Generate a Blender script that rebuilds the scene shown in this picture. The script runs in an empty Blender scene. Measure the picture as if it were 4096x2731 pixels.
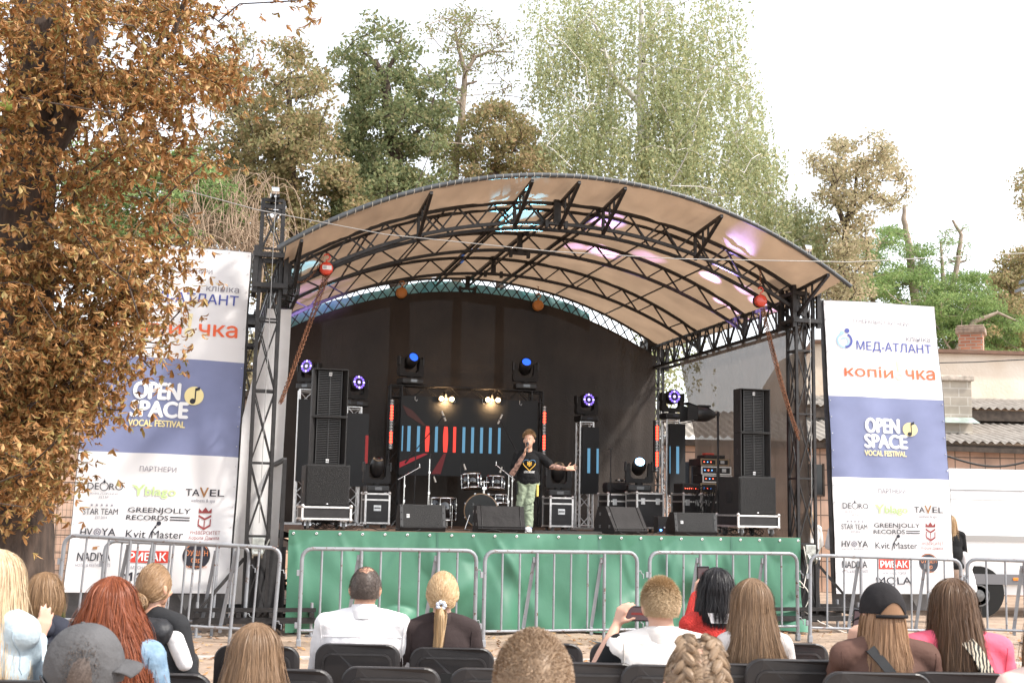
import bpy, bmesh, math, random
import numpy as np
from mathutils import Vector, Matrix, Quaternion
random.seed(7); RNG = np.random.default_rng(7)
R = math.radians
scene = bpy.context.scene
COL = scene.collection

# ---------------------------------------------------------------- camera
FPX, TH, RO = 4900.0, math.atan(675/4900.0), R(1.15)
CAM = Vector((0, 0, 1.62))
_f = Vector((0, math.cos(TH), math.sin(TH))); _r0 = Vector((1, 0, 0)); _u0 = _r0.cross(_f)
_r = _r0*math.cos(RO) + _u0*math.sin(RO); _u = _u0*math.cos(RO) - _r0*math.sin(RO)
cd = bpy.data.cameras.new('camera'); cam = bpy.data.objects.new('camera', cd); COL.objects.link(cam)
cd.sensor_fit = 'HORIZONTAL'; cd.sensor_width = 36.0; cd.lens = 36.0*FPX/4096.0
cd.clip_start = 0.05; cd.clip_end = 1500
m = Matrix.Identity(4)
for i in range(3):
    m[i][0] = _r[i]; m[i][1] = _u[i]; m[i][2] = -_f[i]; m[i][3] = CAM[i]
cam.matrix_world = m
scene.camera = cam
cd.dof.use_dof = True; cd.dof.focus_distance = 16.5; cd.dof.aperture_fstop = 8.0

# ---------------------------------------------------------------- sky, sun, exposure
SUN_EL, SUN_AZ = R(50), R(112)            # azimuth clockwise from +Y
w = bpy.data.worlds.new("World"); scene.world = w; w.use_nodes = True
nt = w.node_tree; nt.nodes.clear()
sky = nt.nodes.new('ShaderNodeTexSky'); sky.sky_type = 'NISHITA'; sky.sun_disc = False
sky.sun_elevation = SUN_EL; sky.sun_rotation = SUN_AZ; sky.air_density = 1.0; sky.dust_density = 1.0; sky.ozone_density = 1.0
hs = nt.nodes.new('ShaderNodeHueSaturation'); hs.inputs['Saturation'].default_value = 0.22
bg = nt.nodes.new('ShaderNodeBackground'); bg.inputs['Strength'].default_value = 0.15
wo = nt.nodes.new('ShaderNodeOutputWorld')
nt.links.new(sky.outputs[0], hs.inputs['Color']); nt.links.new(hs.outputs[0], bg.inputs[0]); nt.links.new(bg.outputs[0], wo.inputs[0])
sl = bpy.data.lights.new('sun', 'SUN'); sl.energy = 2.0; sl.angle = R(4); sl.color = (1.0, 0.94, 0.86)
so = bpy.data.objects.new('sun', sl); COL.objects.link(so)
sd = Vector((math.sin(SUN_AZ)*math.cos(SUN_EL), math.cos(SUN_AZ)*math.cos(SUN_EL), math.sin(SUN_EL)))
so.rotation_euler = sd.to_track_quat('Z', 'Y').to_euler()
scene.view_settings.view_transform = 'Standard'; scene.view_settings.look = 'None'
scene.view_settings.exposure = 1.48; scene.view_settings.gamma = 1.0
scene.render.engine = 'CYCLES'
scene.cycles.max_bounces = 7; scene.cycles.transparent_max_bounces = 12
scene.cycles.use_denoising = True

# ---------------------------------------------------------------- place helpers
def ray(px, py): return _f + _r*((px-2048)/FPX) - _u*((py-1365.5)/FPX)
def at(px, py, Y): d = ray(px, py); return CAM + d*(Y/d.y)
def gnd(px, py, z=0.0): d = ray(px, py); return CAM + d*((z-CAM.z)/d.z)
def ppm(Y): return FPX/Y
SA = R(14)
E1 = Vector((math.cos(SA), math.sin(SA), 0)); E2 = Vector((-math.sin(SA), math.cos(SA), 0)); SO = Vector((0, 16.7, 0))
def S(s, t, z=0.0): return SO + E1*s + E2*t + Vector((0, 0, z))
def st(px, py, t):
    d = ray(px, py); k = (t-(CAM-SO).dot(E2))/d.dot(E2); P = CAM+d*k
    return (P-SO).dot(E1), P.z
ZS = 1.32                                   # stage floor height
def flo(px, py, z=ZS):
    P = gnd(px, py, z); return (P-SO).dot(E1), (P-SO).dot(E2)

# ---------------------------------------------------------------- tagging
def tag(o, label=None, cat=None, group=None, kind=None):
    if label: o['label'] = label
    if cat: o['category'] = cat
    if group: o['group'] = group
    if kind: o['kind'] = kind
    return o
def thing(name, label, cat, loc=(0, 0, 0), rz=0.0, group=None):
    o = bpy.data.objects.new(name, None); COL.objects.link(o); o.location = loc; o.rotation_euler = (0, 0, rz)
    o.empty_display_size = 0.1
    return tag(o, label, cat, group)
def sthing(name, label, cat, s, t, z=ZS, rz=0.0, group=None):
    return thing(name, label, cat, S(s, t, z), SA+rz, group)
def kids(o): return [c for c in COL.objects if c.parent == o]
def copy_tree(o, parent=None, label=None, loc=None, rz=None, group=None):
    c = o.copy(); COL.objects.link(c)
    if parent: c.parent = parent
    if label: c['label'] = label
    if group: c['group'] = group
    if loc is not None: c.location = loc
    if rz is not None: c.rotation_euler = (0, 0, rz)
    for ch in list(o.children): copy_tree(ch, c)
    return c

# ---------------------------------------------------------------- mesh builder
def frame(d):
    d = Vector(d).normalized(); a = Vector((0, 0, 1)) if abs(d.z) < .95 else Vector((1, 0, 0))
    x = a.cross(d).normalized(); y = d.cross(x); return x, y, d
class MB:
    def __init__(s): s.v = []; s.f = []; s.mi = []; s.cur = 0; s.sm = []
    def add(s, vs, fs, smooth=False):
        n = len(s.v); s.v += [tuple(p) for p in vs]
        for q in fs: s.f.append(tuple(n+i for i in q)); s.mi.append(s.cur); s.sm.append(smooth)
        return s
    def box(s, c, d, rot=None):
        x, y, z = d[0]/2, d[1]/2, d[2]/2
        P = [Vector((a*x, b*y, e*z)) for e in (-1, 1) for b in (-1, 1) for a in (-1, 1)]
        if rot is not None: P = [rot @ p for p in P]
        c = Vector(c); return s.add([p+c for p in P], [(0, 2, 3, 1), (4, 5, 7, 6), (0, 1, 5, 4), (2, 6, 7, 3), (0, 4, 6, 2), (1, 3, 7, 5)])
    def bb(s, a, b): return s.box([(p+q)/2 for p, q in zip(a, b)], [abs(q-p) for p, q in zip(a, b)])
    def rbox(s, c, d, r=.01, rot=None):           # box with chamfered edges
        x, y, z = d[0]/2, d[1]/2, d[2]/2; r = min(r, x*.9, y*.9, z*.9); bm = bmesh.new()
        bmesh.ops.create_cube(bm, size=1)
        for v in bm.verts: v.co = Vector((v.co.x*2*x, v.co.y*2*y, v.co.z*2*z))
        bmesh.ops.bevel(bm, geom=bm.edges[:], offset=r, segments=2, affect='EDGES', profile=.6)
        c = Vector(c); vs = [(rot @ v.co if rot is not None else v.co)+c for v in bm.verts]
        s.add(vs, [[v.index for v in f.verts] for f in bm.faces]); bm.free(); return s
    def bar(s, p, q, w=.03, h=None):
        h = h or w; p, q = Vector(p), Vector(q); x, y, z = frame(q-p); vs = []
        for e in (p, q):
            for a, b in ((-1, -1), (1, -1), (1, 1), (-1, 1)): vs.append(e+x*(a*w/2)+y*(b*h/2))
        return s.add(vs, [(3, 2, 1, 0), (4, 5, 6, 7), (0, 1, 5, 4), (1, 2, 6, 5), (2, 3, 7, 6), (3, 0, 4, 7)])
    def tube(s, pts, r, n=8, cap=True, smooth=True):
        pts = [Vector(p) for p in pts]; rr = r if isinstance(r, (list, tuple)) else [r]*len(pts)
        if len(pts) < 2: return s
        vs = []; x, y, _ = frame(pts[1]-pts[0])
        for i, p in enumerate(pts):
            d = (pts[min(i+1, len(pts)-1)]-pts[max(i-1, 0)])
            if d.length < 1e-9: d = Vector((0, 0, 1))
            d.normalize(); x = x-d*x.dot(d)
            if x.length < 1e-6: x = frame(d)[0]
            x.normalize(); y = d.cross(x)
            for k in range(n): a = 2*math.pi*k/n; vs.append(p+(x*math.cos(a)+y*math.sin(a))*rr[i])
        fs = [(i*n+k, i*n+(k+1) % n, (i+1)*n+(k+1) % n, (i+1)*n+k) for i in range(len(pts)-1) for k in range(n)]
        s.add(vs, fs, smooth)
        if cap: s.add([vs[k] for k in range(n)], [tuple(reversed(range(n)))]); s.add(vs[-n:], [tuple(range(n))])
        return s
    def cyl(s, p, q, r1, r2=None, n=16, cap=True): return s.tube([p, q], [r1, r1 if r2 is None else r2], n, cap, True)
    def lathe(s, prof, o=(0, 0, 0), d=(0, 0, 1), n=24):     # profile of (radius, along)
        x, y, z = frame(d); o = Vector(o); vs = []
        for r, h in prof:
            for k in range(n): a = 2*math.pi*k/n; vs.append(o+z*h+(x*math.cos(a)+y*math.sin(a))*max(r, 1e-4))
        return s.add(vs, [(i*n+k, i*n+(k+1) % n, (i+1)*n+(k+1) % n, (i+1)*n+k) for i in range(len(prof)-1) for k in range(n)], True)
    def ball(s, c, r, n=12, sc=(1, 1, 1), rot=None):
        vs = []; c = Vector(c)
        for i in range(n//2+1):
            a = math.pi*i/(n//2)
            for k in range(n):
                b = 2*math.pi*k/n; p = Vector((r*sc[0]*math.sin(a)*math.cos(b), r*sc[1]*math.sin(a)*math.sin(b), r*sc[2]*math.cos(a)))
                vs.append((rot @ p if rot is not None else p)+c)
        return s.add(vs, [(i*n+k, (i+1)*n+k, (i+1)*n+(k+1) % n, i*n+(k+1) % n) for i in range(n//2) for k in range(n)], True)
    def grid(s, fn, nu, nv, smooth=True):
        vs = [fn(i/nu, j/nv) for j in range(nv+1) for i in range(nu+1)]
        return s.add(vs, [(j*(nu+1)+i, j*(nu+1)+i+1, (j+1)*(nu+1)+i+1, (j+1)*(nu+1)+i) for j in range(nv) for i in range(nu)], smooth)
    def slab(s, fn, nu, nv, th):                     # grid given thickness
        n0 = len(s.v); s.grid(fn, nu, nv); 
        return s
    def prism(s, poly, a, b, axis='y'):               # extrude a 2-d polygon
        def P(p, k): return {'y': (p[0], k, p[1]), 'x': (k, p[0], p[1]), 'z': (p[0], p[1], k)}[axis]
        n = len(poly); vs = [P(p, a) for p in poly]+[P(p, b) for p in poly]
        fs = [tuple(range(n)), tuple(reversed(range(n, 2*n)))]+[(i, i+n, (i+1) % n+n, (i+1) % n) for i in range(n)]
        return s.add(vs, fs)
    def build(s, name, mat=None, parent=None, loc=None):
        me = bpy.data.meshes.new(name); me.from_pydata(s.v, [], s.f)
        for mm in (mat if isinstance(mat, (list, tuple)) else [mat]):
            if mm: me.materials.append(mm)
        me.polygons.foreach_set('material_index', s.mi); me.polygons.foreach_set('use_smooth', s.sm); me.update()
        o = bpy.data.objects.new(name, me); COL.objects.link(o)
        if parent: o.parent = parent
        if loc is not None: o.location = loc
        return o
def npmesh(name, V, Fq, mat, parent=None, smooth=False):     # V (n,3), Fq (m,k) numpy
    me = bpy.data.meshes.new(name); V = np.asarray(V, dtype=np.float32); Fq = np.asarray(Fq, dtype=np.int32); k = Fq.shape[1]
    me.vertices.add(len(V)); me.vertices.foreach_set('co', V.ravel())
    me.loops.add(Fq.size); me.loops.foreach_set('vertex_index', Fq.ravel())
    me.polygons.add(len(Fq)); me.polygons.foreach_set('loop_start', np.arange(0, Fq.size, k, dtype=np.int32))
    me.polygons.foreach_set('loop_total', np.full(len(Fq), k, dtype=np.int32))
    me.polygons.foreach_set('use_smooth', np.full(len(Fq), smooth)); me.update(calc_edges=True)
    me.materials.append(mat); o = bpy.data.objects.new(name, me); COL.objects.link(o)
    if parent: o.parent = parent
    return o
def bake(o):                                                    # apply modifiers without operators
    dg = bpy.context.evaluated_depsgraph_get(); me = bpy.data.meshes.new_from_object(o.evaluated_get(dg), depsgraph=dg)
    o.modifiers.clear(); o.data = me; return o
def text(body, size, mat, parent=None, M=None, bold=0.0, name='lettering', align='CENTER', width=None, spacing=1.0, shear=0.0, th=.0015, hgt=None):
    cu = bpy.data.curves.new(name, 'FONT'); cu.body = body; cu.size = 1.0; cu.align_x = align; cu.align_y = 'BOTTOM_BASELINE'
    cu.space_character = spacing; cu.shear = shear; cu.resolution_u = 3; cu.extrude = 0.0
    to = bpy.data.objects.new(name, cu); COL.objects.link(to); bpy.context.view_layer.update()
    dg = bpy.context.evaluated_depsgraph_get(); me = bpy.data.meshes.new_from_object(to.evaluated_get(dg), depsgraph=dg)
    bpy.data.objects.remove(to); me.materials.clear(); me.materials.append(mat)
    xs = [v.co.x for v in me.vertices] or [0, 1]; ys = [v.co.y for v in me.vertices] or [0, 1]
    sx = sy = size
    if width: sx = width/max(1e-6, max(xs)-min(xs)); sy = sx
    if hgt: sy = hgt/max(1e-6, max(ys))
    for v in me.vertices: v.co.x *= sx; v.co.y *= sy
    if bold:                                     # heavier strokes: shifted copies a hair above each other
        bmx = bmesh.new(); w_ = bold*sy*.75
        for k, (ax, ay) in enumerate(((0, 0), (1, 0), (-1, 0), (0, .7), (0, -.7))):
            n0 = len(bmx.verts); bmx.from_mesh(me); bmx.verts.ensure_lookup_table()
            for v in bmx.verts[n0:]: v.co += Vector((ax*w_, ay*w_, k*.0004))
        bmx.to_mesh(me); bmx.free()
    o = bpy.data.objects.new(name, me); COL.objects.link(o)
    if M is not None: me.transform(M)
    if parent: o.parent = parent
    return o

# ---------------------------------------------------------------- materials
MATS = {}
def mat(name, c, rough=.6, metal=0.0, var=0.0, vs=8.0, bump=0.0, bs=40.0, c2=None, spec=.5, trans=0.0, alpha=1.0, emit=None, es=0.0, island=None, stretch=None, coat=0.0, sheen=0.0, wear=None):
    if name in MATS: return MATS[name]
    mt = bpy.data.materials.new(name); mt.use_nodes = True; N = mt.node_tree.nodes; L = mt.node_tree.links
    b = N['Principled BSDF']; out = N['Material Output']
    def C(x): return (x[0], x[1], x[2], 1)
    b.inputs['Base Color'].default_value = C(c); b.inputs['Roughness'].default_value = rough; b.inputs['Metallic'].default_value = metal
    b.inputs['Specular IOR Level'].default_value = spec; b.inputs['Alpha'].default_value = alpha; b.inputs['Coat Weight'].default_value = coat
    b.inputs['Sheen Weight'].default_value = sheen
    tc = N.new('ShaderNodeTexCoord'); co = tc.outputs['Object']
    if stretch:
        mp = N.new('ShaderNodeMapping'); mp.inputs['Scale'].default_value = stretch; L.new(co, mp.inputs[0]); co = mp.outputs[0]
    col = None
    if var > 0 or c2:
        nz = N.new('ShaderNodeTexNoise'); nz.inputs['Scale'].default_value = vs; nz.inputs['Detail'].default_value = 5; L.new(co, nz.inputs['Vector'])
        rp = N.new('ShaderNodeValToRGB'); rp.color_ramp.elements[0].position = .3; rp.color_ramp.elements[1].position = .7
        lo = c2 if c2 else [x*(1-var) for x in c]; hi = c if c2 else [min(1, x*(1+var)) for x in c]
        rp.color_ramp.elements[0].color = C(lo); rp.color_ramp.elements[1].color = C(hi); L.new(nz.outputs['Fac'], rp.inputs[0]); col = rp.outputs[0]
    if island:                                   # colours per leaf / strand
        ge = N.new('ShaderNodeNewGeometry'); rp = N.new('ShaderNodeValToRGB'); el = rp.color_ramp.elements
        while len(el) < len(island): el.new(.5)
        for i, cc in enumerate(island): el[i].position = i/(len(island)-1); el[i].color = C(cc)
        L.new(ge.outputs['Random Per Island'], rp.inputs[0]); col = rp.outputs[0]
    if wear:                                     # (colour, scale, threshold)
        nz = N.new('ShaderNodeTexNoise'); nz.inputs['Scale'].default_value = wear[1]; nz.inputs['Detail'].default_value = 6; nz.inputs['Roughness'].default_value = .7; L.new(co, nz.inputs['Vector'])
        mr = N.new('ShaderNodeMapRange'); mr.inputs[1].default_value = wear[2]; mr.inputs[2].default_value = wear[2]+.04; L.new(nz.outputs['Fac'], mr.inputs[0])
        mx = N.new('ShaderNodeMix'); mx.data_type = 'RGBA'; L.new(mr.outputs[0], mx.inputs[0])
        if col: L.new(col, mx.inputs[6])
        else: mx.inputs[6].default_value = C(c)
        mx.inputs[7].default_value = C(wear[0]); col = mx.outputs[2]
    if col: L.new(col, b.inputs['Base Color'])
    if bump:
        nz = N.new('ShaderNodeTexNoise'); nz.inputs['Scale'].default_value = bs; nz.inputs['Detail'].default_value = 4; L.new(co, nz.inputs['Vector'])
        bn = N.new('ShaderNodeBump'); bn.inputs['Strength'].default_value = bump; bn.inputs['Distance'].default_value = .02; L.new(nz.outputs['Fac'], bn.inputs['Height']); L.new(bn.outputs[0], b.inputs['Normal'])
    if emit: b.inputs['Emission Color'].default_value = C(emit); b.inputs['Emission Strength'].default_value = es
    if trans:
        tr = N.new('ShaderNodeBsdfTranslucent'); mx = N.new('ShaderNodeMixShader'); mx.inputs[0].default_value = trans
        if col: L.new(col, tr.inputs[0])
        else: tr.inputs[0].default_value = C(c)
        L.new(b.outputs[0], mx.inputs[1]); L.new(tr.outputs[0], mx.inputs[2]); L.new(mx.outputs[0], out.inputs[0])
    MATS[name] = mt; return mt
def glow(name, c, es): return mat(name, (0, 0, 0), emit=c, es=es)
blk_steel = mat('black_steel', (.022, .02, .02), .45, .3, var=.4, vs=12, bump=.1, wear=((.10, .06, .04), 30, .66))
alu = mat('aluminium', (.62, .62, .62), .35, .9, var=.15, vs=20)
galv = mat('galvanised_tube', (.27, .28, .30), .5, .25, var=.12, vs=6, wear=((.13, .065, .04), 14, .595))
chrome = mat('chrome', (.8, .8, .8), .12, 1.0)
blk_plastic = mat('black_plastic', (.016, .015, .015), .45, var=.2, bump=.05, bs=200)
blk_matte = mat('black_matte_paint', (.013, .012, .012), .7, var=.25, vs=10, bump=.15, bs=300)
rubber = mat('grey_rubber', (.12, .12, .115), .8)
wire_m = mat('cable_rubber', (.012, .012, .012), .6)
rusty = mat('rusty_chain', (.22, .10, .055), .7, .4, var=.5, vs=30)
# ================================================================ GROUND
gm = mat('gravel_earth', (.47, .35, .26), .95, c2=(.29, .21, .155), vs=2.2, bump=.8, bs=55, wear=((.14, .08, .05), 9, .62))
gb = MB(); gb.box((0, 60, -.25), (260, 200, .5)); g = gb.build('ground', gm); tag(g, kind='structure')
def tilt_z(x, y): return 0.0
# scattered gravel and fallen leaves
def scatter(name, n, xr, yr, size, mt, zoff, kind='stuff', curl=.3):
    c = np.stack([RNG.uniform(*xr, n), RNG.uniform(*yr, n), np.full(n, zoff)], 1)
    a = RNG.uniform(0, 2*np.pi, n); s = RNG.uniform(.5, 1.2, n)*size
    u = np.stack([np.cos(a), np.sin(a), RNG.uniform(-curl, curl, n)], 1)*s[:, None]; v = np.stack([-np.sin(a), np.cos(a), RNG.uniform(-curl, curl, n)], 1)*s[:, None]*.6
    P = np.stack([c-u, c-v, c+u+np.array([0, 0, 1])*s[:, None]*.4, c+v], 1).reshape(-1, 3); P[:, 2] = np.maximum(P[:, 2], .004)
    return tag(npmesh(name, P, np.arange(4*n).reshape(n, 4), mt), kind=kind)
leafbrown = mat('fallen_leaf', (.3, .15, .06), .8, island=[(.28, .12, .05), (.42, .22, .09), (.18, .09, .04), (.5, .3, .14), (.33, .2, .08)])
scatter('fallen_leaves', 2600, (-8, 9), (9, 19), .045, leafbrown, .012)
peb = mat('pebble', (.5, .4, .33), .9, island=[(.45, .33, .26), (.6, .47, .38), (.3, .22, .17), (.66, .56, .48)])
scatter('gravel', 14000, (-7, 9), (7, 18), .014, peb, .006)
grassm = mat('grass_blade', (.1, .2, .04), .7, trans=.3, island=[(.08, .15, .03), (.16, .26, .06), (.2, .22, .07)])
def grass(name, n, xr, yr, h):
    x = RNG.uniform(*xr, n); y = RNG.uniform(*yr, n); a = RNG.uniform(0, 2*np.pi, n); hh = RNG.uniform(.4, 1.1, n)*h; wd = .006
    dx, dy = np.cos(a)*wd, np.sin(a)*wd; z0 = np.zeros(n); lx, ly = RNG.normal(0, .3, n)*hh, RNG.normal(0, .3, n)*hh
    P = np.stack([np.stack([x-dx, y-dy, z0], 1), np.stack([x+dx, y+dy, z0], 1), np.stack([x+lx, y+ly, hh], 1)], 1).reshape(-1, 3)
    return tag(npmesh(name, P, np.arange(3*n).reshape(n, 3), grassm), kind='stuff')
grass('grass', 9000, (-9.5, -5.2), (16.5, 23), .16)
# thin stone kerb line across the gravel just before the barriers
kb = MB(); kb.bar((-7, 13.0, .0), (9, 14.6, .0), .09, .05)
tag(kb.build('kerb', mat('pale_concrete', (.5, .47, .43), .9, var=.2, bump=.3)), kind='structure')

# ================================================================ STAGE PLATFORM
wood = mat('stage_boards', (.22, .13, .085), .65, c2=(.13, .08, .055), vs=5, stretch=(.6, 8, 1), bump=.2)
L0, L1, DEP = -2.92, 4.28, 6.1
plat = sthing('stage_platform', 'brown plank stage floor raised above head height of the seats on black steel legs', 'stage', 0, 0, 0)
b = MB()
for k in range(31):
    y0 = .02+k*(DEP/31); b.bb((L0, y0, ZS-.04), (L1, y0+DEP/31-.006, ZS-(.0015 if k % 2 else 0)))
b.build('deck', wood, plat)
b = MB(); 
for y in (.1, 3, 5.9): b.bb((L0+.03, y-.04, ZS-.18), (L1-.03, y+.04, ZS-.042))
for s in (L0+.1, -.6, 1.8, L1-.1): b.bb((s-.04, .05, ZS-.3), (s+.04, 5.95, ZS-.182))
b.build('frame', blk_steel, plat)
for s in (L0+.1, -.6, 1.8, L1-.1):
    for y in (.1, 3, 5.9): b = MB(); b.bb((s-.035, y-.035, 0), (s+.035, y+.035, ZS-.302)); b.build('leg', blk_steel, plat)
# green skirt
def fold(x, z):
    k = (ZS-z)/ZS
    return .018*math.sin(x*5.1+2.2*k)+.06*k*math.sin(x*2.6+1.3+1.7*k)+.035*k*k*math.sin(x*8.7+3*k)+.035*math.sin(x*3.3-5*k)*k+.06*k*max(0, math.sin(x*2.1+4.6*k+.6))**4+.05*k*max(0, math.sin(x*2.7-4.0*k+2.6))**4
green = mat('green_pvc_tarpaulin', (.055, .175, .11), .52, var=.10, vs=2, bump=.22, bs=5, spec=.5)
green2 = mat('green_hem', (.045, .14, .095), .4, var=.08, vs=3)
sk = sthing('stage_skirt', 'green pvc tarpaulin skirt hanging along the front edge of the stage', 'stage skirt', 0, 0, 0)
b = MB(); 
_rc = random.Random(12); CREASE = [(L0+.06+i*(L1-L0-.1)/24+_rc.uniform(-.03, .03), _rc.uniform(-.75, .75), _rc.uniform(.008, .027)) for i in range(25)]
def skf(u, v):
    x = L0+(L1-L0)*u; z = ZS-.003-(ZS-.05+.02*math.sin(x*1.7))*v
    k = (ZS-z)/ZS; c = 0.0
    for e, (xe, sl_, am) in enumerate(CREASE): q = x-xe-sl_*k; c += am*math.exp(-(q/(.035+.10*k))**2)*min(1, k*5)*(1-.35*k)
    return (x, -.05-abs(fold(x, z))*1.5-fold(x, z)*.8-c, z)
b.grid(skf, 260, 60); b.build('sheet', green, sk)
for s in (-1.0, 1.25, 3.2):
    b = MB(); b.grid(lambda u, v: (s+.006*math.sin(9*v)+.03*u, skf((s-L0)/(L1-L0), v)[1]-.004, skf((s-L0)/(L1-L0), v)[2]), 1, 40); b.build('seam', green2, sk)
el = MB(); el.lathe([(.008, 0), (.017, -.002), (.02, 0.002), (.017, .004), (.008, .003)], (0, 0, 0), (0, 1, 0), 12); el.cur = 1; el.cyl((0, .002, 0), (0, 0.0005, 0), .0085, n=10)
e0 = None
hole = mat('dark_hole', (.01, .01, .01), .9)
for k in range(25):
    s = L0+.06+k*(L1-L0-.1)/24; y = skf((s-L0)/(L1-L0), .03)[1]-.006
    if e0 is None: e0 = el.build('eyelet', [chrome, hole], sk); e = e0
    else: e = e0.copy(); COL.objects.link(e); e.parent = sk
    e.location = (s, y, ZS-.045)
# black fabric closing the side of the stage
def drape(name, label, cat, p0, p1, z0, z1, mt, amp=.04, fr=14, parent=None, nu=60, nv=30, seed=0, z1b=None):
    r = random.Random(seed); ph = [r.uniform(0, 6) for _ in range(4)]
    p0, p1 = Vector(p0), Vector(p1); d = (p1-p0); nrm = Vector((-d.y, d.x, 0)).normalized(); Ln = d.length
    def fn(u, v):
        za = z0+(z1-z0)*v
        o = amp*(.5+.7*v)*(math.sin(fr*u*Ln+ph[0])+.5*math.sin(fr*2.3*u*Ln+ph[1]+2*v)+.6*math.sin(fr*.4*u*Ln+ph[2]+3*v))
        P = p0+d*u+nrm*o; return (P.x, P.y, za)
    b = MB(); b.grid(fn, nu, nv); o = b.build(name, mt, parent)
    if label: tag(o, label, cat)
    return o
black_cloth = mat('black_cloth', (.015, .014, .015), .6, var=.3, vs=5, bump=.3, bs=20)
drape('side_skirt', 'black crumpled cloth hanging beside the left end of the green skirt', 'cloth', S(-3.42, .05), S(L0-.02, -.02), 1.1, .05, black_cloth, .03, 18, seed=3)
drape('side_skirt', 'black bin-bag like cloth bunched beside the right end of the green skirt', 'cloth', S(L1+.03, .1), S(L1+.5, .4), 1.15, .1, black_cloth, .045, 17, seed=4)

# ================================================================ ROOF
RA, SC, ZA = 6.9, .7, 5.91
def za(s): return ZA-RA+math.sqrt(RA*RA-(s-SC)**2)
SL, SR = -3.05, 4.42
roof = sthing('stage_roof', 'arched stage roof of black steel lattice trusses under a beige tarpaulin canopy', 'stage roof', 0, 0, 0)
def arch_truss(name, t, dep=.24, bays=22, xx=False, w=.045, off=0.0, ph=0.0):
    b = MB(); N = 44; 
    top = [(SL+(SR-SL)*i/N, t, za(SL+(SR-SL)*i/N)+off) for i in range(N+1)]
    bot = [(p[0], t, p[2]-dep) for p in top]
    for A in (top, bot):
        for p, q in zip(A[:-1], A[1:]): b.bar(p, (q[0]+(q[0]-p[0])*.02, q[1], q[2]+(q[2]-p[2])*.02), w)
    def P(f, up): s = SL+(SR-SL)*f; z = za(s)+off; return (s, t+.001, z if up else z-dep)
    for i in range(bays):
        a, c, e = min(1, (i+ph)/bays), min(1, (i+.5+ph)/bays), min(1, (i+1+ph)/bays)
        if e-a < .02: continue
        b.bar(P(a, False), P(c, True), w*.5); b.bar(P(c, True), P(e, False), w*.5)
        if xx: b.bar(P(a, True), P(c, False), w*.5); b.bar(P(c, False), P(e, True), w*.5)
    for f in (0, 1): b.bar(P(f, False), P(f, True), w)
    return b.build(name, blk_steel, roof)
arch_truss('front_arch_truss', 0, .29, 15, False); arch_truss('front_arch_truss', .38, .29, 15, False, ph=.45)
arch_truss('arch_truss', 2.0, .27, 13); arch_truss('arch_truss', 4.0, .27, 13); arch_truss('back_arch_truss', 6.0, .27, 19, True, .038)
b = MB()
for s in (0.0, .62, 1.25):
    b.bar((s, -.1, za(s)-.03), (s, 6.0, za(s)-.03), .045); b.bar((s, .0, za(s)-.14), (s, 6.0, za(s)-.14), .03)
for s in (-2.0, -1.0, 2.3, 3.3): b.bar((s, 0, za(s)-.02), (s, 6.0, za(s)-.02), .02)
b.build('purlins', blk_steel, roof)
TV, ZV = -.95, .10
BR = [-2.98, -1.35, 0.0, .65, 1.3, 2.7, 4.3]
for s in BR:
    b = MB(); z = za(s); tip = (s, TV, z+ZV-.03)
    b.bar((s, 0, z), tip, .04); b.bar((s, 0, z-.36), tip, .04); b.bar((s, 0, z), (s, 0, z-.36), .04)
    for f in (.3, .5): b.bar((s, TV*f, z+ZV*f-.02), (s, TV*f, z-.36+(ZV+.33)*f), .025)
    b.build('visor_bracket', blk_steel, roof)
def visor_off(s, t):
    if t >= 0: return 0.0
    i = max(k for k in range(len(BR)) if BR[k] <= s+1e-6) if s > BR[0] else 0; j = min(i+1, len(BR)-1)
    fr = 0 if j == i else min(1, max(0, (s-BR[i])/(BR[j]-BR[i])))
    k = -t/(-TV)
    return ZV*k-.13*math.sin(math.pi*fr)*min(1, (BR[j]-BR[i])/1.2)*math.sin(math.pi*min(1, k))**1.0-.01*math.sin(31*s+7*t)*math.sin(math.pi*k)
# canopy cloth
cm = mat('beige_canopy_pvc', (.315, .218, .145), .6, var=.16, vs=1.4, trans=.42, bump=.12, bs=14, wear=((.33, .23, .16), 3.0, .62))
b = MB(); NT = 56
def cnp(u, v):
    s = SL-.1+(SR-SL+.2)*u; t = TV+(6.1-TV)*v; z = za(min(max(s, SL-.3), SR+.3))+.035+visor_off(s, t)
    sag = .035*math.sin(math.pi*((t % 2.0)/2.0))*(t > 0)
    z += -sag+.012*math.sin(5*s+2.3*t)+.006*math.sin(17*s-6*t)
    return (s, t, z)
b.grid(cnp, 150, NT); b.build('canopy_sheet', cm, roof)
b = MB(); b.tube([(SL-.22+(SR-SL+.44)*i/50, TV-.01, za(SL-.22+(SR-SL+.44)*i/50)+ZV+.045) for i in range(51)], .032, 8); b.build('edge_pipe', mat('grey_black_pipe', (.05, .055, .06), .45, var=.3), roof)
b = MB(); r = random.Random(2)
for i in range(70):
    s = SL+(SR-SL)*(i+.5)/70; z = za(s)+ZV+.045; rr = .038; a0 = r.uniform(-.02, .02)
    b.tube([(s+a0*.5+.03*math.sin(q), TV-.01+rr*math.cos(q*2), z+rr*math.sin(q*2)) for q in (0, .6, 1.2, 1.8, 2.4)], .003, 4)
b.build('lacing', mat('pale_rope', (.55, .5, .42), .8), roof)
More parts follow.
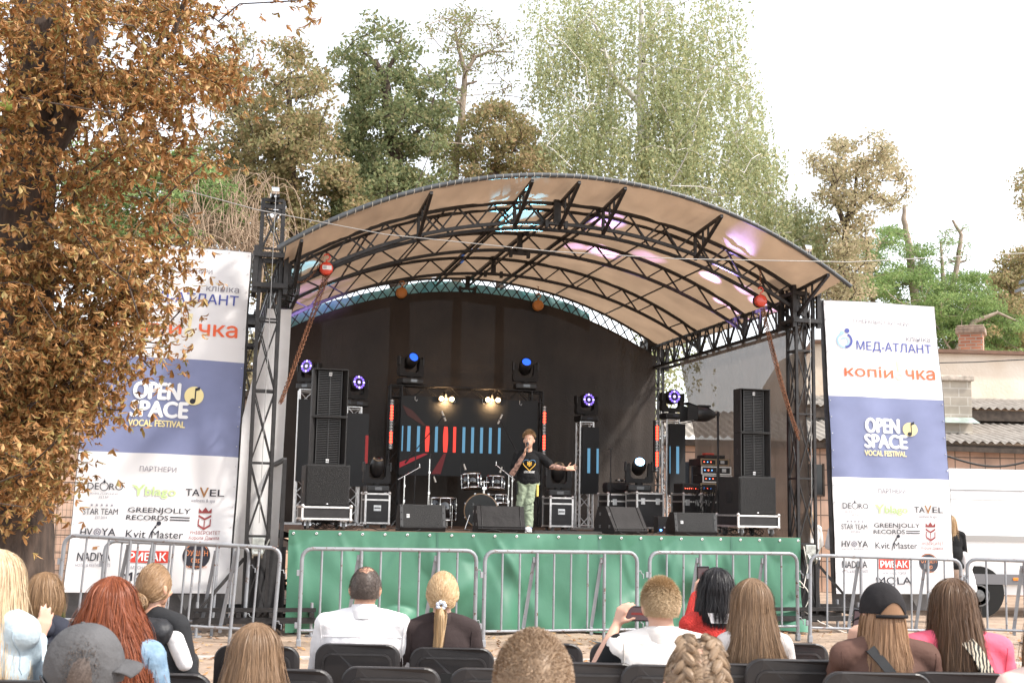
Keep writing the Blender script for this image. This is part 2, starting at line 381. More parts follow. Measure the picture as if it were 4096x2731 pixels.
# side girders under both eaves, with laces up to the cloth
for s in (SL-.02, SR+.02):
    b = MB(); z1 = za(SR)-.02; z0 = z1-.4; w = .045
    for dx in (-.13, .13):
        for z in (z0, z1): b.bar((s+dx, -.05, z), (s+dx, 6.1, z), w)
        for k in range(10):
            a, c = k*.61, k*.61+.305
            b.bar((s+dx, a, z0), (s+dx, c, z1), .022); b.bar((s+dx, c, z1), (s+dx, a+.61, z0), .022)
            b.bar((s+dx, a, z0), (s+dx, a, z1), .026)
    for k in range(12): b.bar((s-.13, k*.5, z0), (s+.13, k*.5+.25, z0), .02); b.bar((s-.13, k*.5, z1), (s+.13, k*.5+.25, z1), .02)
    b.build('side_girder', blk_steel, roof)
    b = MB(); r = random.Random(5)
    for k in range(46):
        t = .1+k*.13; sg = -1 if s > 0 else 1; b.tube([(s+sg*(.15+r.uniform(0, .05)), t, za(SR)-.0), (s+sg*.16, t+r.uniform(-.06, .06), z0-.02)], .0035, 4)
    b.build('lacing', wire_m, roof)

# ================================================================ LIFTING TOWERS
def tower(label, s, t, ztop=5.6, base=True, sleeve=True, side=-1):
    T = sthing('lifting_tower', label, 'lattice tower', s, t, 0, group='lattice towers holding the stage roof')
    h = .135; w = .04; b = MB(); z0 = .25
    C4 = [(-h, -h), (h, -h), (h, h), (-h, h)]
    for x, y in C4: b.bar((x, y, z0), (x, y, ztop), w)
    b.build('upright_posts', blk_steel, T)
    b = MB(); DZ = .93; zs = [z0+.05+DZ*k for k in range(int((ztop-z0)/DZ)+1)]
    for i in range(4):
        (x0, y0), (x1, y1) = C4[i], C4[(i+1) % 4]
        for k, z in enumerate(zs):
            b.bar((x0, y0, z), (x1, y1, z), .024)
            if z+DZ < ztop+.3:
                b.bar((x0*1.02, y0*1.02, z), (x1*1.02, y1*1.02, min(z+DZ, ztop)), .016); b.bar((x1*.98, y1*.98, z), (x0*.98, y0*.98, min(z+DZ, ztop)), .016)
    b.build('bracing', blk_steel, T)
    b = MB()
    for z in (ztop, ztop-.09):
        for i in range(4):
            if i == 1: continue
            b.bar((*C4[i], z), (*C4[(i+1) % 4], z), .045)
    b.bar((-.02, -h-.12, ztop+.04), (-.02, h+.1, ztop+.04), .04); b.bar((.05, -h-.12, ztop+.04), (.05, h+.1, ztop+.04), .04)
    b.build('head_frame', blk_steel, T)
    for y in (-h-.1, h-.02): b = MB(); b.cyl((-.025, y, ztop+.1), (.055, y, ztop+.1), .055, n=14); b.cyl((-.04, y, ztop+.1), (-.03, y, ztop+.1), .06, n=14); b.build('pulley', chrome, T)
    b = MB(); b.tube([(.015, -h-.155, ztop+.1), (.0, -h-.15, 1.4)], .005, 5); b.build('lifting_cable', mat('steel_cable', (.35, .34, .33), .4, .7), T)
    if sleeve:
        b = MB(); k = .195; zc0, zc1 = za(SR)-.47, za(SR)+.15
        for x in (-k, k):
            for y in (-k, k): b.bar((x, y, zc0), (x, y, zc1), .058)
        for z in (zc0+.1, zc1-.12):
            b.bar((-k-.03, -k-.02, z), (k+.03, -k-.02, z), .06); b.bar((-k, k, z), (k, k, z), .06); b.bar((-k, -k, z), (-k, k, z), .055); b.bar((k, -k, z), (k, k, z), .055)
        b.build('sleeve', blk_steel, T)
    # winch
    b = MB(); b.rbox((0, -h-.07, 1.12), (.16, .08, .2), .01); 
    for x in (-.06, .05): b.cyl((x-.01, -h-.12, 1.02), (x+.01, -h-.12, 1.02), .07, n=16)
    b.cyl((-.06, -h-.12, 1.02), (.05, -h-.12, 1.02), .035, n=12); b.bar((.06, -h-.12, 1.02), (.14, -h-.14, 1.2), .015)
    b.build('winch', mat('zinc_winch', (.4, .41, .38), .35, .8, var=.3, vs=30), T)
    # base outriggers
    b = MB()
    for y in (-.3, .3): b.bar((-.75, y, .2), (.75, y, .2), .07); b.bar((-.75, y, .33), (.75, y, .33), .05)
    for x in (-.7, -.2, .2, .7): b.bar((x, -.36, .27), (x, .36, .27), .06)
    b.bar((side*.7, -.3, .3), (side*.16, -.13, .95), .035); b.bar((-side*.6, .3, .3), (-side*.14, .13, .95), .035)
    b.build('base_frame', blk_steel, T)
    for x in (-.7, .7):
        for y in (-.3, .3): c = MB(); c.cyl((x, y, 0), (x, y, .42), .02, n=10); c.cyl((x, y, 0), (x, y, .02), .07, n=12); c.build('jack_leg', galv, T)
    return T
tower('black lattice tower with winch beside the large left banner', -3.31, -.02, side=-1)
tower('black lattice tower with winch between the stage and the right banner', 4.42, .14, 5.42, side=1)
tower('black lattice tower at the far right back corner of the stage', 4.42, 6.2, 5.0)
tower('black lattice tower at the far left back corner, half hidden behind the side girder', -3.25, 6.2, 5.0)

# ================================================================ CURTAINS
def netmat(name, c, c2, alpha, tr_=.25):
    m_ = mat(name, c, .85, c2=c2, vs=1.3, bump=.35, bs=30, trans=tr_)
    N = m_.node_tree.nodes; L = m_.node_tree.links; out = N['Material Output']; src = out.inputs[0].links[0].from_socket
    tc = N.new('ShaderNodeTexCoord'); wv = N.new('ShaderNodeTexNoise'); wv.inputs['Scale'].default_value = 160; L.new(tc.outputs['Object'], wv.inputs['Vector'])
    mr = N.new('ShaderNodeMapRange'); mr.inputs[1].default_value = .4; mr.inputs[2].default_value = .6; mr.inputs[3].default_value = alpha*.5; mr.inputs[4].default_value = min(1, alpha*1.5); L.new(wv.outputs['Fac'], mr.inputs[0])
    tr = N.new('ShaderNodeBsdfTransparent'); mx = N.new('ShaderNodeMixShader'); L.new(mr.outputs[0], mx.inputs[0]); L.new(src, mx.inputs[1]); L.new(tr.outputs[0], mx.inputs[2]); L.new(mx.outputs[0], out.inputs[0])
    return m_
backm = netmat('black_shade_net', (.046, .036, .030), (.026, .020, .017), .004, .03)
b = MB()
def bkf(u, v):
    s = SL+.08+(SR-SL-.16)*u; zt = za(s)-.27; z = zt+(1.25-zt)*v
    y = 5.9+.015*math.sin(s*9+v*2)*v+.05*math.sin(s*3.1+1.5*v)*(v)+.004*math.sin(s*23+4*v)+(-.05 if v > .84 else 0)*math.sin((v-.84)*20)
    return (s, y, z)
b.grid(bkf, 170, 60); bk = b.build('backdrop_net', backm); bk.location = SO; bk.rotation_euler = (0, 0, SA)
tag(bk, 'dark brown-black shade net hanging from the rear arch as the stage backdrop', 'backdrop')
sidem = netmat('grey_side_net', (.15, .12, .10), (.105, .085, .072), .12)
def sdf(u, v):
    z = 4.46+(1.0-4.46)*v; te = 4.9-1.15*min(1, v*1.25)+.1*math.sin(v*7); t = .05+(te-.05)*u
    x = SR+.0+.03*math.sin(t*9+v)*(.3+v)+.05*math.sin(t*3.7+2*v)*v+(.10*math.sin(v*6)*(u > .9)*(u-.9)*10)
    return (x, t, z)
b = MB(); b.grid(sdf, 110, 50); sdn = b.build('side_net', sidem); sdn.location = SO; sdn.rotation_euler = (0, 0, SA)
tag(sdn, 'grey-brown see-through net hanging down the right side of the stage', 'side curtain')
whitec = mat('white_cloth', (.78, .77, .76), .7, trans=.35, bump=.2, bs=8, var=.04)
b = MB()
def wcf(u, v):
    z = 4.25+(.25-4.25)*v; s0 = -3.3-.85*v**1.2; s1 = -2.98-.06*v; s = s0+(s1-s0)*u
    return (s, .42+.05*math.sin(s*16+v*3)*(.3+v)+.04*math.sin(s*7), z)
b.grid(wcf, 60, 50); wc = b.build('white_curtain', whitec); wc.location = SO; wc.rotation_euler = (0, 0, SA)
tag(wc, 'white cloth curtain hanging behind the left tower and fanning out at its foot', 'curtain')
teal = mat('teal_tarpaulin', (.10, .30, .32), .6, c2=(.30, .48, .48), vs=3.5, bump=.4, bs=9, trans=.35)
b = MB()
def tlf(u, v):
    s = SL+.15+(SR-SL-1.5)*u; zt = za(s)-.02-.06*math.sin(s*1.3)**2-.10*max(0, u-.75); z = zt-.36*v
    return (s, 6.14+.03*math.sin(s*11+v*4), z)
b.grid(tlf, 120, 8); tl = b.build('teal_tarpaulin', teal); tl.location = SO; tl.rotation_euler = (0, 0, SA)
tag(tl, 'teal tarpaulin strip closing the gap above the backdrop behind the rear arch', 'tarpaulin')

# ================================================================ BANNERS
white_pvc = mat('white_banner_vinyl', (.85, .84, .845), .5, trans=.2, bump=.03, bs=5, var=.015, vs=2)
blue_pvc = mat('blue_banner_print', (.23, .26, .43), .5, trans=.2, var=.07, vs=3)
inks = dict(navy=mat('navy_ink', (.07, .09, .33), .5), dark=mat('black_ink', (.02, .02, .03), .5), orange=mat('orange_ink', (.80, .14, .05), .5), white=mat('white_ink', (.85, .85, .85), .5),
            cream=mat('cream_ink', (.85, .72, .36), .5), grey=mat('grey_ink', (.22, .21, .25), .5), lime=mat('lime_ink', (.52, .68, .30), .5), red=mat('red_ink', (.62, .05, .03), .5),
            wine=mat('wine_ink', (.28, .05, .05), .5), yel=mat('pale_yellow_ink', (.85, .72, .42), .5), sky=mat('sky_blue_ink', (.35, .55, .75), .5), gold=mat('bronze_ink', (.36, .17, .06), .5), rim=mat('orange_line_ink', (.7, .25, .1), .5))
def banner(label, TL, TR, BRc, BL, seed, bulge=0.0):
    c = [Vector(p) for p in (TL, TR, BRc, BL)]; W = ((c[1]-c[0]).length+(c[2]-c[3]).length)/2; H = (c[3]-c[0]).length
    nrm = (c[1]-c[0]).cross(c[3]-c[0]).normalized(); nrm = nrm if nrm.y < 0 else -nrm
    org = c[3].copy()
    def P(a, bb, off=0.0):
        top = c[0].lerp(c[1], a); bot = c[3].lerp(c[2], a); p = top.lerp(bot, bb)
        p = p+(c[1]-c[0]).normalized()*bulge*math.sin(math.pi*min(1, bb*1.05))*max(0, a-.6)*2.5
        rp = .016*math.sin(a*7+bb*5+seed)+.014*math.sin(bb*19+a*4+seed+math.sin(a*5))+.010*math.sin(a*17-bb*11)*(.2+bb)+.02*math.sin(bb*5+seed)-.012*abs(math.sin(bb*math.pi*17))*math.exp(-min(a, 1-a)*14)
        return p+nrm*(rp+off)-org
    B = thing('sponsor_banner', label, 'banner', org, 0, 'sponsor banners on both sides of the stage')
    def sheet(name, b0, b1, m_):
        b = MB(); b.grid(lambda u, v: P(u, b0+(b1-b0)*v), 40, max(4, int(60*(b1-b0)))); return b.build(name, m_, B)
    sheet('white_field', 0, .340, white_pvc); sheet('blue_field', .340, .617, blue_pvc); sheet('white_field', .617, 1, white_pvc)
    b = MB(); b.tube([P(0, q/20, -.03) for q in range(21)], .018, 6); b.tube([P(1, q/20, -.03) for q in range(21)], .018, 6); b.tube([P(q/8, 0, -.03) for q in range(9)], .018, 6)
    b.build('hanging_frame', blk_steel, B)
    eb = MB()
    eb.ball((0, 0, 0), .009, 6); e0 = None
    for p in [P(a, .01+.98*k/17, .003) for k in range(18) for a in (.012, .988)]+[P(k/7, a, .003) for k in range(1, 7) for a in (.006, .995)]:
        if e0 is None: e = e0 = eb.build('eyelet', alu, B)
        else: e = e0.copy(); COL.objects.link(e); e.parent = B
        e.location = p
    def fin(o, lift=.004):
        lift = lift+.004
        bmx = bmesh.new(); bmx.from_mesh(o.data)
        if max((e.calc_length() for e in bmx.edges), default=0) > .12: bmesh.ops.subdivide_edges(bmx, edges=[e for e in bmx.edges if e.calc_length() > .12], cuts=3)
        bmesh.ops.triangulate(bmx, faces=bmx.faces[:])
        for v in bmx.verts: v.co = P(v.co.x/W, 1-v.co.y/H, lift+v.co.z)
        bmx.to_mesh(o.data); bmx.free(); o.parent = B; return o
    def tx(s, a0, a1, base, ink, bold=0.0, capb=None, name='lettering', shear=0.0, sp=1.0, lift=.004):
        o = text(s, 1, inks[ink], width=(a1-a0)*W, bold=bold, hgt=(capb*H if capb else None), shear=shear, spacing=sp)
        o.name = name; xs = [v.co.x for v in o.data.vertices]; x0 = min(xs)
        for v in o.data.vertices: v.co.x += a0*W-x0; v.co.y += (1-base)*H
        return fin(o, lift)
    def poly(pts, ink, name='logo', lift=.004):       # pts in (a, b)
        b = MB(); b.add([(a*W, (1-q)*H, 0) for a, q in pts], [tuple(range(len(pts)))]); return fin(b.build(name, inks[ink]), lift)
    def disc(a, q, r, ink, lift=.004, r0=0, name='logo', a0=0, a1=2*math.pi, n=28, ex=1.0):
        b = MB(); x, y = a*W, (1-q)*H
        if r0 <= 0: b.grid(lambda u, v: (x+r*W*max(v, .001)*math.cos(u*2*math.pi), y+r*W*max(v, .001)*math.sin(u*2*math.pi), 0), n, 5, False)
        else:
            vs = []; 
            for k in range(n+1): t_ = a0+(a1-a0)*k/n; vs += [(x+r*W*math.cos(t_), y+r*W*ex*math.sin(t_), 0), (x+r0*W*math.cos(t_), y+r0*W*ex*math.sin(t_), 0)]
            b.add(vs, [(2*k, 2*k+1, 2*k+3, 2*k+2) for k in range(n)])
        return fin(b.build(name, inks[ink]), lift)
    tx('ГЕНЕРАЛЬНІ ПАРТНЕРИ', .25, .755, .078, 'grey', 0, .0135)
    tx('клініка', .725, .94, .131, 'grey', 0, .020); tx('МЕД-АТЛАНТ', .27, .94, .172, 'navy', .012, .031)
    disc(.19, .108, .022, 'navy'); disc(.145, .116, .018, 'sky'); disc(.165, .143, .072, 'navy', r0=.052, a0=-1.5, a1=1.1); disc(.165, .143, .072, 'sky', r0=.056, a0=1.9, a1=4.7, lift=.005); disc(.165, .147, .042, 'sky', r0=.03, a0=-1.5, a1=2.6)
    tx('копіи', .15, .585, .268, 'orange', .022, .038); tx('чка', .70, .945, .268, 'orange', .022, .034)
    poly([(.625, .205), (.655, .205), (.648, .245), (.63, .245)], 'yel'); disc(.64, .262, .032, 'yel', r0=.016)
    tx('OPEN', .305, .60, .461, 'white', .06, .048); tx('SPACE', .295, .66, .513, 'white', .06, .045); tx('VOCAL FESTIVAL', .295, .655, .541, 'cream', .04, .018)
    disc(.70, .447, .062, 'cream', lift=.006); poly([(.705, .425), (.713, .425), (.713, .463), (.705, .463)], 'dark', lift=.008); disc(.694, .463, .018, 'dark', lift=.008); poly([(.705, .425), (.735, .420), (.735, .429), (.705, .434)], 'dark', lift=.009)
    tx('ПАРТНЕРИ', .395, .625, .668, 'grey', 0, .0145)
    tx('DE', .078, .15, .722, 'dark', 0, .018); disc(.183, .713, .028, 'dark', r0=.023, ex=1.0); poly([(.183, .692), (.19, .70), (.183, .706), (.176, .70)], 'dark'); tx('RO', .215, .30, .722, 'dark', 0, .018)
    tx('ЮВЕЛІРНИЙ', .10, .27, .735, 'grey', 0, .0055, sp=1.3); tx('ДІМ', .155, .215, .745, 'grey', 0, .0055, sp=1.3)
    poly([(.35, .705), (.385, .708), (.40, .716), (.42, .706), (.44, .704), (.41, .72), (.405, .736), (.392, .736), (.39, .72), (.37, .712)], 'lime'); tx('blago', .44, .63, .734, 'lime', .03, .023)
    tx('TA', .69, .775, .731, 'dark', .01, .019); tx('V', .775, .83, .734, 'gold', .02, .027); tx('EL', .84, .93, .731, 'dark', .01, .019); tx('wellness & spa', .725, .875, .748, 'grey', 0, .009)
    for k in range(5):
        a = .115+k*.032; poly([(a+(.011 if i % 2 == 0 else .0045)*math.cos(math.pi/2+i*math.pi/5), .7645-(.011 if i % 2 == 0 else .0045)*W/H*math.sin(math.pi/2+i*math.pi/5)) for i in range(10)], 'grey')
    tx('STAR TEAM', .062, .285, .79, 'dark', 0, .0165); tx('EST.2014', .145, .22, .802, 'grey', 0, .007)
    tx('GREENJOLLY', .345, .73, .782, 'dark', .01, .014); tx('RECORDS', .34, .60, .803, 'dark', .01, .0135)
    for q in (.7915, .799): poly([(.61, q), (.73, q), (.73, q+.0032), (.61, q+.0032)], 'dark')
    poly([(.78, .765), (.80, .774), (.82, .762), (.84, .774), (.86, .765), (.86, .779), (.78, .779)], 'wine'); poly([(.78, .783), (.82, .793), (.86, .783), (.86, .789), (.82, .799), (.78, .789)], 'wine')
    poly([(.78, .794), (.787, .796), (.787, .811), (.82, .820), (.853, .811), (.853, .796), (.86, .794), (.86, .815), (.82, .826), (.78, .815)], 'wine'); poly([(.817, .80), (.823, .80), (.823, .822), (.817, .822)], 'wine')
    tx('УНІВЕРСИТЕТ', .735, .925, .8385, 'wine', 0, .010); tx('Короля Данила', .735, .92, .853, 'wine', 0, .010)
    tx('HV', .06, .135, .848, 'dark', .01, .02); disc(.168, .838, .024, 'grey', r0=.017); disc(.168, .838, .012, 'grey', r0=.006); tx('YA', .195, .285, .848, 'dark', .01, .02); tx('APART HOTEL · RESTAURANT · SPA', .06, .29, .857, 'grey', 0, .0045)
    tx('Kvit', .35, .47, .852, 'dark', 0, .021); tx('Master', .505, .70, .852, 'dark', 0, .021)
    poly([(.485, .858), (.50, .835), (.535, .812), (.538, .814), (.505, .838), (.49, .858)], 'dark'); disc(.545, .811, .014, 'dark'); disc(.525, .822, .007, 'dark')
    tx('NADIYA', .06, .27, .916, 'dark', .01, .0225); tx('HOTEL & RESTAURANTS', .055, .275, .932, 'grey', 0, .009)
    poly([(.15, .885), (.18, .885), (.18, .879), (.20, .876), (.15, .878)], 'gold')
    b = MB(); b.grid(lambda u, v: ((.365+.255*u)*W, (1-.887-.032*v)*H, 0), 14, 3, False); fin(b.build('logo', inks['red'])); tx('РИБАК', .38, .605, .914, 'white', .032, .022, lift=.007); tx("М'ЯСНА ІСТОРІЯ", .40, .59, .937, 'grey', 0, .009)
    disc(.79, .898, .083, 'dark'); disc(.79, .898, .078, 'rim', r0=.074, a0=.6, a1=2.5, lift=.006); tx('ОУШЕН', .722, .858, .898, 'rim', 0, .015, lift=.007); tx('бар', .76, .82, .916, 'rim', 0, .013, lift=.007); tx('Місце зустрічі друзів', .722, .858, .931, 'rim', .0, .007, lift=.007)
    tx('MOLA', .345, .63, .969, 'dark', .01, .024); poly([(.335, .945), (.345, .948), (.355, .965), (.342, .96)], 'dark')
    return B
banner('large sponsor banner left of the stage, partly hidden by the brown chestnut leaves', at(402, 957, 16.4), at(1006, 1013, 16.4), at(912, 2372, 15.75), at(252, 2368, 15.75), 1)
banner('sponsor banner right of the stage, fully readable, beside the white van', at(3298, 1198, 18.9), at(3738, 1226, 18.9), at(3822, 2375, 18.4), at(3347, 2373, 18.4), 5, .02)
# second layer: grey mesh sheets under both banners
greynet = mat('dark_grey_mesh', (.09, .088, .09), .8, var=.3, vs=6, bump=.2)
greypr = mat('grey_print', (.2, .2, .2), .8)
def undersheet(label, x0, x1, y0, y1, Y):
    b = MB(); p = [at(x0, y0, Y), at(x1, y0, Y), at(x1, y1, Y), at(x0, y1, Y)]
    b.grid(lambda u, v: p[0].lerp(p[1], u).lerp(p[3].lerp(p[2], u), v)+Vector((0, .01*math.sin(u*20), 0)), 30, 6)
    o = b.build('mesh_sheet', greynet); tag(o, label, 'mesh sheet')
    for k in range(4):
        b = MB(); q = [p[0].lerp(p[1], .28+.0*k).lerp(p[3].lerp(p[2], .28), .15+k*.2), p[0].lerp(p[1], .44).lerp(p[3].lerp(p[2], .44), .15+k*.2)]
        d = Vector((0, -.02, 0)); b.add([q[0]+d, q[1]+d, q[1]+d+Vector((0, 0, -.045)), q[0]+d+Vector((0, 0, -.045))], [(0, 1, 2, 3)]); b.build('printed_stripe', greypr, o)
    b = MB(); a0 = p[0].lerp(p[1], .7)+Vector((0, -.02, -.05)); b.add([a0, a0+Vector((.22, 0, 0)), a0+Vector((0.11, 0, -.2))], [(0, 1, 2)])
    b.build('printed_triangle', greypr, o)
undersheet('dark grey printed mesh sheet showing below the left banner', 262, 905, 2360, 2560-60, 15.95)
undersheet('dark grey printed mesh sheet showing below the right banner', 3335, 3760, 2355, 2440, 18.7)
sl_ = MB(); p0, p1 = at(3278, 1200, 19.0), at(3330, 2440, 18.6)
sl_.grid(lambda u, v: p0.lerp(p1, v)+Vector((.2*u, .01*math.sin(9*v), 0)), 2, 40); tag(sl_.build('mesh_strip', greynet), 'dark grey eyeletted mesh strip along the left edge of the right banner', 'mesh sheet')
# ================================================================ STAGE EQUIPMENT
case_side = mat('black_case_laminate', (.018, .016, .016), .5, var=.3, vs=9, bump=.15, bs=250)
case_edge = mat('aluminium_edging', (.72, .70, .68), .38, .75, var=.15, vs=25)
badge = mat('white_badge', (.7, .7, .7), .5); badge_ink = mat('badge_ink', (.02, .02, .02), .5)
lens_off = mat('dark_lens', (.05, .05, .06), .08, .2, coat=.5)
def caster(b, x, y, z, r=.05):
    b.cyl((x-.018, y, z+r), (x+.018, y, z+r), r, n=18)
def casters(parent, pts, r=.05, top=.13):
    for x, y in pts:
        b = MB(); b.cyl((x-.017, y, r), (x+.017, y, r), r, n=18); b.cyl((x-.02, y, r), (x+.02, y, r), r*.55, n=12); w_ = b.build('wheel', rubber, parent)
        b = MB(); b.bar((x-.025, y, r), (x-.025, y+.02, top-.01), .006, .04); b.bar((x+.025, y, r), (x+.025, y+.02, top-.01), .006, .04); b.bb((x-.045, y-.03, top-.012), (x+.045, y+.06, top)); b.build('fork', alu, w_)
def edged(b, W, D, H, z0=0, e=.022, mids=()):
    for z in (z0, z0+H)+tuple(mids):
        zz = min(max(z, z0+e/2), z0+H-e/2)
        for y in (-D/2, D/2): b.bb((-W/2-.003, y-e/2*(1 if y > 0 else 1), zz-e/2), (W/2+.003, y+e/2, zz+e/2))
        for x in (-W/2, W/2): b.bb((x-e/2, -D/2+e/2, zz-e/2-.001), (x+e/2, D/2-e/2, zz+e/2+.001))
    for x in (-W/2, W/2):
        for y in (-D/2, D/2): b.bb((x-e/2-.002, y-e/2-.002, z0+e/2), (x+e/2+.002, y+e/2+.002, z0+H-e/2))
def flight_case(label, s, t, W, D, H, z=ZS, rz=0, group='flight cases standing on the stage', whe=False, lid=.78, latches=False, handle=True, name='flight_case'):
    T = sthing(name, label, 'flight case', s, t, z, rz, group); zz = .06 if not whe else .13
    b = MB(); b.bb((-W/2, -D/2, zz), (W/2, D/2, zz+H)); b.build('body', case_side, T)
    b = MB(); edged(b, W, D, H, zz, .024, mids=(zz+H*lid,) if lid else ()); b.build('edging', case_edge, T)
    for x in (-W/2, W/2):
        for y in (-D/2, D/2):
            for q in (zz, zz+H): b = MB(); b.ball((x, y, q), .028, 8); b.build('ball_corner', case_edge, T)
    if handle:
        b = MB(); y = -D/2-.004; b.bb((-.055, y-.004, zz+H*.42), (.055, y, zz+H*.42+.085)); b.build('handle_dish', alu, T)
        b = MB(); y -= .012; b.bar((-.045, y, zz+H*.42+.045), (.045, y, zz+H*.42+.045), .016); b.build('handle', blk_plastic, T)
    if latches:
        for x in (-W*.28, W*.28): b = MB(); b.rbox((x, -D/2-.012, zz+H*lid-.015), (.07, .02, .1), .006); b.build('latch', alu, T)
    if whe: casters(T, [(-W/2+.08, -D/2+.08), (W/2-.08, -D/2+.08), (-W/2+.1, D/2-.08), (W/2-.1, D/2-.08)])
    else:
        for x in (-W/2+.05, W/2-.05):
            for y in (-D/2+.05, D/2-.05): b = MB(); b.cyl((x, y, 0), (x, y, zz), .025, n=10); b.build('foot', rubber, T)
    return T
mesh_grille = mat('perforated_grille', (.010, .0095, .0095), .45, .4, var=.3, vs=150, bump=.5, bs=160)
def pa_stack(which, s, t):
    rz = R(0)
    W, D, H = .58, .70, .54; Wd, Dd, Hd = .63, .76, .175
    T = flight_case('low castor dolly case under the subwoofer of the '+which, s, t, Wd, Dd, Hd, whe=True, lid=None, handle=False, group='dolly cases under the loudspeaker stacks', name='castor_dolly')
    z = ZS+.13+Hd+.002
    SB = sthing('subwoofer', 'big black subwoofer cabinet at the bottom of the '+which, 'subwoofer', s, t, z, rz, 'subwoofers of the two stacks')
    b = MB(); b.rbox((0, 0, H/2), (W, D, H), .008); b.build('cabinet', blk_matte, SB)
    b = MB(); b.bb((-W/2+.02, -D/2-.014, .02), (W/2-.02, -D/2-.001, H-.02)); b.build('grille', mesh_grille, SB)
    b = MB(); b.bb((-W/2-.004, -.12, H*.32), (-W/2-.0005, .06, H*.62)); b.build('side_handle', mat('dark_recess', (.006, .006, .006), .5), SB)
    b = MB(); b.ball((0, -D/2-.015, .03), .02, 10, (1, .4, .5)); b.build('badge', chrome, SB)
    z += H+.002; w, d, h = .47, .46, .635
    for k in range(2):
        TP = sthing('loudspeaker', ('upper' if k else 'lower')+' slatted black loudspeaker cabinet of the '+which, 'loudspeaker', s-.01, t-.1, z, rz, 'slatted loudspeaker cabinets')
        b = MB(); q = .05; hw, bw = w/2, w*.27
        # horn shaped shell: recessed front between flared side wings
        b.prism([(-hw, -d/2), (-hw+.012, -d/2), (-hw+.075, -d/2+.12), (hw-.075, -d/2+.12), (hw-.012, -d/2), (hw, -d/2), (hw, .02), (bw, d/2), (-bw, d/2), (-hw, .02)], .012, h-.012, 'z')
        for zz in (0, h-.012): b.prism([(-hw, -d/2-.004), (hw, -d/2-.004), (hw, .02), (bw, d/2), (-bw, d/2), (-hw, .02)], zz, zz+.012, 'z')
        b.build('cabinet', blk_matte, TP)
        b = MB(); gx = hw-.08; y = -d/2+.085
        for i in range(26): zz = .03+i*(h-.06)/25; b.bb((-gx, y-.018, zz-.004), (gx, y+.02, zz+.004))
        b.build('slats', mat('slat_plastic', (.035, .033, .033), .35), TP)
        b = MB(); b.bb((-.007, y-.024, .015), (.007, y+.024, h-.015)); 
        for x in (-gx, gx): b.bb((x-.006, y-.022, .015), (x+.006, y+.024, h-.015))
        b.build('grille_rib', blk_plastic, TP)
        b = MB(); b.bb((-hw-.003, -d/2+.08, h*.5), (-hw-.0005, -d/2+.14, h*.64)); b.build('side_handle', MATS['dark_recess'], TP)
        zb = .05 if k == 0 else h-.07
        b = MB(); b.bb((-.02, y-.032, zb-.02), (.02, y-.026, zb+.025)); bd = b.build('badge', badge, TP)
        text('HK', .03, badge_ink, bd, Matrix.Translation((0, y-.0335, zb-.008)) @ Matrix.Rotation(R(90), 4, 'X'), bold=.02, name='badge_mark')
        z += h+.004
pa_stack('left loudspeaker stack', -2.43, .48)
pa_stack('right loudspeaker stack', 3.72, .50)

def monitor(label, px, py, W, H, D, tilt, rz=0.0, grille=True, t=None):
    t = .10 if t is None else t; s = st(px, py, t+D/2)[0]
    T = sthing('stage_monitor', label, 'stage monitor', s, t+D/2, ZS, rz, 'wedge stage monitors along the stage edge')
    b = MB(); f = H*math.tan(tilt); pol = [(-D/2+.03, 0), (-D/2, .05), (-D/2+f, H), (-D/2+f+.16, H), (D/2, H*.45), (D/2, 0)]
    b.prism([(y, z) for y, z in pol], -W/2, W/2, 'x')
    m_ = blk_matte if grille else mat('padded_black_cover', (.017, .015, .015), .7, var=.25, vs=6, bump=.6, bs=9, spec=.3)
    o = b.build('cabinet' if grille else 'padded_cover', m_, T)
    if grille:
        n = Vector((0, -math.cos(tilt), math.sin(tilt)))
        def P(x, k, off): return Vector((x, -D/2+f*k, .05+(H-.05)*k))+n*off
        b = MB(); b.add([P(-W/2+.05, .03, .004), P(W/2-.05, .03, .004), P(W/2-.05, .96, .004), P(-W/2+.05, .96, .004)], [(0, 1, 2, 3)]); b.build('grille', mesh_grille, T)
        for x in (-W/2+.025, W/2-.025):
            b = MB(); b.add([P(x-.02, .02, .006), P(x+.02, .02, .006), P(x+.02, .97, .006), P(x-.02, .97, .006)], [(0, 1, 2, 3)])
            for k in (.06, .35, .65, .93): b.ball(P(x, k, .008), .009, 6)
            b.build('grille_frame', mat('dark_grey_frame', (.03, .029, .029), .5), T)
        b = MB(); b.add([P(-W/2+.09, .42, .008), P(-W/2+.13, .42, .008), P(-W/2+.13, .57, .008), P(-W/2+.09, .57, .008)], [(0, 1, 2, 3)]); bd = b.build('badge', badge, T)
        text('EV', .03, badge_ink, bd, Matrix.Translation(P(-W/2+.11, .47, .010)) @ Matrix.Rotation(R(90)-tilt, 4, 'X'), bold=.02, name='badge_mark')
    else:
        b = MB()
        for x in (-W/2+.06, W/2-.06): b.tube([(x, -D/2-.004, .05), (x, -D/2+f-.004, H+.004), (x, -D/2+f+.16, H+.006), (x, D/2+.004, H*.45)], .006, 5)
        b.tube([(-W/2, -D/2-.002, .085), (W/2, -D/2-.002, .085)], .006, 5)
        b.build('seams', mat('black_piping', (.012, .011, .011), .5), T)
        for q in range(4):
            sd = MB(); yy = -D/2+.1+(q % 2)*.2; zz = .09+(q//2)*.17
            for i in range(4):
                for j in range(4): sd.ball((-W/2-.002, yy+i*.011, zz+j*.011), .003, 5)
            sd.build('vent_eyelets', alu, T)
    return T
monitor('black grille stage monitor near the drum kit, badge on its left', 1682, 2117, .62, .355, .38, R(14))
monitor('padded covered stage monitor at the feet of the singer', 1995, 2117, .66, .355, .36, R(18), grille=False)
monitor('padded covered stage monitor turned sideways, on its own right of the singer', 2485, 2124, .62, .38, .44, R(28), rz=R(22), grille=False)
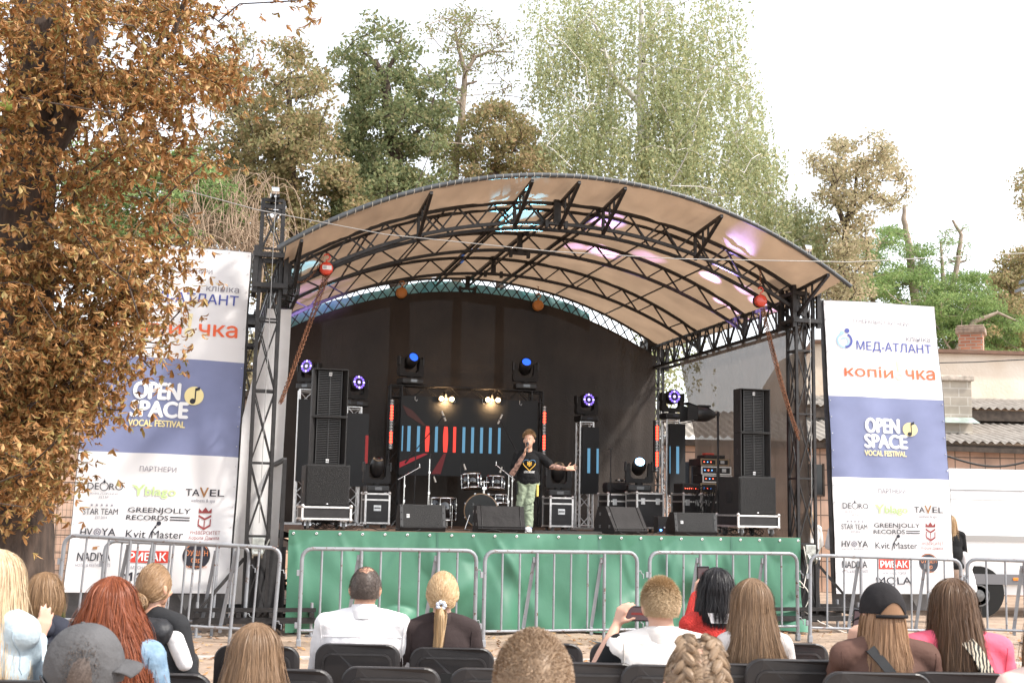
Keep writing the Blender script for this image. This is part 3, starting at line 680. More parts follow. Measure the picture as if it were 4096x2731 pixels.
monitor('black grille stage monitor in front of the amplifier racks', 2765, 2128, .64, .32, .38, R(10))

# ---------------------------------------------------------------- moving head lights
led_violet = glow('violet_led', (.26, .15, .9), .7); led_white = glow('white_violet_led', (.45, .36, 1.0), 1.2)
blue_lens = glow('blue_beam_lens', (.02, .10, .8), .9); ice_lens = glow('pale_blue_beam_lens', (.35, .65, 1.0), 4.0)
def moving_head(label, s, t, z, kind, yaw=0, pitch=0.0, k=1.0):
    T = sthing('moving_head_light', label, 'stage light', s, t, z, yaw, 'moving head lights')
    b = MB(); b.rbox((0, 0, .055*k), (.36*k, .28*k, .10*k), .025*k); b.build('base', blk_plastic, T)
    b = MB(); b.bb((-.05*k, -.14*k-.004, .035*k), (.06*k, -.14*k-.0005, .08*k)); b.build('display', mat('dark_display', (.05, .055, .07), .15, coat=.6), T)
    b = MB(); b.cyl((0, 0, .10*k), (0, 0, .135*k), .06*k, n=16)
    U = [(-.2, .14), (-.17, .135), (.17, .135), (.2, .14), (.215, .19), (.20, .40), (.15, .44), (.135, .40), (.13, .24), (.09, .20), (-.09, .20), (-.13, .24), (-.135, .40), (-.15, .44), (-.2, .40), (-.215, .19)]
    b.prism([(x*k, zz*k) for x, zz in U], -.055*k, .055*k, 'y'); b.build('yoke', blk_matte, T)
    d = Vector((0, -math.cos(pitch), math.sin(pitch))); c = Vector((0, 0, .385*k)); b = MB()
    if kind == 'wash': prof = [(.0, -.15), (.08, -.14), (.12, -.08), (.128, .02), (.125, .10), (.118, .105)]
    else: prof = [(.0, -.16), (.07, -.15), (.105, -.08), (.11, .04), (.085, .13), (.078, .135)]
    b.lathe([(r*k, h*k) for r, h in prof], c, d, 20); hd = b.build('lamp_head', blk_plastic, T)
    if kind == 'wash':
        b = MB(); b.lathe([(.0001, .096*k), (.117*k, .096*k)], c, d, 20); b.build('lens_plate', lens_off, hd)
        x, y, zz = frame(d)
        for i in range(12):
            a = i*math.pi/6; b = MB(); o = c+d*.105*k+(x*math.cos(a)+y*math.sin(a))*.088*k
            b.lathe([(.0001, .012*k), (.015*k, .006*k), (.021*k, 0)], o, d, 8); b.build('led_lens', led_violet if i % 3 else led_white, hd)
        b = MB(); b.lathe([(.0001, .014*k), (.018*k, .008*k), (.026*k, 0)], c+d*.105*k, d, 12); b.build('led_lens', led_white, hd)
    else:
        b = MB(); mt_ = {'blue': blue_lens, 'ice': ice_lens, 'off': lens_off}[kind]
        b.lathe([(.0001, .142*k), (.04*k, .14*k), (.072*k, .128*k)], c, d, 20); b.build('lens', mt_, hd)
        if kind == 'off': b = MB(); b.lathe([(.05*k, .142*k), (.078*k, .138*k)], c, d, 20); b.build('lens_ring', chrome, hd)
    for x in (-.2*k, .2*k):
        b = MB(); b.rbox((x*1.02, 0, .385*k), (.03*k, .13*k, .15*k), .012*k); b.build('yoke_cap', blk_plastic, T)
    return T

# ---------------------------------------------------------------- aluminium truss legs with LED panels
led_body = mat('led_panel_black', (.005, .005, .006), .55, var=.15, vs=60)
led_on = glow('cyan_led_stripe', (.05, .125, .19), 1.0); led_red = glow('red_led_stripe', (.5, .03, .02), 1.0); led_dim = glow('dim_red_stripe', (.12, .008, .008), 1.0)
def truss_column(b, x, y, z0, z1, w=.24, r=.022, br=.010, bay=.24):
    C4 = [(x-w/2, y-w/2), (x+w/2, y-w/2), (x+w/2, y+w/2), (x-w/2, y+w/2)]
    for c in C4: b.cyl((*c, z0), (*c, z1), r, n=10)
    n = max(1, int((z1-z0)/bay)); h = (z1-z0)/n
    for i in range(4):
        p, q = C4[i], C4[(i+1) % 4]
        for k in range(n):
            a, c = (p, q) if k % 2 == 0 else (q, p); b.cyl((*a, z0+k*h), (*c, z0+(k+1)*h), br, n=6)
        b.cyl((*p, z0+.03), (*q, z0+.03), br, n=6); b.cyl((*p, z1-.03), (*q, z1-.03), br, n=6)
def led_column(which, s, t, zt, pz0, pz1, pw=.27, stripes=(), pdx=.03):
    T = sthing('truss_pillar', 'four-tube aluminium truss pillar '+which, 'truss pillar', s, t, ZS, 0, 'aluminium truss pillars on stage')
    b = MB(); truss_column(b, 0, 0, .035, zt-ZS); b.build('truss_tubes', alu, T)
    b = MB(); b.bb((-.30, -.24, 0), (.30, .24, .034)); b.build('base_plate', alu, T)
    b = MB(); b.bb((-.13, -.13, zt-ZS), (.13, .13, zt-ZS+.012)); b.build('top_plate', alu, T)
    P = T; PO = Vector((pdx, -.19, pz0-ZS))
    b = MB(); b.bb((-pw/2, -.04, 0), (pw/2, .04, pz1-pz0)); P = b.build('led_panel', led_body, T, PO)
    for x0, x1, z0, z1, mt_ in stripes:
        b = MB(); b.bb((-pw/2+x0*pw, -.043, z0), (-pw/2+x1*pw, -.0405, z1)); b.build('led_stripe', mt_, P)
    return T
def zat(py, px, t): return st(px, py, t)[1]
cols = [('nearer the left stage edge, behind the left speakers', 1205, 2085, 1560, 1600, 1925, []),
        ('just right of the left speaker stack', 1398, 2075, 1630, 1655, 1945, []),
        ('in the middle right of the stage', 2335, 2098, 1690, 1710, 1975, []),
        ('left of the amplifier racks', 2682, 2095, 1680, 1697, 1980, [])]
for i, (wh, px, py, yt, y0, y1, _s) in enumerate(cols):
    s, t = flo(px, py); t = min(max(t, 1.6), 4.6)
    s = st(px, py, t)[0]; zt = zat(yt, px, t); z0 = zat(y1, px, t); z1 = zat(y0, px, t); H = z1-z0
    sw = {0: [], 1: [(.86, 1.0, H*.3, H*.7, led_dim), ], 2: [(.30, .47, H*.31, H*.68, led_on), (.86, .99, H*.31, H*.68, led_on)], 3: [(.0, .05, H*.3, H*.68, led_on), (.42, .60, H*.3, H*.68, led_on)]}[i]
    led_column(wh, s, t, zt, z0, z1, .30 if i > 1 else (.44 if i == 0 else .36), sw, .04 if i > 1 else (.08 if i == 0 else 0.06))
    moving_head(['violet wash light left of the left speaker stack', 'violet wash light half hidden right of the left speaker stack', 'violet wash light on the middle right truss pillar', 'violet wash light on the truss pillar by the side curtain'][i], s+(.02 if i else .03), t, zt+.012, 'wash', yaw=[R(-38), R(25), R(10), R(5)][i], pitch=[R(8), R(8), R(5), R(3)][i], k=[.98, 1.05, 1.0, 1.05][i])

# ---------------------------------------------------------------- centre screen and its goal-post truss
tS = 4.5
xl, _z = st(1600, 1750, tS); xr, _z = st(2150, 1750, tS); zt = zat(1592, 1870, tS); zb = zat(1905, 1870, tS)
SCN = sthing('led_screen', 'wide black led screen showing red and blue vertical bars behind the drums', 'led screen', (xl+xr)/2, tS, zb)
W = xr-xl; H = zt-zb; b = MB(); b.bb((-W/2, 0, 0), (W/2, .08, H)); b.build('panel_body', mat('led_screen_black', (.003, .0035, .004), .6, var=.2, vs=2), SCN)
b = MB()
for i in range(1, 9): b.bb((-W/2+W*i/9-.0015, -.002, 0.01), (-W/2+W*i/9+.0015, -.0003, H-.01))
for j in range(1, 5): b.bb((-W/2+.01, -.0025, H*j/5-.0015), (W/2-.01, -.0003, H*j/5+.0015))
b.build('panel_gaps', mat('panel_gap', (.004, .004, .004), .6), SCN)
def sx(px): return st(px, 1790, tS)[0]-(xl+xr)/2
def sz(py, px): return zat(py, px, tS)-zb
for i, (px, mt_, wd) in enumerate([(1608, led_on, 5), (1634, led_on, 12), (1672, led_on, 11), (1708, led_red, 17), (1744, led_on, 11), (1781, led_red, 19), (1817, led_red, 11), (1854, led_on, 11), (1889, led_on, 11), (1925, led_on, 11), (1960, led_on, 11), (1996, led_on, 10)]):
    y0, y1 = 1702+.022*(px-1600), 1803+.028*(px-1600); w2 = wd/2/222; b = MB(); z0_, z1_ = sz(y1, px), sz(y0, px); x = sx(px)
    if wd > 15: 
        pts = [(x+w2*.75*a, z) for a, z in ()]
        n = 14; L_ = [(x-w2*(.72+.28*math.sin(math.pi*k/n)), z0_+(z1_-z0_)*k/n) for k in range(n+1)]; Rr = [(2*x-p[0], p[1]) for p in L_]
        b.prism(L_+Rr[::-1], -.006, -.004, 'y')
    else: b.bb((x-w2, -.006, z0_), (x+w2, -.004, z1_))
    b.build('bar_graphic', mt_, SCN)
def quad(pts, nm, mt_):
    b = MB(); b.prism([(sx(px), sz(py, px)) for px, py in pts], -.0045, -.003, 'y'); b.build(nm, mt_, SCN)
quad([(1600, 1848), (1697, 1812), (1712, 1815), (1600, 1870)], 'ray_graphic', glow('red_ray', (.14, .006, .01), .9)); quad([(1727, 1895), (1765, 1895), (1786, 1812), (1775, 1812)], 'ray_graphic', glow('dark_red_ray', (.05, .004, .005), .9))
quad([(1603, 1618), (1645, 1640), (1700, 1700), (1690, 1702), (1625, 1660)], 'ray_graphic', glow('faint_red_ray', (.02, .005, .004), .9))
FR = sthing('goalpost_truss', 'black goalpost truss standing around the centre led screen', 'truss frame', (xl+xr)/2, tS+.25, ZS)
fx0, fx1 = st(1572, 1800, tS)[0]-(xl+xr)/2, st(2166, 1800, tS)[0]-(xl+xr)/2; ztop = zat(1548, 1870, tS)-ZS
b = MB(); truss_column(b, fx0+.05, 0, .03, ztop, .2, .018, .009, .25); b.build('left_leg', blk_steel, FR)
b = MB(); truss_column(b, fx1-.05, 0, .03, ztop, .2, .018, .009, .25); b.build('right_leg', blk_steel, FR)
b = MB()
for y in (-.1, .1):
    for z in (ztop, ztop-.2): b.cyl((fx0-.05, y, z), (fx1+.05, y, z), .018, n=8)
    for k in range(11):
        a = fx0+.15+(fx1-fx0-.3)*k/11; c = fx0+.15+(fx1-fx0-.3)*(k+1)/11; zz = (ztop-.2, ztop) if k % 2 else (ztop, ztop-.2); b.cyl((a, y, zz[0]), (c, y, zz[1]), .009, n=6)
b.build('top_beam', blk_steel, FR)
moving_head('blue beam light on the left end of the goalpost truss', st(1640, 1540, tS+.25)[0], tS+.25, ZS+ztop+.02, 'blue', R(15), R(25), 1.08)
moving_head('blue beam light on the right end of the goalpost truss', st(2100, 1555, tS+.25)[0], tS+.25, ZS+ztop+.02, 'blue', R(-5), R(32), 1.08)
for x in (.25, .95, 1.5, 2.2):
    b = MB(); xx = xl-(xl+xr)/2+x*.95; b.tube([(xx, -.25, ztop-.2), (xx, -.25, ztop-.26), (xx+.03, -.25, ztop-.28), (xx+.04, -.25, ztop-.25)], .006, 5); b.build('hook', alu, FR)
warm = glow('warm_lamp', (1.0, .66, .30), 14)
for wh, pxs in (('left', (1768, 1807)), ('right', (1953, 1993))):
    s0 = (st(pxs[0], 1593, tS-.1)[0]+st(pxs[1], 1593, tS-.1)[0])/2; z0 = zat(1594+.02*(pxs[0]-1768), pxs[0], tS-.1)
    T = sthing('blinder_light', 'two-lamp warm blinder glowing at the top '+wh+' of the led screen', 'blinder light', s0, tS-.12, z0, 0, 'warm blinder lights over the screen')
    b = MB(); b.bar((-.13, .11, 0), (.13, .11, 0), .03); b.bar((0, .11, 0), (0, .12, .09), .03); b.build('bracket', blk_plastic, T)
    b = MB(); b.bar((0, .12, .08), (0, .27, .12), .03); b.build('clamp', blk_steel, T)
    for x in (-.09, .09):
        b = MB(); b.lathe([(.0001, .03), (.024, .02), (.036, 0), (.038, -.02)], (x, .02, 0), (0, -1, 0), 18); b.build('lamp', warm, T); b = MB(); b.lathe([(.052, -.005), (.056, .01), (.05, .06), (.03, .1), (.0001, .1)], (x, .02, 0), (0, 1, 0), 16); b.build('lamp_can', blk_plastic, T)
    pl = bpy.data.lights.new('blinder_glow', 'SPOT'); pl.energy = 25; pl.color = (1, .62, .3); pl.spot_size = R(120); pl.spot_blend = .8; pl.shadow_soft_size = .08
    po = bpy.data.objects.new('blinder_glow', pl); COL.objects.link(po); po.parent = T; po.location = (0, -.04, 0); po.rotation_euler = (R(78), 0, 0)
# LED pixel bars
red_dot = glow('red_led_dot', (1.0, .03, .015), 4.5); white_dot = mat('clear_led_lens', (.5, .5, .5), .15, .3, coat=.5)
for wh, px, y0, y1, t, n, on in (('left of the centre screen', 1567, 1597, 1797, tS-.15, 17, (2, 3, 4, 5, 6, 11, 12, 13, 14)), ('right of the centre screen', 2176, 1624, 1822, tS-.1, 17, (2, 3, 4, 5, 10, 11, 12, 13, 14)), ('on the truss pillar left of the racks', 2625, 1680, 1888, 2.9, 18, (2, 3, 4, 5, 6, 11, 12, 13, 14, 15))):
    s = st(px, y0, t)[0]; z0 = zat(y1, px, t); z1 = zat(y0, px, t)
    T = sthing('led_pixel_bar', 'vertical pixel bar with red glowing dots '+wh, 'led bar', s, t, z0, 0, 'red pixel bars'); h = z1-z0
    b = MB(); b.rbox((0, 0, h/2), (.085, .09, h), .01); b.build('housing', blk_plastic, T)
    for k in range(n):
        zz = h*(n-1-k+.5)/n; b = MB(); b.lathe([(.0001, .008), (.018, .005), (.025, 0)], (0, -.046, zz), (0, -1, 0), 10); b.build('led_dot', red_dot if k in on else white_dot, T)

# ---------------------------------------------------------------- cases, racks, bags
def fl(px, py, lo=.5, hi=5.2): s, t = flo(px, py); t = min(max(t, lo), hi); return st(px, py, t)[0], t
s, t = fl(1500, 2078, 1.4, 2.6); flight_case('black flight case with metal edges beside the left speakers', s, t, .36, .42, .46); moving_head('unlit beam light standing on the left flight case', s, t, ZS+.06+.46+.012, 'off', R(5), R(62), 1.0)
s2, t2 = fl(2230, 2090, 1.4, 2.6); flight_case('black flight case behind the outstretched hand of the singer', s2, t2, .36, .42, .46); moving_head('unlit beam light on the flight case under the hand of the singer', s2, t2, ZS+.06+.46+.012, 'off', R(-3), R(60), 1.0)
s3, t3 = fl(2578, 2105, 1.2, 2.4); flight_case('wide flight case with two latches under the pale blue light', s3, t3, .44, .5, .56, latches=True, handle=False); moving_head('pale blue beam light shining on the wide flight case', s3-.1, t3, ZS+.06+.56+.012, 'ice', R(-12), R(32), 1.05)
s4, t4 = fl(2470, 2095, 2.0, 3.0); flight_case('flight case carrying the black equipment bag', s4, t4, .50, .5, .54, latches=True, handle=False)
bag = sthing('equipment_bag', 'soft black equipment bag on top of the flight case with wireless microphones', 'bag', s4-.02, t4, ZS+.06+.54+.012)
b = MB(); b.rbox((0, 0, .09), (.42, .3, .17), .05); b.build('bag_body', black_cloth, bag); b = MB(); b.tube([(-.12, -.155, .1), (-.06, -.18, .06), (.06, -.18, .06), (.12, -.155, .1)], .009, 6); b.build('strap', black_cloth, bag)
for i, x in enumerate((-.02, .03, .08)):
    M_ = sthing('handheld_microphone', ['silver headed microphone lying left on the black bag', 'dark headed microphone lying in the middle on the black bag', 'silver headed microphone lying right on the black bag'][i], 'microphone', s4+x, t4-.05, ZS+.60+.012+.19, 0, 'microphones lying on the bag')
    b = MB(); b.ball((0, -.06, .02), .025, 10); b.build('grille_ball', blk_plastic if i == 1 else alu, M_); b = MB(); b.cyl((0, -.045, .02), (0, .1, .02), .018, .012, 10); b.build('handle', blk_plastic, M_)
gold_edge = mat('brass_tinted_edging', (.40, .30, .2), .35, .8)
sr, tr = fl(2745, 2085, 1.6, 2.6)
flight_case('left one of the two tall latched rack cases behind the right monitor', sr, tr, .30, .5, .56, latches=True, handle=False); flight_case('right one of the two tall latched rack cases, under the amplifier stack', sr+.36, tr, .38, .5, .56, latches=True, handle=False)
zz = ZS+.06+.56+.014
amp_face = mat('amplifier_face', (.04, .037, .035), .4, .4, var=.3, vs=50); red_led = glow('red_indicator', (1, .08, .04), 5); blue_led = glow('blue_indicator', (.1, .3, 1), 3)
am = sthing('amplifier', 'small black amplifier with red indicator lights on the left rack case', 'amplifier', sr+.02, tr-.02, zz, 0)
b = MB(); b.rbox((0, 0, .08), (.34, .4, .15), .01); b.build('housing', amp_face, am)
for k in range(7): b = MB(); b.bb((-.13+k*.035, -.203, .07), (-.12+k*.035, -.2005, .08)); b.build('indicator', red_led, am)
zr = zz+.0; rr_ = random.Random(9)
labs = ['lowest amplifier rack unit of the stack, with cables hanging over it', 'second rack unit from the bottom of the amplifier stack', 'third rack unit of the stack, with bright metal corners', 'topmost wide rack unit with silver handles']
for k in range(4):
    hh = [.17, .13, .14, .12][k]; ox = [.40, .44, .43, .38][k]
    ru = sthing('amplifier_rack', labs[k], 'amplifier rack', sr+ox, tr-.03, zr, R(rr_.uniform(-5, 5)), 'stacked amplifier racks')
    b = MB(); b.rbox((0, 0, hh/2), (.50, .44, hh-.006), .006); b.build('housing', case_side, ru)
    b = MB(); 
    for z_ in (.012, hh-.015): b.bb((-.255, -.226, z_-.01), (.255, -.2205, z_+.01))
    for x_ in (-.245, .02, .245): b.bb((x_-.012, -.227, .006), (x_+.012, -.2205, hh-.008))
    b.build('edging', case_edge if k in (1, 2) else gold_edge, ru)
    b = MB(); b.bb((-.22, -.2255, .028), (.0, -.221, hh-.03)); b.build('front_panel', amp_face, ru)
    for q in range(3): b = MB(); b.bb((-.2+q*.06, -.229, hh*.45), (-.188+q*.06, -.2256, hh*.55)); b.build('indicator', red_led if (q+k) % 2 else blue_led, ru)
    b = MB(); b.rbox((.13, -.232, hh/2), (.07, .012, hh*.4), .004); b.build('latch', alu, ru)
    zr += hh+.002
mx_ = sthing('wireless_receiver', 'small dark receiver with a red top lying on the amplifier stack', 'receiver', sr+.42, tr-.03, zr, R(4)); b = MB(); b.rbox((0, 0, .03), (.36, .3, .055), .006); b.build('housing', amp_face, mx_)
b = MB(); b.rbox((-.06, -.02, .075), (.16, .12, .032), .006); b.build('red_box', mat('red_painted_metal', (.5, .05, .03), .4), mx_)
jb = sthing('power_box', 'open patch box with cable ends between the wide case and the right monitor', 'power box', *fl(2655, 2118, .5, 1.6)); b = MB(); b.rbox((0, 0, .13), (.26, .2, .25), .008); b.build('housing', amp_face, jb)
for k in range(4): b = MB(); b.cyl((-.09+k*.055, -.13, .05+.04*(k % 2)), (-.09+k*.055, -.1005, .05+.04*(k % 2)), .014, n=8); b.build('socket', [blue_led, alu, red_led, alu][k], jb)

# ---------------------------------------------------------------- follow spot on tripod
ss, ts = fl(2873, 2120, .5, 1.4); zp = zat(1660, 2873, ts)
sp = sthing('tripod_stand', 'black tripod stand holding the barn door lamp beside the right speakers', 'tripod', ss, ts, ZS)
b = MB(); b.cyl((0, 0, .5), (0, 0, zp-ZS), .018, n=10); b.cyl((0, 0, .25), (0, 0, .95), .026, n=10); b.build('pole', blk_steel, sp)
for k in range(3):
    a = R(100+120*k); b = MB(); b.bar((0, 0, .72), (math.cos(a)*.38, math.sin(a)*.38, .01), .02); b.bar((0, 0, .35), (math.cos(a)*.2, math.sin(a)*.2, .36), .014); b.build('leg', blk_steel, sp)
lp = sthing('barn_door_lamp', 'black theatre lamp with square barn doors pointing left on a tripod', 'theatre lamp', ss, ts-.05, zp)
d = Vector((-1, -.15, 0)); b = MB(); b.lathe([(.0001, .08), (.05, .09), (.075, .14), (.105, .20), (.118, .28), (.118, .42), (.10, .44)], (.0, 0, 0), d, 20); b.build('lamp_body', blk_plastic, lp)
b = MB(); b.bar((0, 0, 0), (-.12, -.018, 0), .03); b.bar((-.02, 0, -.06), (-.02, 0, .05), .03); b.build('bracket', blk_steel, lp)
for i, (n_, q) in enumerate((((0, 0, 1), 1), ((0, 0, -1), 1), ((0, 1, 0), 1), ((0, -1, 0), 1))):
    n_ = Vector(n_); x = d.normalized(); yv = x.cross(n_); o = x*.43+n_*.105; b = MB(); e = x*.20+n_*.05
    b.add([o-yv*.10, o+yv*.10, o+e+yv*.13, o+e-yv*.13]+[p+n_*.004 for p in (o-yv*.10, o+yv*.10, o+e+yv*.13, o+e-yv*.13)], [(0, 1, 2, 3), (7, 6, 5, 4), (0, 4, 5, 1), (1, 5, 6, 2), (2, 6, 7, 3), (3, 7, 4, 0)]); b.build('barn_door', blk_plastic, lp)
b = MB(); b.rbox((-.28, -.045, .12), (.2, .12, .03), .008); b.build('cooling_fins', blk_steel, lp)

# ---------------------------------------------------------------- drum kit
shell = mat('black_drum_lacquer', (.006, .006, .007), .12, coat=1.0); hoopw = mat('amber_hoop', (.35, .22, .12), .3, coat=.6); head_blk = mat('black_drum_head', (.008, .008, .008), .25); head_clear = mat('drum_head', (.35, .28, .2), .4)
def drum(parent, c, r, h, d=(0, 0, 1), lugs=6, name='tom'):
    d = Vector(d).normalized(); c = Vector(c); x, y, _ = frame(d)
    b = MB(); b.lathe([(r*.97, 0), (r, .002), (r, h-.002), (r*.97, h)], c, d, 28); sh = b.build('shell' if name is None else name, shell, parent)
    for q in (0, h): b = MB(); b.lathe([(r+.003, -.014), (r+.012, -.014), (r+.012, .014), (r+.003, .014)], c+d*q, d, 28); b.build('hoop', chrome, sh)
    for q, z_ in ((0, -.004), (h, .004)): b = MB(); b.lathe([(.0001, 0), (r*1.0, 0.0)], c+d*(q+z_), d, 28); b.build('drum_skin', head_clear, sh)
    for k in range(lugs):
        a = 2*math.pi*(k+.5)/lugs; o = c+(x*math.cos(a)+y*math.sin(a))*(r+.012); b = MB(); b.cyl(o+d*.0, o+d*h, .004, n=6)
        for q in (h*.3, h*.7) if h > .2 else (h*.5,): b.rbox(o+d*q, (.022, .022, .035), .005)
        b.build('lug', chrome, sh)
    return sh
def stand(parent, base, top, legs=3, r=.011, name='stand', spread=.24, zleg=.3, m_=chrome):
    b = MB(); b.cyl((base[0], base[1], .05), top, r, n=8); b.cyl((base[0], base[1], .05), (base[0], base[1], .45*top[2]+.02), r*1.5, n=8); b.build(name, m_, parent)
    for k in range(legs):
        a = R(90+360/legs*k); b = MB(); b.bar((base[0], base[1], zleg), (base[0]+math.cos(a)*spread, base[1]+math.sin(a)*spread, .01), .012); b.build('leg', m_, parent)
sb, tb = fl(1925, 2098, 2.6, 3.2)
BD = sthing('bass_drum', 'black bass drum with amber hoop and white lettering, two toms mounted on top', 'bass drum', sb, tb, ZS)
r_ = .255; cz = r_+.03; ang = R(-14); dd = Vector((math.sin(ang), -math.cos(ang), 0))
b = MB(); b.lathe([(r_*.98, 0), (r_, .002), (r_, .36)], (0, 0, cz), dd, 36); b.build('shell', shell, BD)
for q in (.0, .37): b = MB(); b.lathe([(r_+.002, -.018), (r_+.020, -.018), (r_+.020, .018), (r_+.002, .018)], Vector((0, 0, cz))+dd*q, dd, 36); b.build('hoop', hoopw, BD)
b = MB(); b.lathe([(.0001, 0), (r_+.004, 0)], Vector((0, 0, cz))+dd*.375, dd, 36); hb = b.build('drum_skin', head_blk, BD)
Mt = Matrix.Translation(Vector((0.02, 0, cz+.075))+dd*.378) @ Matrix.Rotation(-ang*-1, 4, 'Z') @ Matrix.Rotation(R(90), 4, 'X')
wl = mat('white_drum_lettering', (.8, .8, .8), .5)
text('YAMAHA', 1, wl, hb, Mt, bold=.02, width=.21, hgt=.055, name='lettering')
b = MB(); x, y, _ = frame(dd); o = Vector((0, 0, cz+.10))+dd*.379+x*0; 
px_ = Mt.to_3x3() @ Vector((1, 0, 0)); o = Mt @ Vector((-.145, .027, 0)); b.lathe([(.026, 0), (.030, 0)], o, dd, 18)
for k in range(3): a = k*math.pi/3+math.pi/2; u_ = (px_*math.cos(a)+Vector((0, 0, 1))*math.sin(a))*.022; b.bar(o-u_, o+u_, .005, .001)
b.build('emblem', wl, hb)
for k in range(8):
    a = 2*math.pi*(k+.5)/8; o = Vector((0, 0, cz))+(x*math.cos(a)+y*math.sin(a))*(r_+.02); b = MB(); b.cyl(o+dd*.02, o+dd*.39, .005, n=6); b.ball(o+dd*.385, .012, 6); b.rbox(o+dd*.13, (.03, .03, .04), .006); b.rbox(o+dd*.26, (.03, .03, .04), .006); b.build('lug', chrome, BD)
for sx_ in (-1, 1): b = MB(); b.cyl((sx_*r_*.95, dd.y*.3, cz-.02), (sx_*(r_+.10), dd.y*.42, .0), .009, n=8); b.build('leg', chrome, BD)
b = MB(); b.cyl((0, -.14, cz+r_), (0, -.14, cz+r_+.16), .018, n=10); b.rbox((0, -.14, cz+r_+.1), (.07, .05, .05), .01); b.cyl((-.13, -.12, cz+r_+.2), (.13, -.12, cz+r_+.2), .012, n=8); b.cyl((0, -.14, cz+r_+.12), (0, -.13, cz+r_+.22), .01, n=8); b.build('tom_holder', chrome, BD)
drum(BD, (-.19, -.08, cz+r_+.10), .148, .215, (-.05, .12, 1), 6); drum(BD, (.20, -.08, cz+r_+.10), .135, .185, (.05, .12, 1), 6)
sf, tf = fl(1770, 2085, 2.4, 3.0)
FT = sthing('floor_tom', 'deep black floor tom with chrome hoops left of the bass drum', 'floor tom', sf, tf, ZS); drum(FT, (0, 0, .13), .20, .34, (0, 0, 1), 8, name='drum_body')
for k in range(3): a = R(60+120*k); b = MB(); b.cyl((math.cos(a)*.225, math.sin(a)*.225, 0), (math.cos(a)*.225, math.sin(a)*.225, .36), .008, n=8); b.build('leg', chrome, FT)
s5, t5 = fl(1976, 2090, 2.6, 3.3)
SN = sthing('snare_drum', 'shallow black snare drum with chrome hoops on a stand right of the bass drum', 'snare drum', s5+.02, t5-.1, ZS); drum(SN, (0, 0, .41), .155, .13, (.0, .03, 1), 8, name='drum_body'); stand(SN, (0, 0), (0, 0, .41), name='stand', spread=.22)
def cymbal_stand(label, px, py, ytop, boom=None):
    s, t = fl(px, py, 2.2, 3.6); zt = zat(ytop, px, t)-ZS; T = sthing('cymbal_stand', label, 'cymbal stand', s, t, ZS, 0, 'bare chrome cymbal stands around the drum kit')
    stand(T, (0, 0), (0, 0, zt), name='column'); b = MB(); b.rbox((0, 0, zt*.5), (.035, .035, .05), .006); b.rbox((0, 0, zt*.8), (.03, .03, .045), .006); b.build('clamp', chrome, T)
    if boom: b = MB(); b.cyl((-boom[0]*.45, 0, zt-boom[1]*.45), (boom[0], 0, zt+boom[1]), .009, n=8); b.ball((boom[0], 0, zt+boom[1]), .02, 8); b.cyl((boom[0], 0, zt+boom[1]), (boom[0], 0, zt+boom[1]+.06), .008, n=8); b.build('boom_arm', chrome, T)
    else: b = MB(); b.cyl((0, 0, zt), (0.02, 0, zt+.09), .016, .01, n=10); b.build('felt_tip', blk_plastic, T)
    return T
cymbal_stand('short chrome cymbal stand with a slanted boom, leftmost by the drums', 1613, 2085, 1902, (.24, .14))
cymbal_stand('tall straight chrome cymbal stand left of the floor tom', 1712, 2085, 1835)
cymbal_stand('chrome cymbal stand with boom right of the small tom', 2032, 2085, 1900, (-.22, .16))
cymbal_stand('slim chrome hi-hat style stand just left of the singer', 2046, 2090, 1875)
mic_m = mat('silver_mic_body', (.5, .47, .42), .35, .6)
def mic_stand(label, px, py, ytop, bx=0, by=0, head=True, m_=None, lo=1.5, hi=3.4, group='microphone stands on stage'):
    m_ = m_ or blk_steel; s, t = fl(px, py, lo, hi); zt = zat(ytop, px, t)-ZS; T = sthing('microphone_stand', label, 'microphone stand', s, t, ZS, 0, group)
    b = MB(); b.cyl((0, 0, .02), (0, 0, zt), .009, n=8); b.rbox((0, 0, zt*.62), (.026, .026, .09), .008); b.build('pole', m_, T)
    for k in range(3): a = R(30+120*k); b = MB(); b.bar((0, 0, .16), (math.cos(a)*.28, math.sin(a)*.28, .01), .013); b.build('leg', m_, T)
    tip = Vector((0, 0, zt))
    if bx or by: tip = Vector((bx, -.1, zt+by)); b = MB(); b.cyl((-bx*.4, .04, zt-by*.4), tip, .008, n=8); b.cyl((-bx*.4, .04, zt-by*.4), (-bx*.25, .025, zt-by*.25), .014, n=8); b.build('boom_arm', m_, T)
    if head:
        sg = 1 if bx >= 0 else -1; b = MB(); b.cyl(tip+Vector((-.03*sg, 0, .09)), tip+Vector((.04*sg, 0, -.07)), .017, n=10); b.build('microphone', mic_m, T); b = MB(); b.rbox(tip, (.05, .04, .03), .008); b.build('shock_mount', blk_plastic, T)
    else: b = MB(); b.rbox(tip, (.07, .04, .02), .008); b.build('clip', blk_plastic, T)
    return T
mic_stand('tall boom stand with an overhead microphone above the left of the drums', 1655, 2080, 1798, .42, .55, lo=2.6, hi=3.6)
mic_stand('tall boom stand with an overhead microphone reaching left beside the singer', 2085, 2085, 1850, -.42, .70, lo=2.8, hi=3.8)
mic_stand('plain straight black microphone stand alone right of the singer', 2441, 2095, 1795, head=False, lo=1.6, hi=2.6)
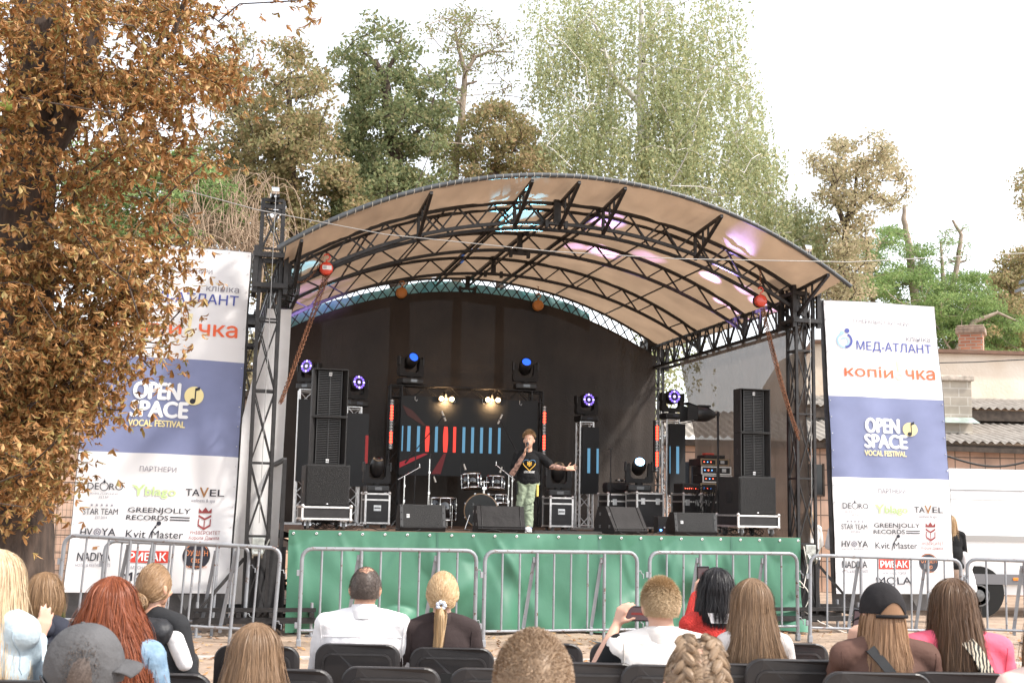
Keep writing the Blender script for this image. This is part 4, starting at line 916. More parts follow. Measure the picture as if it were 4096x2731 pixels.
for px, py, lab in ((1738, 1915, 'small silver clip microphone over the floor tom'), (1858, 1865, 'small silver clip microphone over the large tom'), (2005, 1877, 'small silver clip microphone over the small tom')):
    P = SO+E1*st(px, py, 2.75)[0]+E2*2.75+Vector((0, 0, st(px, py, 2.75)[1])); T = thing('clip_microphone', lab, 'microphone', P, SA, 'clip microphones on the drums')
    sg = -1 if px < 2000 else 1
    b = MB(); b.cyl((.02*-sg, 0, -.05), (-.012*-sg, 0, .04), .018, .012, n=10); b.build('microphone', mic_m, T); b = MB(); b.tube([(-.012*-sg, 0, .04), (-.04*-sg, 0, .07), (-.06*-sg, .0, 0), (-.06*-sg, 0, -.18)], .004, 5); b.build('gooseneck', blk_plastic, T)

# ---------------------------------------------------------------- stage rail, cables, mat, far bits
rl_ = sthing('hand_rail', 'black square steel hand rail at the left stage steps', 'hand rail', -3.0, .1, 0)
b = MB(); b.bar((0, 0, .95), (0, 0, 2.22), .05); b.bar((0, 0, 2.22), (-.32, .9, 2.05), .05); b.bar((-.32, .9, 2.05), (-.32, .9, 1.0), .04); b.build('rail', blk_steel, rl_)
mt2 = sthing('floor_cable_ramp', 'flat ribbed black cable ramp lying on the stage edge beside the singer', 'cable ramp', st(2270, 2125, .12)[0], .14, ZS)
b = MB(); b.prism([(-.10, 0), (-.06, .035), (.06, .035), (.10, 0)], -.48, .48, 'x')
for k in range(40): b.bb((-.46+k*.0235, -.058, .035), (-.45+k*.0235, .058, .039))
b.build('ramp_body', blk_plastic, mt2)
rr_ = random.Random(31)
def cable(label, pts, m_=wire_m, r=.006, name='cable', group='loose cables on the stage floor'):
    b = MB(); b.tube(pts, r, 6); o = b.build(name, m_); tag(o, label, 'cable', group); return o
def wiggle(s0, t0, s1, t1, n, amp, seed, lift=.03):
    r = random.Random(seed); P = []; ph = r.uniform(0, 6)
    for i in range(n+1):
        f = i/n; P.append(S(s0+(s1-s0)*f+amp*.4*math.sin(9*f+ph), max(.03, t0+(t1-t0)*f+amp*math.sin(6.3*f*(1+seed % 3)+ph)), ZS+.008+lift*max(0, math.sin(14*f+ph))))
    return P
cl = ['black cable looping under the left speaker dolly', 'black cable between the left dolly and the first monitor', 'black cable curling in front of the covered monitor', 'black cable along the edge at the singer', 'black cable from the sideways monitor to the right', 'black cable in front of the right grille monitor', 'black cable coiled by the right speaker dolly', 'black cable running behind the monitors']
for i, a in enumerate([(-2.7, .3, -1.9, .5), (-2.0, .1, -1.2, .15), (-.6, .08, .3, .1), (.2, .06, .9, .2), (1.3, .1, 2.1, .1), (2.0, .08, 2.9, .1), (2.8, .15, 3.9, .3), (-1.2, .9, 1.4, 1.1)]):
    cable(cl[i], wiggle(*a, 40, .07, i+1))
def tangle(label, s0, t0, rad, n, seed, hgt=.1):
    r = random.Random(seed); b = MB()
    for k in range(n):
        cx, cy, a0, rr = r.uniform(-rad, rad), r.uniform(-.1, .15), r.uniform(0, 6), r.uniform(.05, .14)
        b.tube([(cx+rr*1.3*math.cos(a0+q*.5), cy+rr*math.sin(a0+q*.5), .01+abs(hgt*math.sin(q*.35+k))) for q in range(14)], .005, 5)
    o = b.build('cable_tangle', wire_m); o.location = S(s0, t0, ZS); o.rotation_euler = (0, 0, SA); tag(o, label, 'cables'); return o
tangle('tangle of black cables under the left speaker dolly', -2.3, .45, .3, 10, 1); tangle('tangle of black cables under the right speaker dolly', 3.55, .45, .35, 10, 2)
tangle('bundle of dark cables hanging at the amplifier racks', sr+.15, tr-.45, .16, 14, 3, .75)
cable('white rope knotted down the right corner of the green skirt', [S(4.31, -.1, 1.2), S(4.36, -.12, .9), S(4.28, -.14, .62), S(4.18, -.14, .66), S(4.22, -.14, .72), S(4.33, -.14, .6), S(4.38, -.14, .5), S(4.28, -.14, .3), S(4.5, -.2, .15), S(4.8, -.35, .02), S(5.1, -.5, .06), S(5.3, -.4, .02)], mat('white_rope', (.7, .66, .6), .8), .008, 'rope', None)

# ---------------------------------------------------------------- chain hoists
red_p = mat('red_hoist_paint', (.55, .045, .02), .35, coat=.4, wear=((.1, .05, .04), 25, .66)); ora_p = mat('orange_hoist_paint', (.50, .20, .05), .45, var=.2)
def chain(b, p, q, sag, n=None, r=.0065):
    p, q = Vector(p), Vector(q); L = (q-p).length; n = n or int(L/.03)
    pts = [p.lerp(q, i/n)+Vector((0, 0, -sag*4*(i/n)*(1-i/n))) for i in range(n+1)]
    for i in range(n):
        a, c = pts[i], pts[i+1]; x, y, d = frame(c-a); w_ = x if i % 2 else y; m_ = (a+c)/2; h = (c-a).length*.72
        loop = [m_+d*(h*math.cos(t_))+w_*(.013*math.sin(t_)) for t_ in [k*math.pi/3 for k in range(7)]]
        b.tube(loop, .0042, 4, cap=False)
def hoist(label, P, anchors, body, txt=False, ends=()):
    T = thing('chain_hoist', label, 'chain hoist', P, SA, 'chain hoists hanging from the roof'); 
    b = MB(); b.lathe([(.0001, -.05), (.07, -.05), (.088, -.035), (.088, .035), (.07, .05), (.0001, .05)], (0, 0, 0), (0, 1, 0), 24); b.rbox((0, 0, .0), (.17, .075, .1), .02); b.build('gear_case', body, T)
    b = MB(); b.lathe([(.06, .052), (.096, .052), (.096, .07), (.06, .07)], (0, 0, 0), (0, 1, 0), 20); b.build('chain_wheel', blk_steel, T)
    b = MB(); b.tube([(0.0, 0, .07), (0, 0, .115), (.03, 0, .13), (.045, 0, .16), (.02, 0, .195), (-.02, 0, .19), (-.035, 0, .17)], .011, 7); b.build('hook', body, T)
    if txt: b = MB(); b.bb((-.055, -.0565, -.02), (.065, -.0535, .035)); b.build('label_plate', badge, T); b = MB(); [b.bb((-.048, -.0585, .02-.014*k), (-.0, -.057, .026-.014*k)) for k in range(3)]; b.build('printed_lines', badge_ink, T)
    return T
def chains_of(T, segs, m_=rusty):
    inv = (Matrix.Translation(T.location) @ Matrix.Rotation(T.rotation_euler.z, 4, 'Z')).inverted()
    for p, q, sg in segs: b = MB(); chain(b, inv @ Vector(p), inv @ Vector(q), sg); b.build('chain', m_, T)
hp = S(st(1305, 1075, -.12)[0], -.12, st(1305, 1075, -.12)[1]); H1 = hoist('red chain hoist with white label hanging at the left of the front arch', hp, None, red_p, True)
q0 = S(-3.12, -.15, 2.93); chains_of(H1, [(hp+Vector((-.03, 0, -.09)), q0, .06), (hp+Vector((0, 0, -.09)), q0+Vector((.01, 0, .02)), -.015), (hp+Vector((.02, 0, -.09)), q0+Vector((.02, 0, -.01)), .05), (hp+Vector((.04, 0, -.09)), q0+Vector((.03, 0, .0)), -.0), (hp+Vector((0, 0, .19)), S(st(1308, 1020, 0)[0], 0, zat(1015, 1308, 0)), 0), (hp+Vector((-.05, 0, .15)), S(-2.98, -.1, 4.55), .12)])
hp = S(st(3042, 1203, -.12)[0], -.12, st(3042, 1203, -.12)[1]); H2 = hoist('plain red chain hoist hanging at the right of the front arch', hp, None, red_p)
q0 = S(st(3195, 1760, -.1)[0], -.1, zat(1760, 3195, -.1)); chains_of(H2, [(hp+Vector((0, 0, -.09)), q0, .14), (hp+Vector((.02, 0, -.09)), q0+Vector((.0, 0, .03)), .10), (hp+Vector((.04, 0, -.09)), q0+Vector((.01, 0, 0)), .06), (hp+Vector((.05, 0, -.09)), q0+Vector((.01, 0, .1)), .18), (hp+Vector((0, 0, .18)), hp+Vector((0, 0, .45)), 0)])
for px, py, lab in ((1606, 1172, 'orange chain hoist hanging from the rear arch, left'), (2152, 1222, 'orange chain hoist hanging from the rear arch, right')):
    hp = S(st(px, py, 5.75)[0], 5.75, st(px, py, 5.75)[1]); H_ = hoist(lab, hp, None, ora_p); H_.scale = (1.15, 1.15, 1.15); chains_of(H_, [(hp+Vector((0, 0, .18)), hp+Vector((0, 0, .4)), 0)])
for px, py, t, lab in ((2225, 895, -.08, 'black double clamp bracket hanging from the front arch'), (2078, 1015, 1.9, 'black double clamp bracket hanging from the second arch'), (1973, 1095, 3.9, 'black double clamp bracket hanging from the third arch'), (1870, 1155, 5.8, 'black double clamp bracket hanging from the rear arch')):
    s, z = st(px, py, t); T = sthing('lamp_clamp', lab, 'clamp bracket', s, t, z, 0, 'clamp brackets under the arches')
    b = MB(); b.bar((0, 0, 0), (0, 0, .34), .05, .08); b.bar((-.17, 0, 0), (.17, 0, 0), .04); b.build('bracket', blk_steel, T)
    for x in (-.14, .14): b = MB(); b.rbox((x, 0, -.01), (.05, .06, .11), .008); b.build('clamp_jaw', blk_steel, T)
# coloured beams thrown on the canopy by the lit lamps
def spot(name, P, target, e, col, size, blend=.25, soft=.02):
    l = bpy.data.lights.new(name, 'SPOT'); l.energy = e; l.color = col; l.spot_size = R(size); l.spot_blend = blend; l.shadow_soft_size = soft
    o = bpy.data.objects.new(name, l); COL.objects.link(o); o.location = P; o.rotation_euler = (Vector(target)-Vector(P)).to_track_quat('-Z', 'Y').to_euler()
def wash_pos(px, py, t): s, z = st(px, py, t); return S(s, t-.15, z)
VI = (.50, .36, 1.0)
sp0 = wash_pos(2325, 1600, 2.2)
for px, py, t, e, sz_ in ((2295, 1158, 2.9, 0, 0),): pass
def canopy_pt(px, py):                       # where a view ray meets the canopy
    d = ray(px, py); k = 10.0
    while k < 40:
        P = CAM+d*k; s = (P-SO).dot(E1); t = (P-SO).dot(E2)
        if SL < s < SR and -.9 < t < 6 and P.z > za(s): return P
        k += .02
    return CAM+d*20
for (px, py, e, size, src) in ((2415, 1010, 260, 10, (2325, 1600, 2.2)), (2425, 885, 260, 8, (2325, 1600, 2.2)), (2300, 990, 130, 7, (2325, 1600, 2.2)), (2590, 1030, 90, 10, (2325, 1600, 2.2)),
                         (2840, 1110, 300, 8, (2668, 1585, 1.9)), (2975, 1155, 120, 7, (2668, 1585, 1.9)), (2875, 1205, 160, 5, (2668, 1585, 1.9)), (2915, 1232, 160, 4, (2668, 1585, 1.9)), (2965, 1262, 200, 6, (2668, 1585, 1.9)), (2960, 980, 160, 7, (2668, 1585, 1.9)), (3050, 1215, 300, 9, (2668, 1585, 1.9)),
                         (1245, 1165, 200, 12, (1200, 1500, .8)), (1160, 1200, 200, 10, (1200, 1500, .8))):
    s_, z_ = st(src[0], src[1], src[2]); spot('wash_beam', S(s_, src[2]-.1, z_+.35), canopy_pt(px, py), e*4.6, VI, size*1.8, .9)
spot('beam_blue', S(st(1640, 1480, tS)[0], tS, zat(1480, 1640, tS)+.25), canopy_pt(1890, 1005), 700, (.12, .32, 1), 7)
spot('beam_cyan', S(st(2095, 1520, tS)[0], tS, zat(1500, 2095, tS)+.25), canopy_pt(2070, 815), 450, (.25, .75, 1), 10)
spot('beam_cyan', S(st(1640, 1480, tS)[0], tS-.1, zat(1480, 1640, tS)+.25), canopy_pt(1180, 1090), 700, (.25, .75, 1), 10)
# ================================================================ BUILDINGS BEHIND
def brickmat(name, c1, c2, mort, sc, bw=.5, rh=.25, ms=.02, off=.5, rough=.85, axis=None):
    if name in MATS: return MATS[name]
    mt = bpy.data.materials.new(name); mt.use_nodes = True; N = mt.node_tree.nodes; L = mt.node_tree.links; b = N['Principled BSDF']
    tc = N.new('ShaderNodeTexCoord'); mp = N.new('ShaderNodeMapping'); mp.inputs['Rotation'].default_value = (R(90), 0, 0) if axis is None else axis; L.new(tc.outputs['Object'], mp.inputs[0])
    br = N.new('ShaderNodeTexBrick'); br.inputs['Scale'].default_value = sc; br.inputs['Brick Width'].default_value = bw; br.inputs['Row Height'].default_value = rh; br.inputs['Mortar Size'].default_value = ms; br.offset = off
    br.inputs['Color1'].default_value = (*c1, 1); br.inputs['Color2'].default_value = (*c2, 1); br.inputs['Mortar'].default_value = (*mort, 1); L.new(mp.outputs[0], br.inputs['Vector'])
    nz = N.new('ShaderNodeTexNoise'); nz.inputs['Scale'].default_value = 1.7; nz.inputs['Detail'].default_value = 7; L.new(tc.outputs['Object'], nz.inputs['Vector'])
    mr = N.new('ShaderNodeMapRange'); mr.inputs[1].default_value = .35; mr.inputs[2].default_value = .65; mr.inputs[3].default_value = .72; mr.inputs[4].default_value = 1.1; L.new(nz.outputs['Fac'], mr.inputs[0])
    mx = N.new('ShaderNodeMix'); mx.data_type = 'RGBA'; mx.blend_type = 'MULTIPLY'; mx.inputs[0].default_value = 1; L.new(br.outputs['Color'], mx.inputs[6]); L.new(mr.outputs[0], mx.inputs[7]); L.new(mx.outputs[2], b.inputs['Base Color'])
    bn = N.new('ShaderNodeBump'); bn.inputs['Strength'].default_value = .5; bn.inputs['Distance'].default_value = .02; bn.invert = True; L.new(br.outputs['Fac'], bn.inputs['Height']); L.new(bn.outputs[0], b.inputs['Normal'])
    b.inputs['Roughness'].default_value = rough; MATS[name] = mt; return mt
tilem = brickmat('pink_wall_tiles', (.55, .34, .24), (.62, .42, .31), (.16, .11, .08), 1.0, .33, .33, .012, 0.0, .45)
brick = brickmat('red_brick', (.40, .14, .08), (.52, .22, .13), (.42, .36, .30), 1.0, .25, .085, .012)
cmu = brickmat('concrete_blocks', (.36, .32, .26), (.42, .37, .31), (.5, .46, .4), 1.0, .40, .20, .014)
plaster = mat('weathered_plaster', (.74, .66, .57), .95, c2=(.60, .48, .37), vs=.9, bump=.5, bs=14, wear=((.48, .34, .22), 1.3, .66))
roofm = mat('corrugated_asbestos', (.42, .38, .34), .9, c2=(.26, .23, .20), vs=2.5, bump=.4, bs=20, wear=((.20, .19, .07), 5, .66))
fascia = mat('dark_rotten_board', (.06, .045, .035), .9, var=.4); tinm = mat('grey_green_flashing', (.36, .42, .38), .5, .4, var=.2)
def corr(b, x0, x1, y0, z0, y1, z1, wl=.19, amp=.03):      # corrugated sheet, waves across x
    n = int((x1-x0)/wl*8)
    b.grid(lambda u, v: (x0+(x1-x0)*u, y0+(y1-y0)*v, z0+(z1-z0)*v+amp*math.sin(u*n/8*2*math.pi)-.02*(int(v*3) % 2)), n, 6)
YB = 27.0
def X(px, Y, py=1700): return at(px, py, Y).x
def Z(py, px, Y): return at(px, py, Y).z
HB = thing('outbuilding', 'long low outbuilding with pink tiled wall and mossy corrugated roof behind the stage', 'building', (X(2500, YB), YB, 0), 0)
ox = HB.location.x
b = MB(); b.bb((X(2480, YB)-ox, 0, 0), (X(4500, YB)-ox, 5.2, 3.25)); b.build('wall', tilem, HB)
b = MB(); corr(b, X(2440, YB)-ox, X(4560, YB)-ox, -.45, 3.28, 4.4, 4.25); b.build('roof', roofm, HB)
b = MB(); b.bb((X(2460, YB)-ox, -.36, 3.10), (X(4520, YB)-ox, -.02, 3.22)); b.bar((X(3560, YB)-ox, -.42, 3.15), (X(4300, YB)-ox, -.42, 3.08), .06, .1); b.build('fascia', fascia, HB)
for px in (3235, 2760):
    x = X(px, YB)-ox; b = MB(); b.bb((x-.3, -.03, 2.1), (x+.3, -.002, 2.75)); wd_ = b.build('window', mat('dark_window_glass', (.015, .018, .02), .12), HB); b = MB()
    for k in (-.3, 0, .3): b.bb((x+k-.02, -.06, 2.08), (x+k+.02, -.031, 2.77))
    b.bb((x-.32, -.06, 2.06), (x+.32, -.031, 2.1)); b.build('frame', fascia, wd_)
PW = thing('plastered_house', 'tall house wall of stained pale plaster with a brown coping behind the outbuilding', 'building', (X(3187, 32), 32.3, 0)); ox = PW.location.x
zt_ = Z(1418, 3800, 32.3); b = MB(); poly = [(0, 0), (0, Z(1410, 3187, 32)-.5), (X(3263, 32)-ox, Z(1367, 3263, 32)), (X(3330, 32)-ox, Z(1366, 3320, 32)), (X(3700, 32)-ox, zt_+.05), (X(4600, 32)-ox, zt_-.0), (X(4600, 32)-ox, 0)]
b.prism(poly, 0, 4, 'y'); b.build('wall', plaster, PW)
b = MB(); q = [(p[0], p[1]) for p in poly[1:6]]
for p, r_ in zip(q[:-1], q[1:]): b.bar((p[0], -.05, p[1]+.03), (r_[0], -.05, r_[1]+.03), .3, .09)
b.build('coping', mat('brown_coping', (.16, .09, .06), .8, var=.2), PW)
b = MB(); corr(b, X(3180, 31)-ox, X(4600, 31)-ox, -2.6, Z(1632, 3900, 29.7), -.0, Z(1588, 3900, 32)); b.build('lean_to_roof', roofm, PW)
b = MB(); b.bb((X(3180, 31)-ox, -2.55, Z(1632, 3900, 29.7)-.30), (X(4600, 31)-ox, -2.4, Z(1632, 3900, 29.7)-.05)); b.build('lean_to_fascia', fascia, PW)
cx = X(3930, 32.4); CH = thing('brick_chimney', 'crumbling red brick chimney standing on the plastered house', 'chimney', (cx, 33.0, zt_-.05)); zc = Z(1312, 3930, 33)-zt_
b = MB(); b.rbox((0, 0, zc*.5), (.62, .62, zc), .01, Matrix.Rotation(R(-24), 3, 'Z')); b.build('stack', brick, CH)
b = MB(); b.rbox((0, 0, zc-.06), (.76, .76, .16), .03, Matrix.Rotation(R(-24), 3, 'Z')); b.rbox((0, 0, zc+.05), (.70, .70, .07), .03, Matrix.Rotation(R(-24), 3, 'Z')); b.build('cap', mat('stained_cap', (.30, .22, .17), .9, var=.35, bump=.5), CH)
AN = thing('block_annex', 'square annex of bare concrete blocks rising through the corrugated roof', 'annex', (X(3700, 28), 28, 3.2)); ox = AN.location.x
b = MB(); zz0, zz1 = Z(1690, 3830, 28)-3.2, Z(1525, 3830, 28)-3.2; b.bb((0, 0, zz0-.3), (X(3890, 28)-ox, 1.6, zz1)); b.build('wall', cmu, AN)
b = MB(); b.rbox((X(3795, 28)-ox, .8, zz1+.07), (X(3897, 28)-X(3690, 28), 1.8, .13), .03); b.build('capping', mat('broken_mortar_cap', (.42, .36, .30), .9, var=.4, bump=.8, bs=9), AN)
b = MB(); b.add([(0, -.25, zz0-.02), (X(3905, 28)-ox, -.25, zz0-.02), (X(3890, 28)-ox, -.01, zz0+.12), (0, -.01, zz0+.12)], [(0, 1, 2, 3)]); b.build('flashing', tinm, AN)
LB = thing('left_outbuilding', 'low pink tiled outbuilding with dark roof edge behind the left banner', 'building', (X(-300, 23.5), 23.5, 0)); LB.name = 'outbuilding'; ox = LB.location.x
b = MB(); b.bb((0, 0, 0), (X(1085, 23.5)-ox, 4, 3.65)); b.build('wall', tilem, LB); b = MB(); b.bb((-.2, -.3, 3.66), (X(1090, 23.5)-ox+.1, 4, 3.78)); b.build('roof', fascia, LB)
BWL = thing('brick_wall', 'bit of red brick wall seen under the left end of the rear arch', 'wall', (X(1100, 30), 30, 0)); b = MB(); b.bb((-.6, 0, 0), (1.0, .3, Z(1225, 1150, 30))); b.build('wall', brick, BWL)
EV = thing('roof_corner', 'grey metal roof corner jutting in at the right edge of the photo', 'roof corner', (at(4085, 1160, 22))); 
b = MB(); b.prism([(0, 0), (1.4, .35), (1.4, .42), (0, .05)], 0, .3, 'y'); b.prism([(.13, .18), (1.4, .5), (1.4, .62), (.13, .24)], .1, .4, 'y'); b.build('eaves', mat('grey_roof_metal', (.20, .21, .22), .5, .5, var=.2), EV)
b = MB(); b.prism([(.28, .08), (1.4, .36), (1.4, .49), (.28, .19)], .12, .38, 'y'); b.build('soffit', fascia, EV)
# wire mesh fence at the left
WF = thing('mesh_fence', 'thin wire mesh fence between the chestnut trunk and the left banner', 'fence', at(60, 2400, 18.2)); WF.location.z = 0
b = MB()
for k in range(26): b.cyl((k*.06, 0, .1), (k*.06, 0, 1.9), .0022, n=4)
for k in range(19): b.cyl((0, 0, .1+k*.1), (1.5, 0, .1+k*.1), .0022, n=4)
b.build('wire_mesh', mat('dark_wire', (.05, .05, .05), .6, .3), WF)
for x in (0, 1.5): b = MB(); b.cyl((x, .02, 0), (x, .02, 2.0), .025, n=8); b.build('post', blk_steel, WF)

# ================================================================ VAN
VY = 21.0; vx = X(3720, VY); VAN = thing('white_van', 'white panel van parked behind the right banner, rear wheel showing', 'van', (vx, VY, 0))
vp = mat('white_van_paint', (.78, .78, .78), .22, coat=.6); vg = mat('grey_van_trim', (.16, .16, .17), .5)
prof = [(0, .38), (0, .62), (-.03, .75), (-.045, 1.2), (-.04, 1.45), (.02, 1.9), (.08, 2.25), (.2, 2.42), (.45, 2.5), (1.45, 2.5), (1.7, 2.42), (1.85, 2.2), (1.95, 1.3), (1.95, .38)]
b = MB(); nx = 30; vs = []
wc = [(X(3890, VY)-vx, .36, .43), (X(3890, VY)-vx+3.3, .36, .43)]
xs = sorted(set([0, .03, .08, .16]+[5.4*i/nx for i in range(1, nx+1)]))
def vpt(x, y, z):
    k = max(0, 1-x/.16); return (x+0, .9+(y-.9)*(1-.06*k*k), 1.3+(z-1.3)*(1-.05*k*k))
n = len(prof)
for x in xs: vs += [vpt(x, y, z) for y, z in prof]
fs = [(i*n+k, i*n+k+1, (i+1)*n+k+1, (i+1)*n+k) for i in range(len(xs)-1) for k in range(n-1)]; fs.append(tuple(range(n)))
b.add(vs, fs, True); b.build('body', vp, VAN)
b = MB(); b.bb((.02, -.06, 1.26), (5.4, -.043, 1.36)); b.build('side_moulding', mat('grey_rub_strip', (.35, .34, .33), .5), VAN)
b = MB(); b.bb((.02, -.055, .55), (5.4, -.03, .72)); b.build('sill_trim', vg, VAN)
b = MB()
for z in (1.95, 2.12): b.bb((.1, -.02+(z-1.95)*.35, z), (5.4, -.005+(z-1.95)*.35, z+.012))
b.bb((2.2, -.052, .8), (2.21, -.04, 2.0)); b.build('panel_lines', mat('panel_gap_grey', (.3, .3, .3), .6), VAN)
for x, z, r_ in wc:
    b = MB(); b.cyl((x, -.048, z+.06), (x, .3, z+.06), r_, n=26); b.build('wheel_arch', hole, VAN)
    b = MB(); b.lathe([(.0001, 0), (.2, 0), (.33, .01), (.35, .05), (.35, .2), (.3, .22)], (x, -.052+.01, z), (0, 1, 0), 26); wh = b.build('wheel', rubber, VAN); b = MB(); b.lathe([(.0001, -.012), (.07, -.014), (.1, -.002), (.16, -.002), (.175, -.008), (.19, .0)], (x, -.046, z), (0, 1, 0), 20); b.build('rim', mat('dirty_wheel_rim', (.12, .12, .12), .5, .5, var=.4, vs=12), wh)
mk = X(4040, VY)-vx; b = MB(); b.rbox((mk, -.055, .645), (.13, .02, .05), .008); b.build('side_marker', mat('orange_marker', (.85, .25, .03), .3), VAN)
b = MB(); b.rbox((-.02, .25, .8), (.03, .16, .5), .01); b.build('tail_lamp', mat('red_lamp_lens', (.35, .02, .02), .3), VAN)

# ================================================================ OVERHEAD WIRES
def wire(label, pts, r=.008, m_=None):
    b = MB(); b.tube(pts, r, 5); o = b.build('overhead_wire', m_ or wire_m); tag(o, label, 'wire'); return o
P = [at(60, 560, 13.0), at(268, 634, 13.2), at(1027, 839, 14), at(1541, 938, 14.4), at(2200, 1005, 14.8), at(2700, 1035, 15.2), at(3400, 1048, 15.8), at(3896, 1022, 16.4), at(4160, 1010, 16.8)]
wire('thin grey cable strung across the whole stage roof from the chestnut to the right', P, .006, mat('grey_wire', (.30, .29, .28), .5, .4))
wire('dark thin wire crossing in front of the plastered house', [at(3700, 1452, 26), at(3900, 1448, 26), at(4150, 1435, 26)], .012)
wire('thick black cable sagging in front of the pink tiles above the van', [at(3500, 1770, 25), at(3795, 1825, 25)]+[at(3795+301*k/8, 1825+(40*math.sin(math.pi*k/10)), 25) for k in range(1, 9)]+[at(4200, 1835, 25)], .022)

# ================================================================ TREES
def inpoly(x, y, poly):
    c = False; j = len(poly)-1
    for i in range(len(poly)):
        xi, yi = poly[i]; xj, yj = poly[j]
        if (yi > y) != (yj > y) and x < (xj-xi)*(y-yi)/(yj-yi)+xi: c = not c
        j = i
    return c
def sample_poly(poly, n, rnd, holes=0.0, seed=0, topfade=None):
    xs = [p[0] for p in poly]; ys = [p[1] for p in poly]; out = []; ph = [rnd.uniform(0, 6) for _ in range(4)]; tries = 0
    sc = 2*math.pi/max(120, (max(xs)-min(xs))*.38)
    while len(out) < n and tries < n*60:
        tries += 1; x = rnd.uniform(min(xs), max(xs)); y = rnd.uniform(min(ys), max(ys))
        if not inpoly(x, y, poly): continue
        f = .5+.25*(math.sin(x*sc+ph[0]+math.sin(y*sc*.7+ph[1]))+math.sin(y*sc*1.3+ph[2]+math.sin(x*sc*.8+ph[3])))
        if f < holes: continue
        if topfade and rnd.random() > min(1, .12+(y-min(ys))/(topfade)): continue
        out.append((x, y))
    return out
def leaf_quads(C, n_per, spread, size, squash=.7, shape=.6, droop=0.0):
    C = np.asarray(C); N = len(C)*n_per; g = RNG.normal(0, 1, (N, 3)); g *= (RNG.uniform(0, 1, N)**.45/np.linalg.norm(g, axis=1))[:, None]; c = np.repeat(C, n_per, 0)+g*spread*1.55*np.array([1, 1, squash])
    return quads_at(c, size, shape, droop)
def quads_at(c, size, shape=.6, droop=0.0):
    N = len(c); u = RNG.normal(0, 1, (N, 3)); u[:, 2] -= droop; u /= np.linalg.norm(u, axis=1)[:, None]; w_ = RNG.normal(0, 1, (N, 3)); v = np.cross(u, w_); v /= np.linalg.norm(v, axis=1)[:, None]
    s = (RNG.uniform(.55, 1.25, N)*size)[:, None]; nn = np.cross(u, v)*s*.18
    P = np.stack([c-u*s, c-v*s*shape+nn, c+u*s*1.1, c+v*s*shape+nn], 1).reshape(-1, 3); return P, np.arange(4*N).reshape(N, 4)
def branches(b, trunk, nodes_r, C, rnd, rmax=.05, rmin=.012, curve=.12, n=5):
    nodes = [Vector(p) for p in trunk]; rad = list(nodes_r)
    C = sorted([Vector(c) for c in C], key=lambda c: min((c-t).length for t in trunk))
    for c in C:
        best, bi = 1e9, 0
        for i, q in enumerate(nodes):
            d = (c-q); cost = d.length*(1+.8*max(0, -d.normalized().z if d.length > 1e-6 else 0))
            if i < len(trunk): cost *= 1.25
            if cost < best: best, bi = cost, i
        q = nodes[bi]; L_ = (c-q).length
        if L_ < 1e-3: continue
        r0 = min(rad[bi]*.7, rmax); r1 = max(rmin, r0*.5); m1 = q.lerp(c, .4)+Vector((rnd.uniform(-1, 1), rnd.uniform(-1, 1), rnd.uniform(-.3, 1)))*L_*curve
        b.tube([q, m1, c], [max(r0, rmin), max((r0+r1)/2, rmin), r1], n, cap=False); nodes += [m1, c]; rad += [(r0+r1)/2, r1]
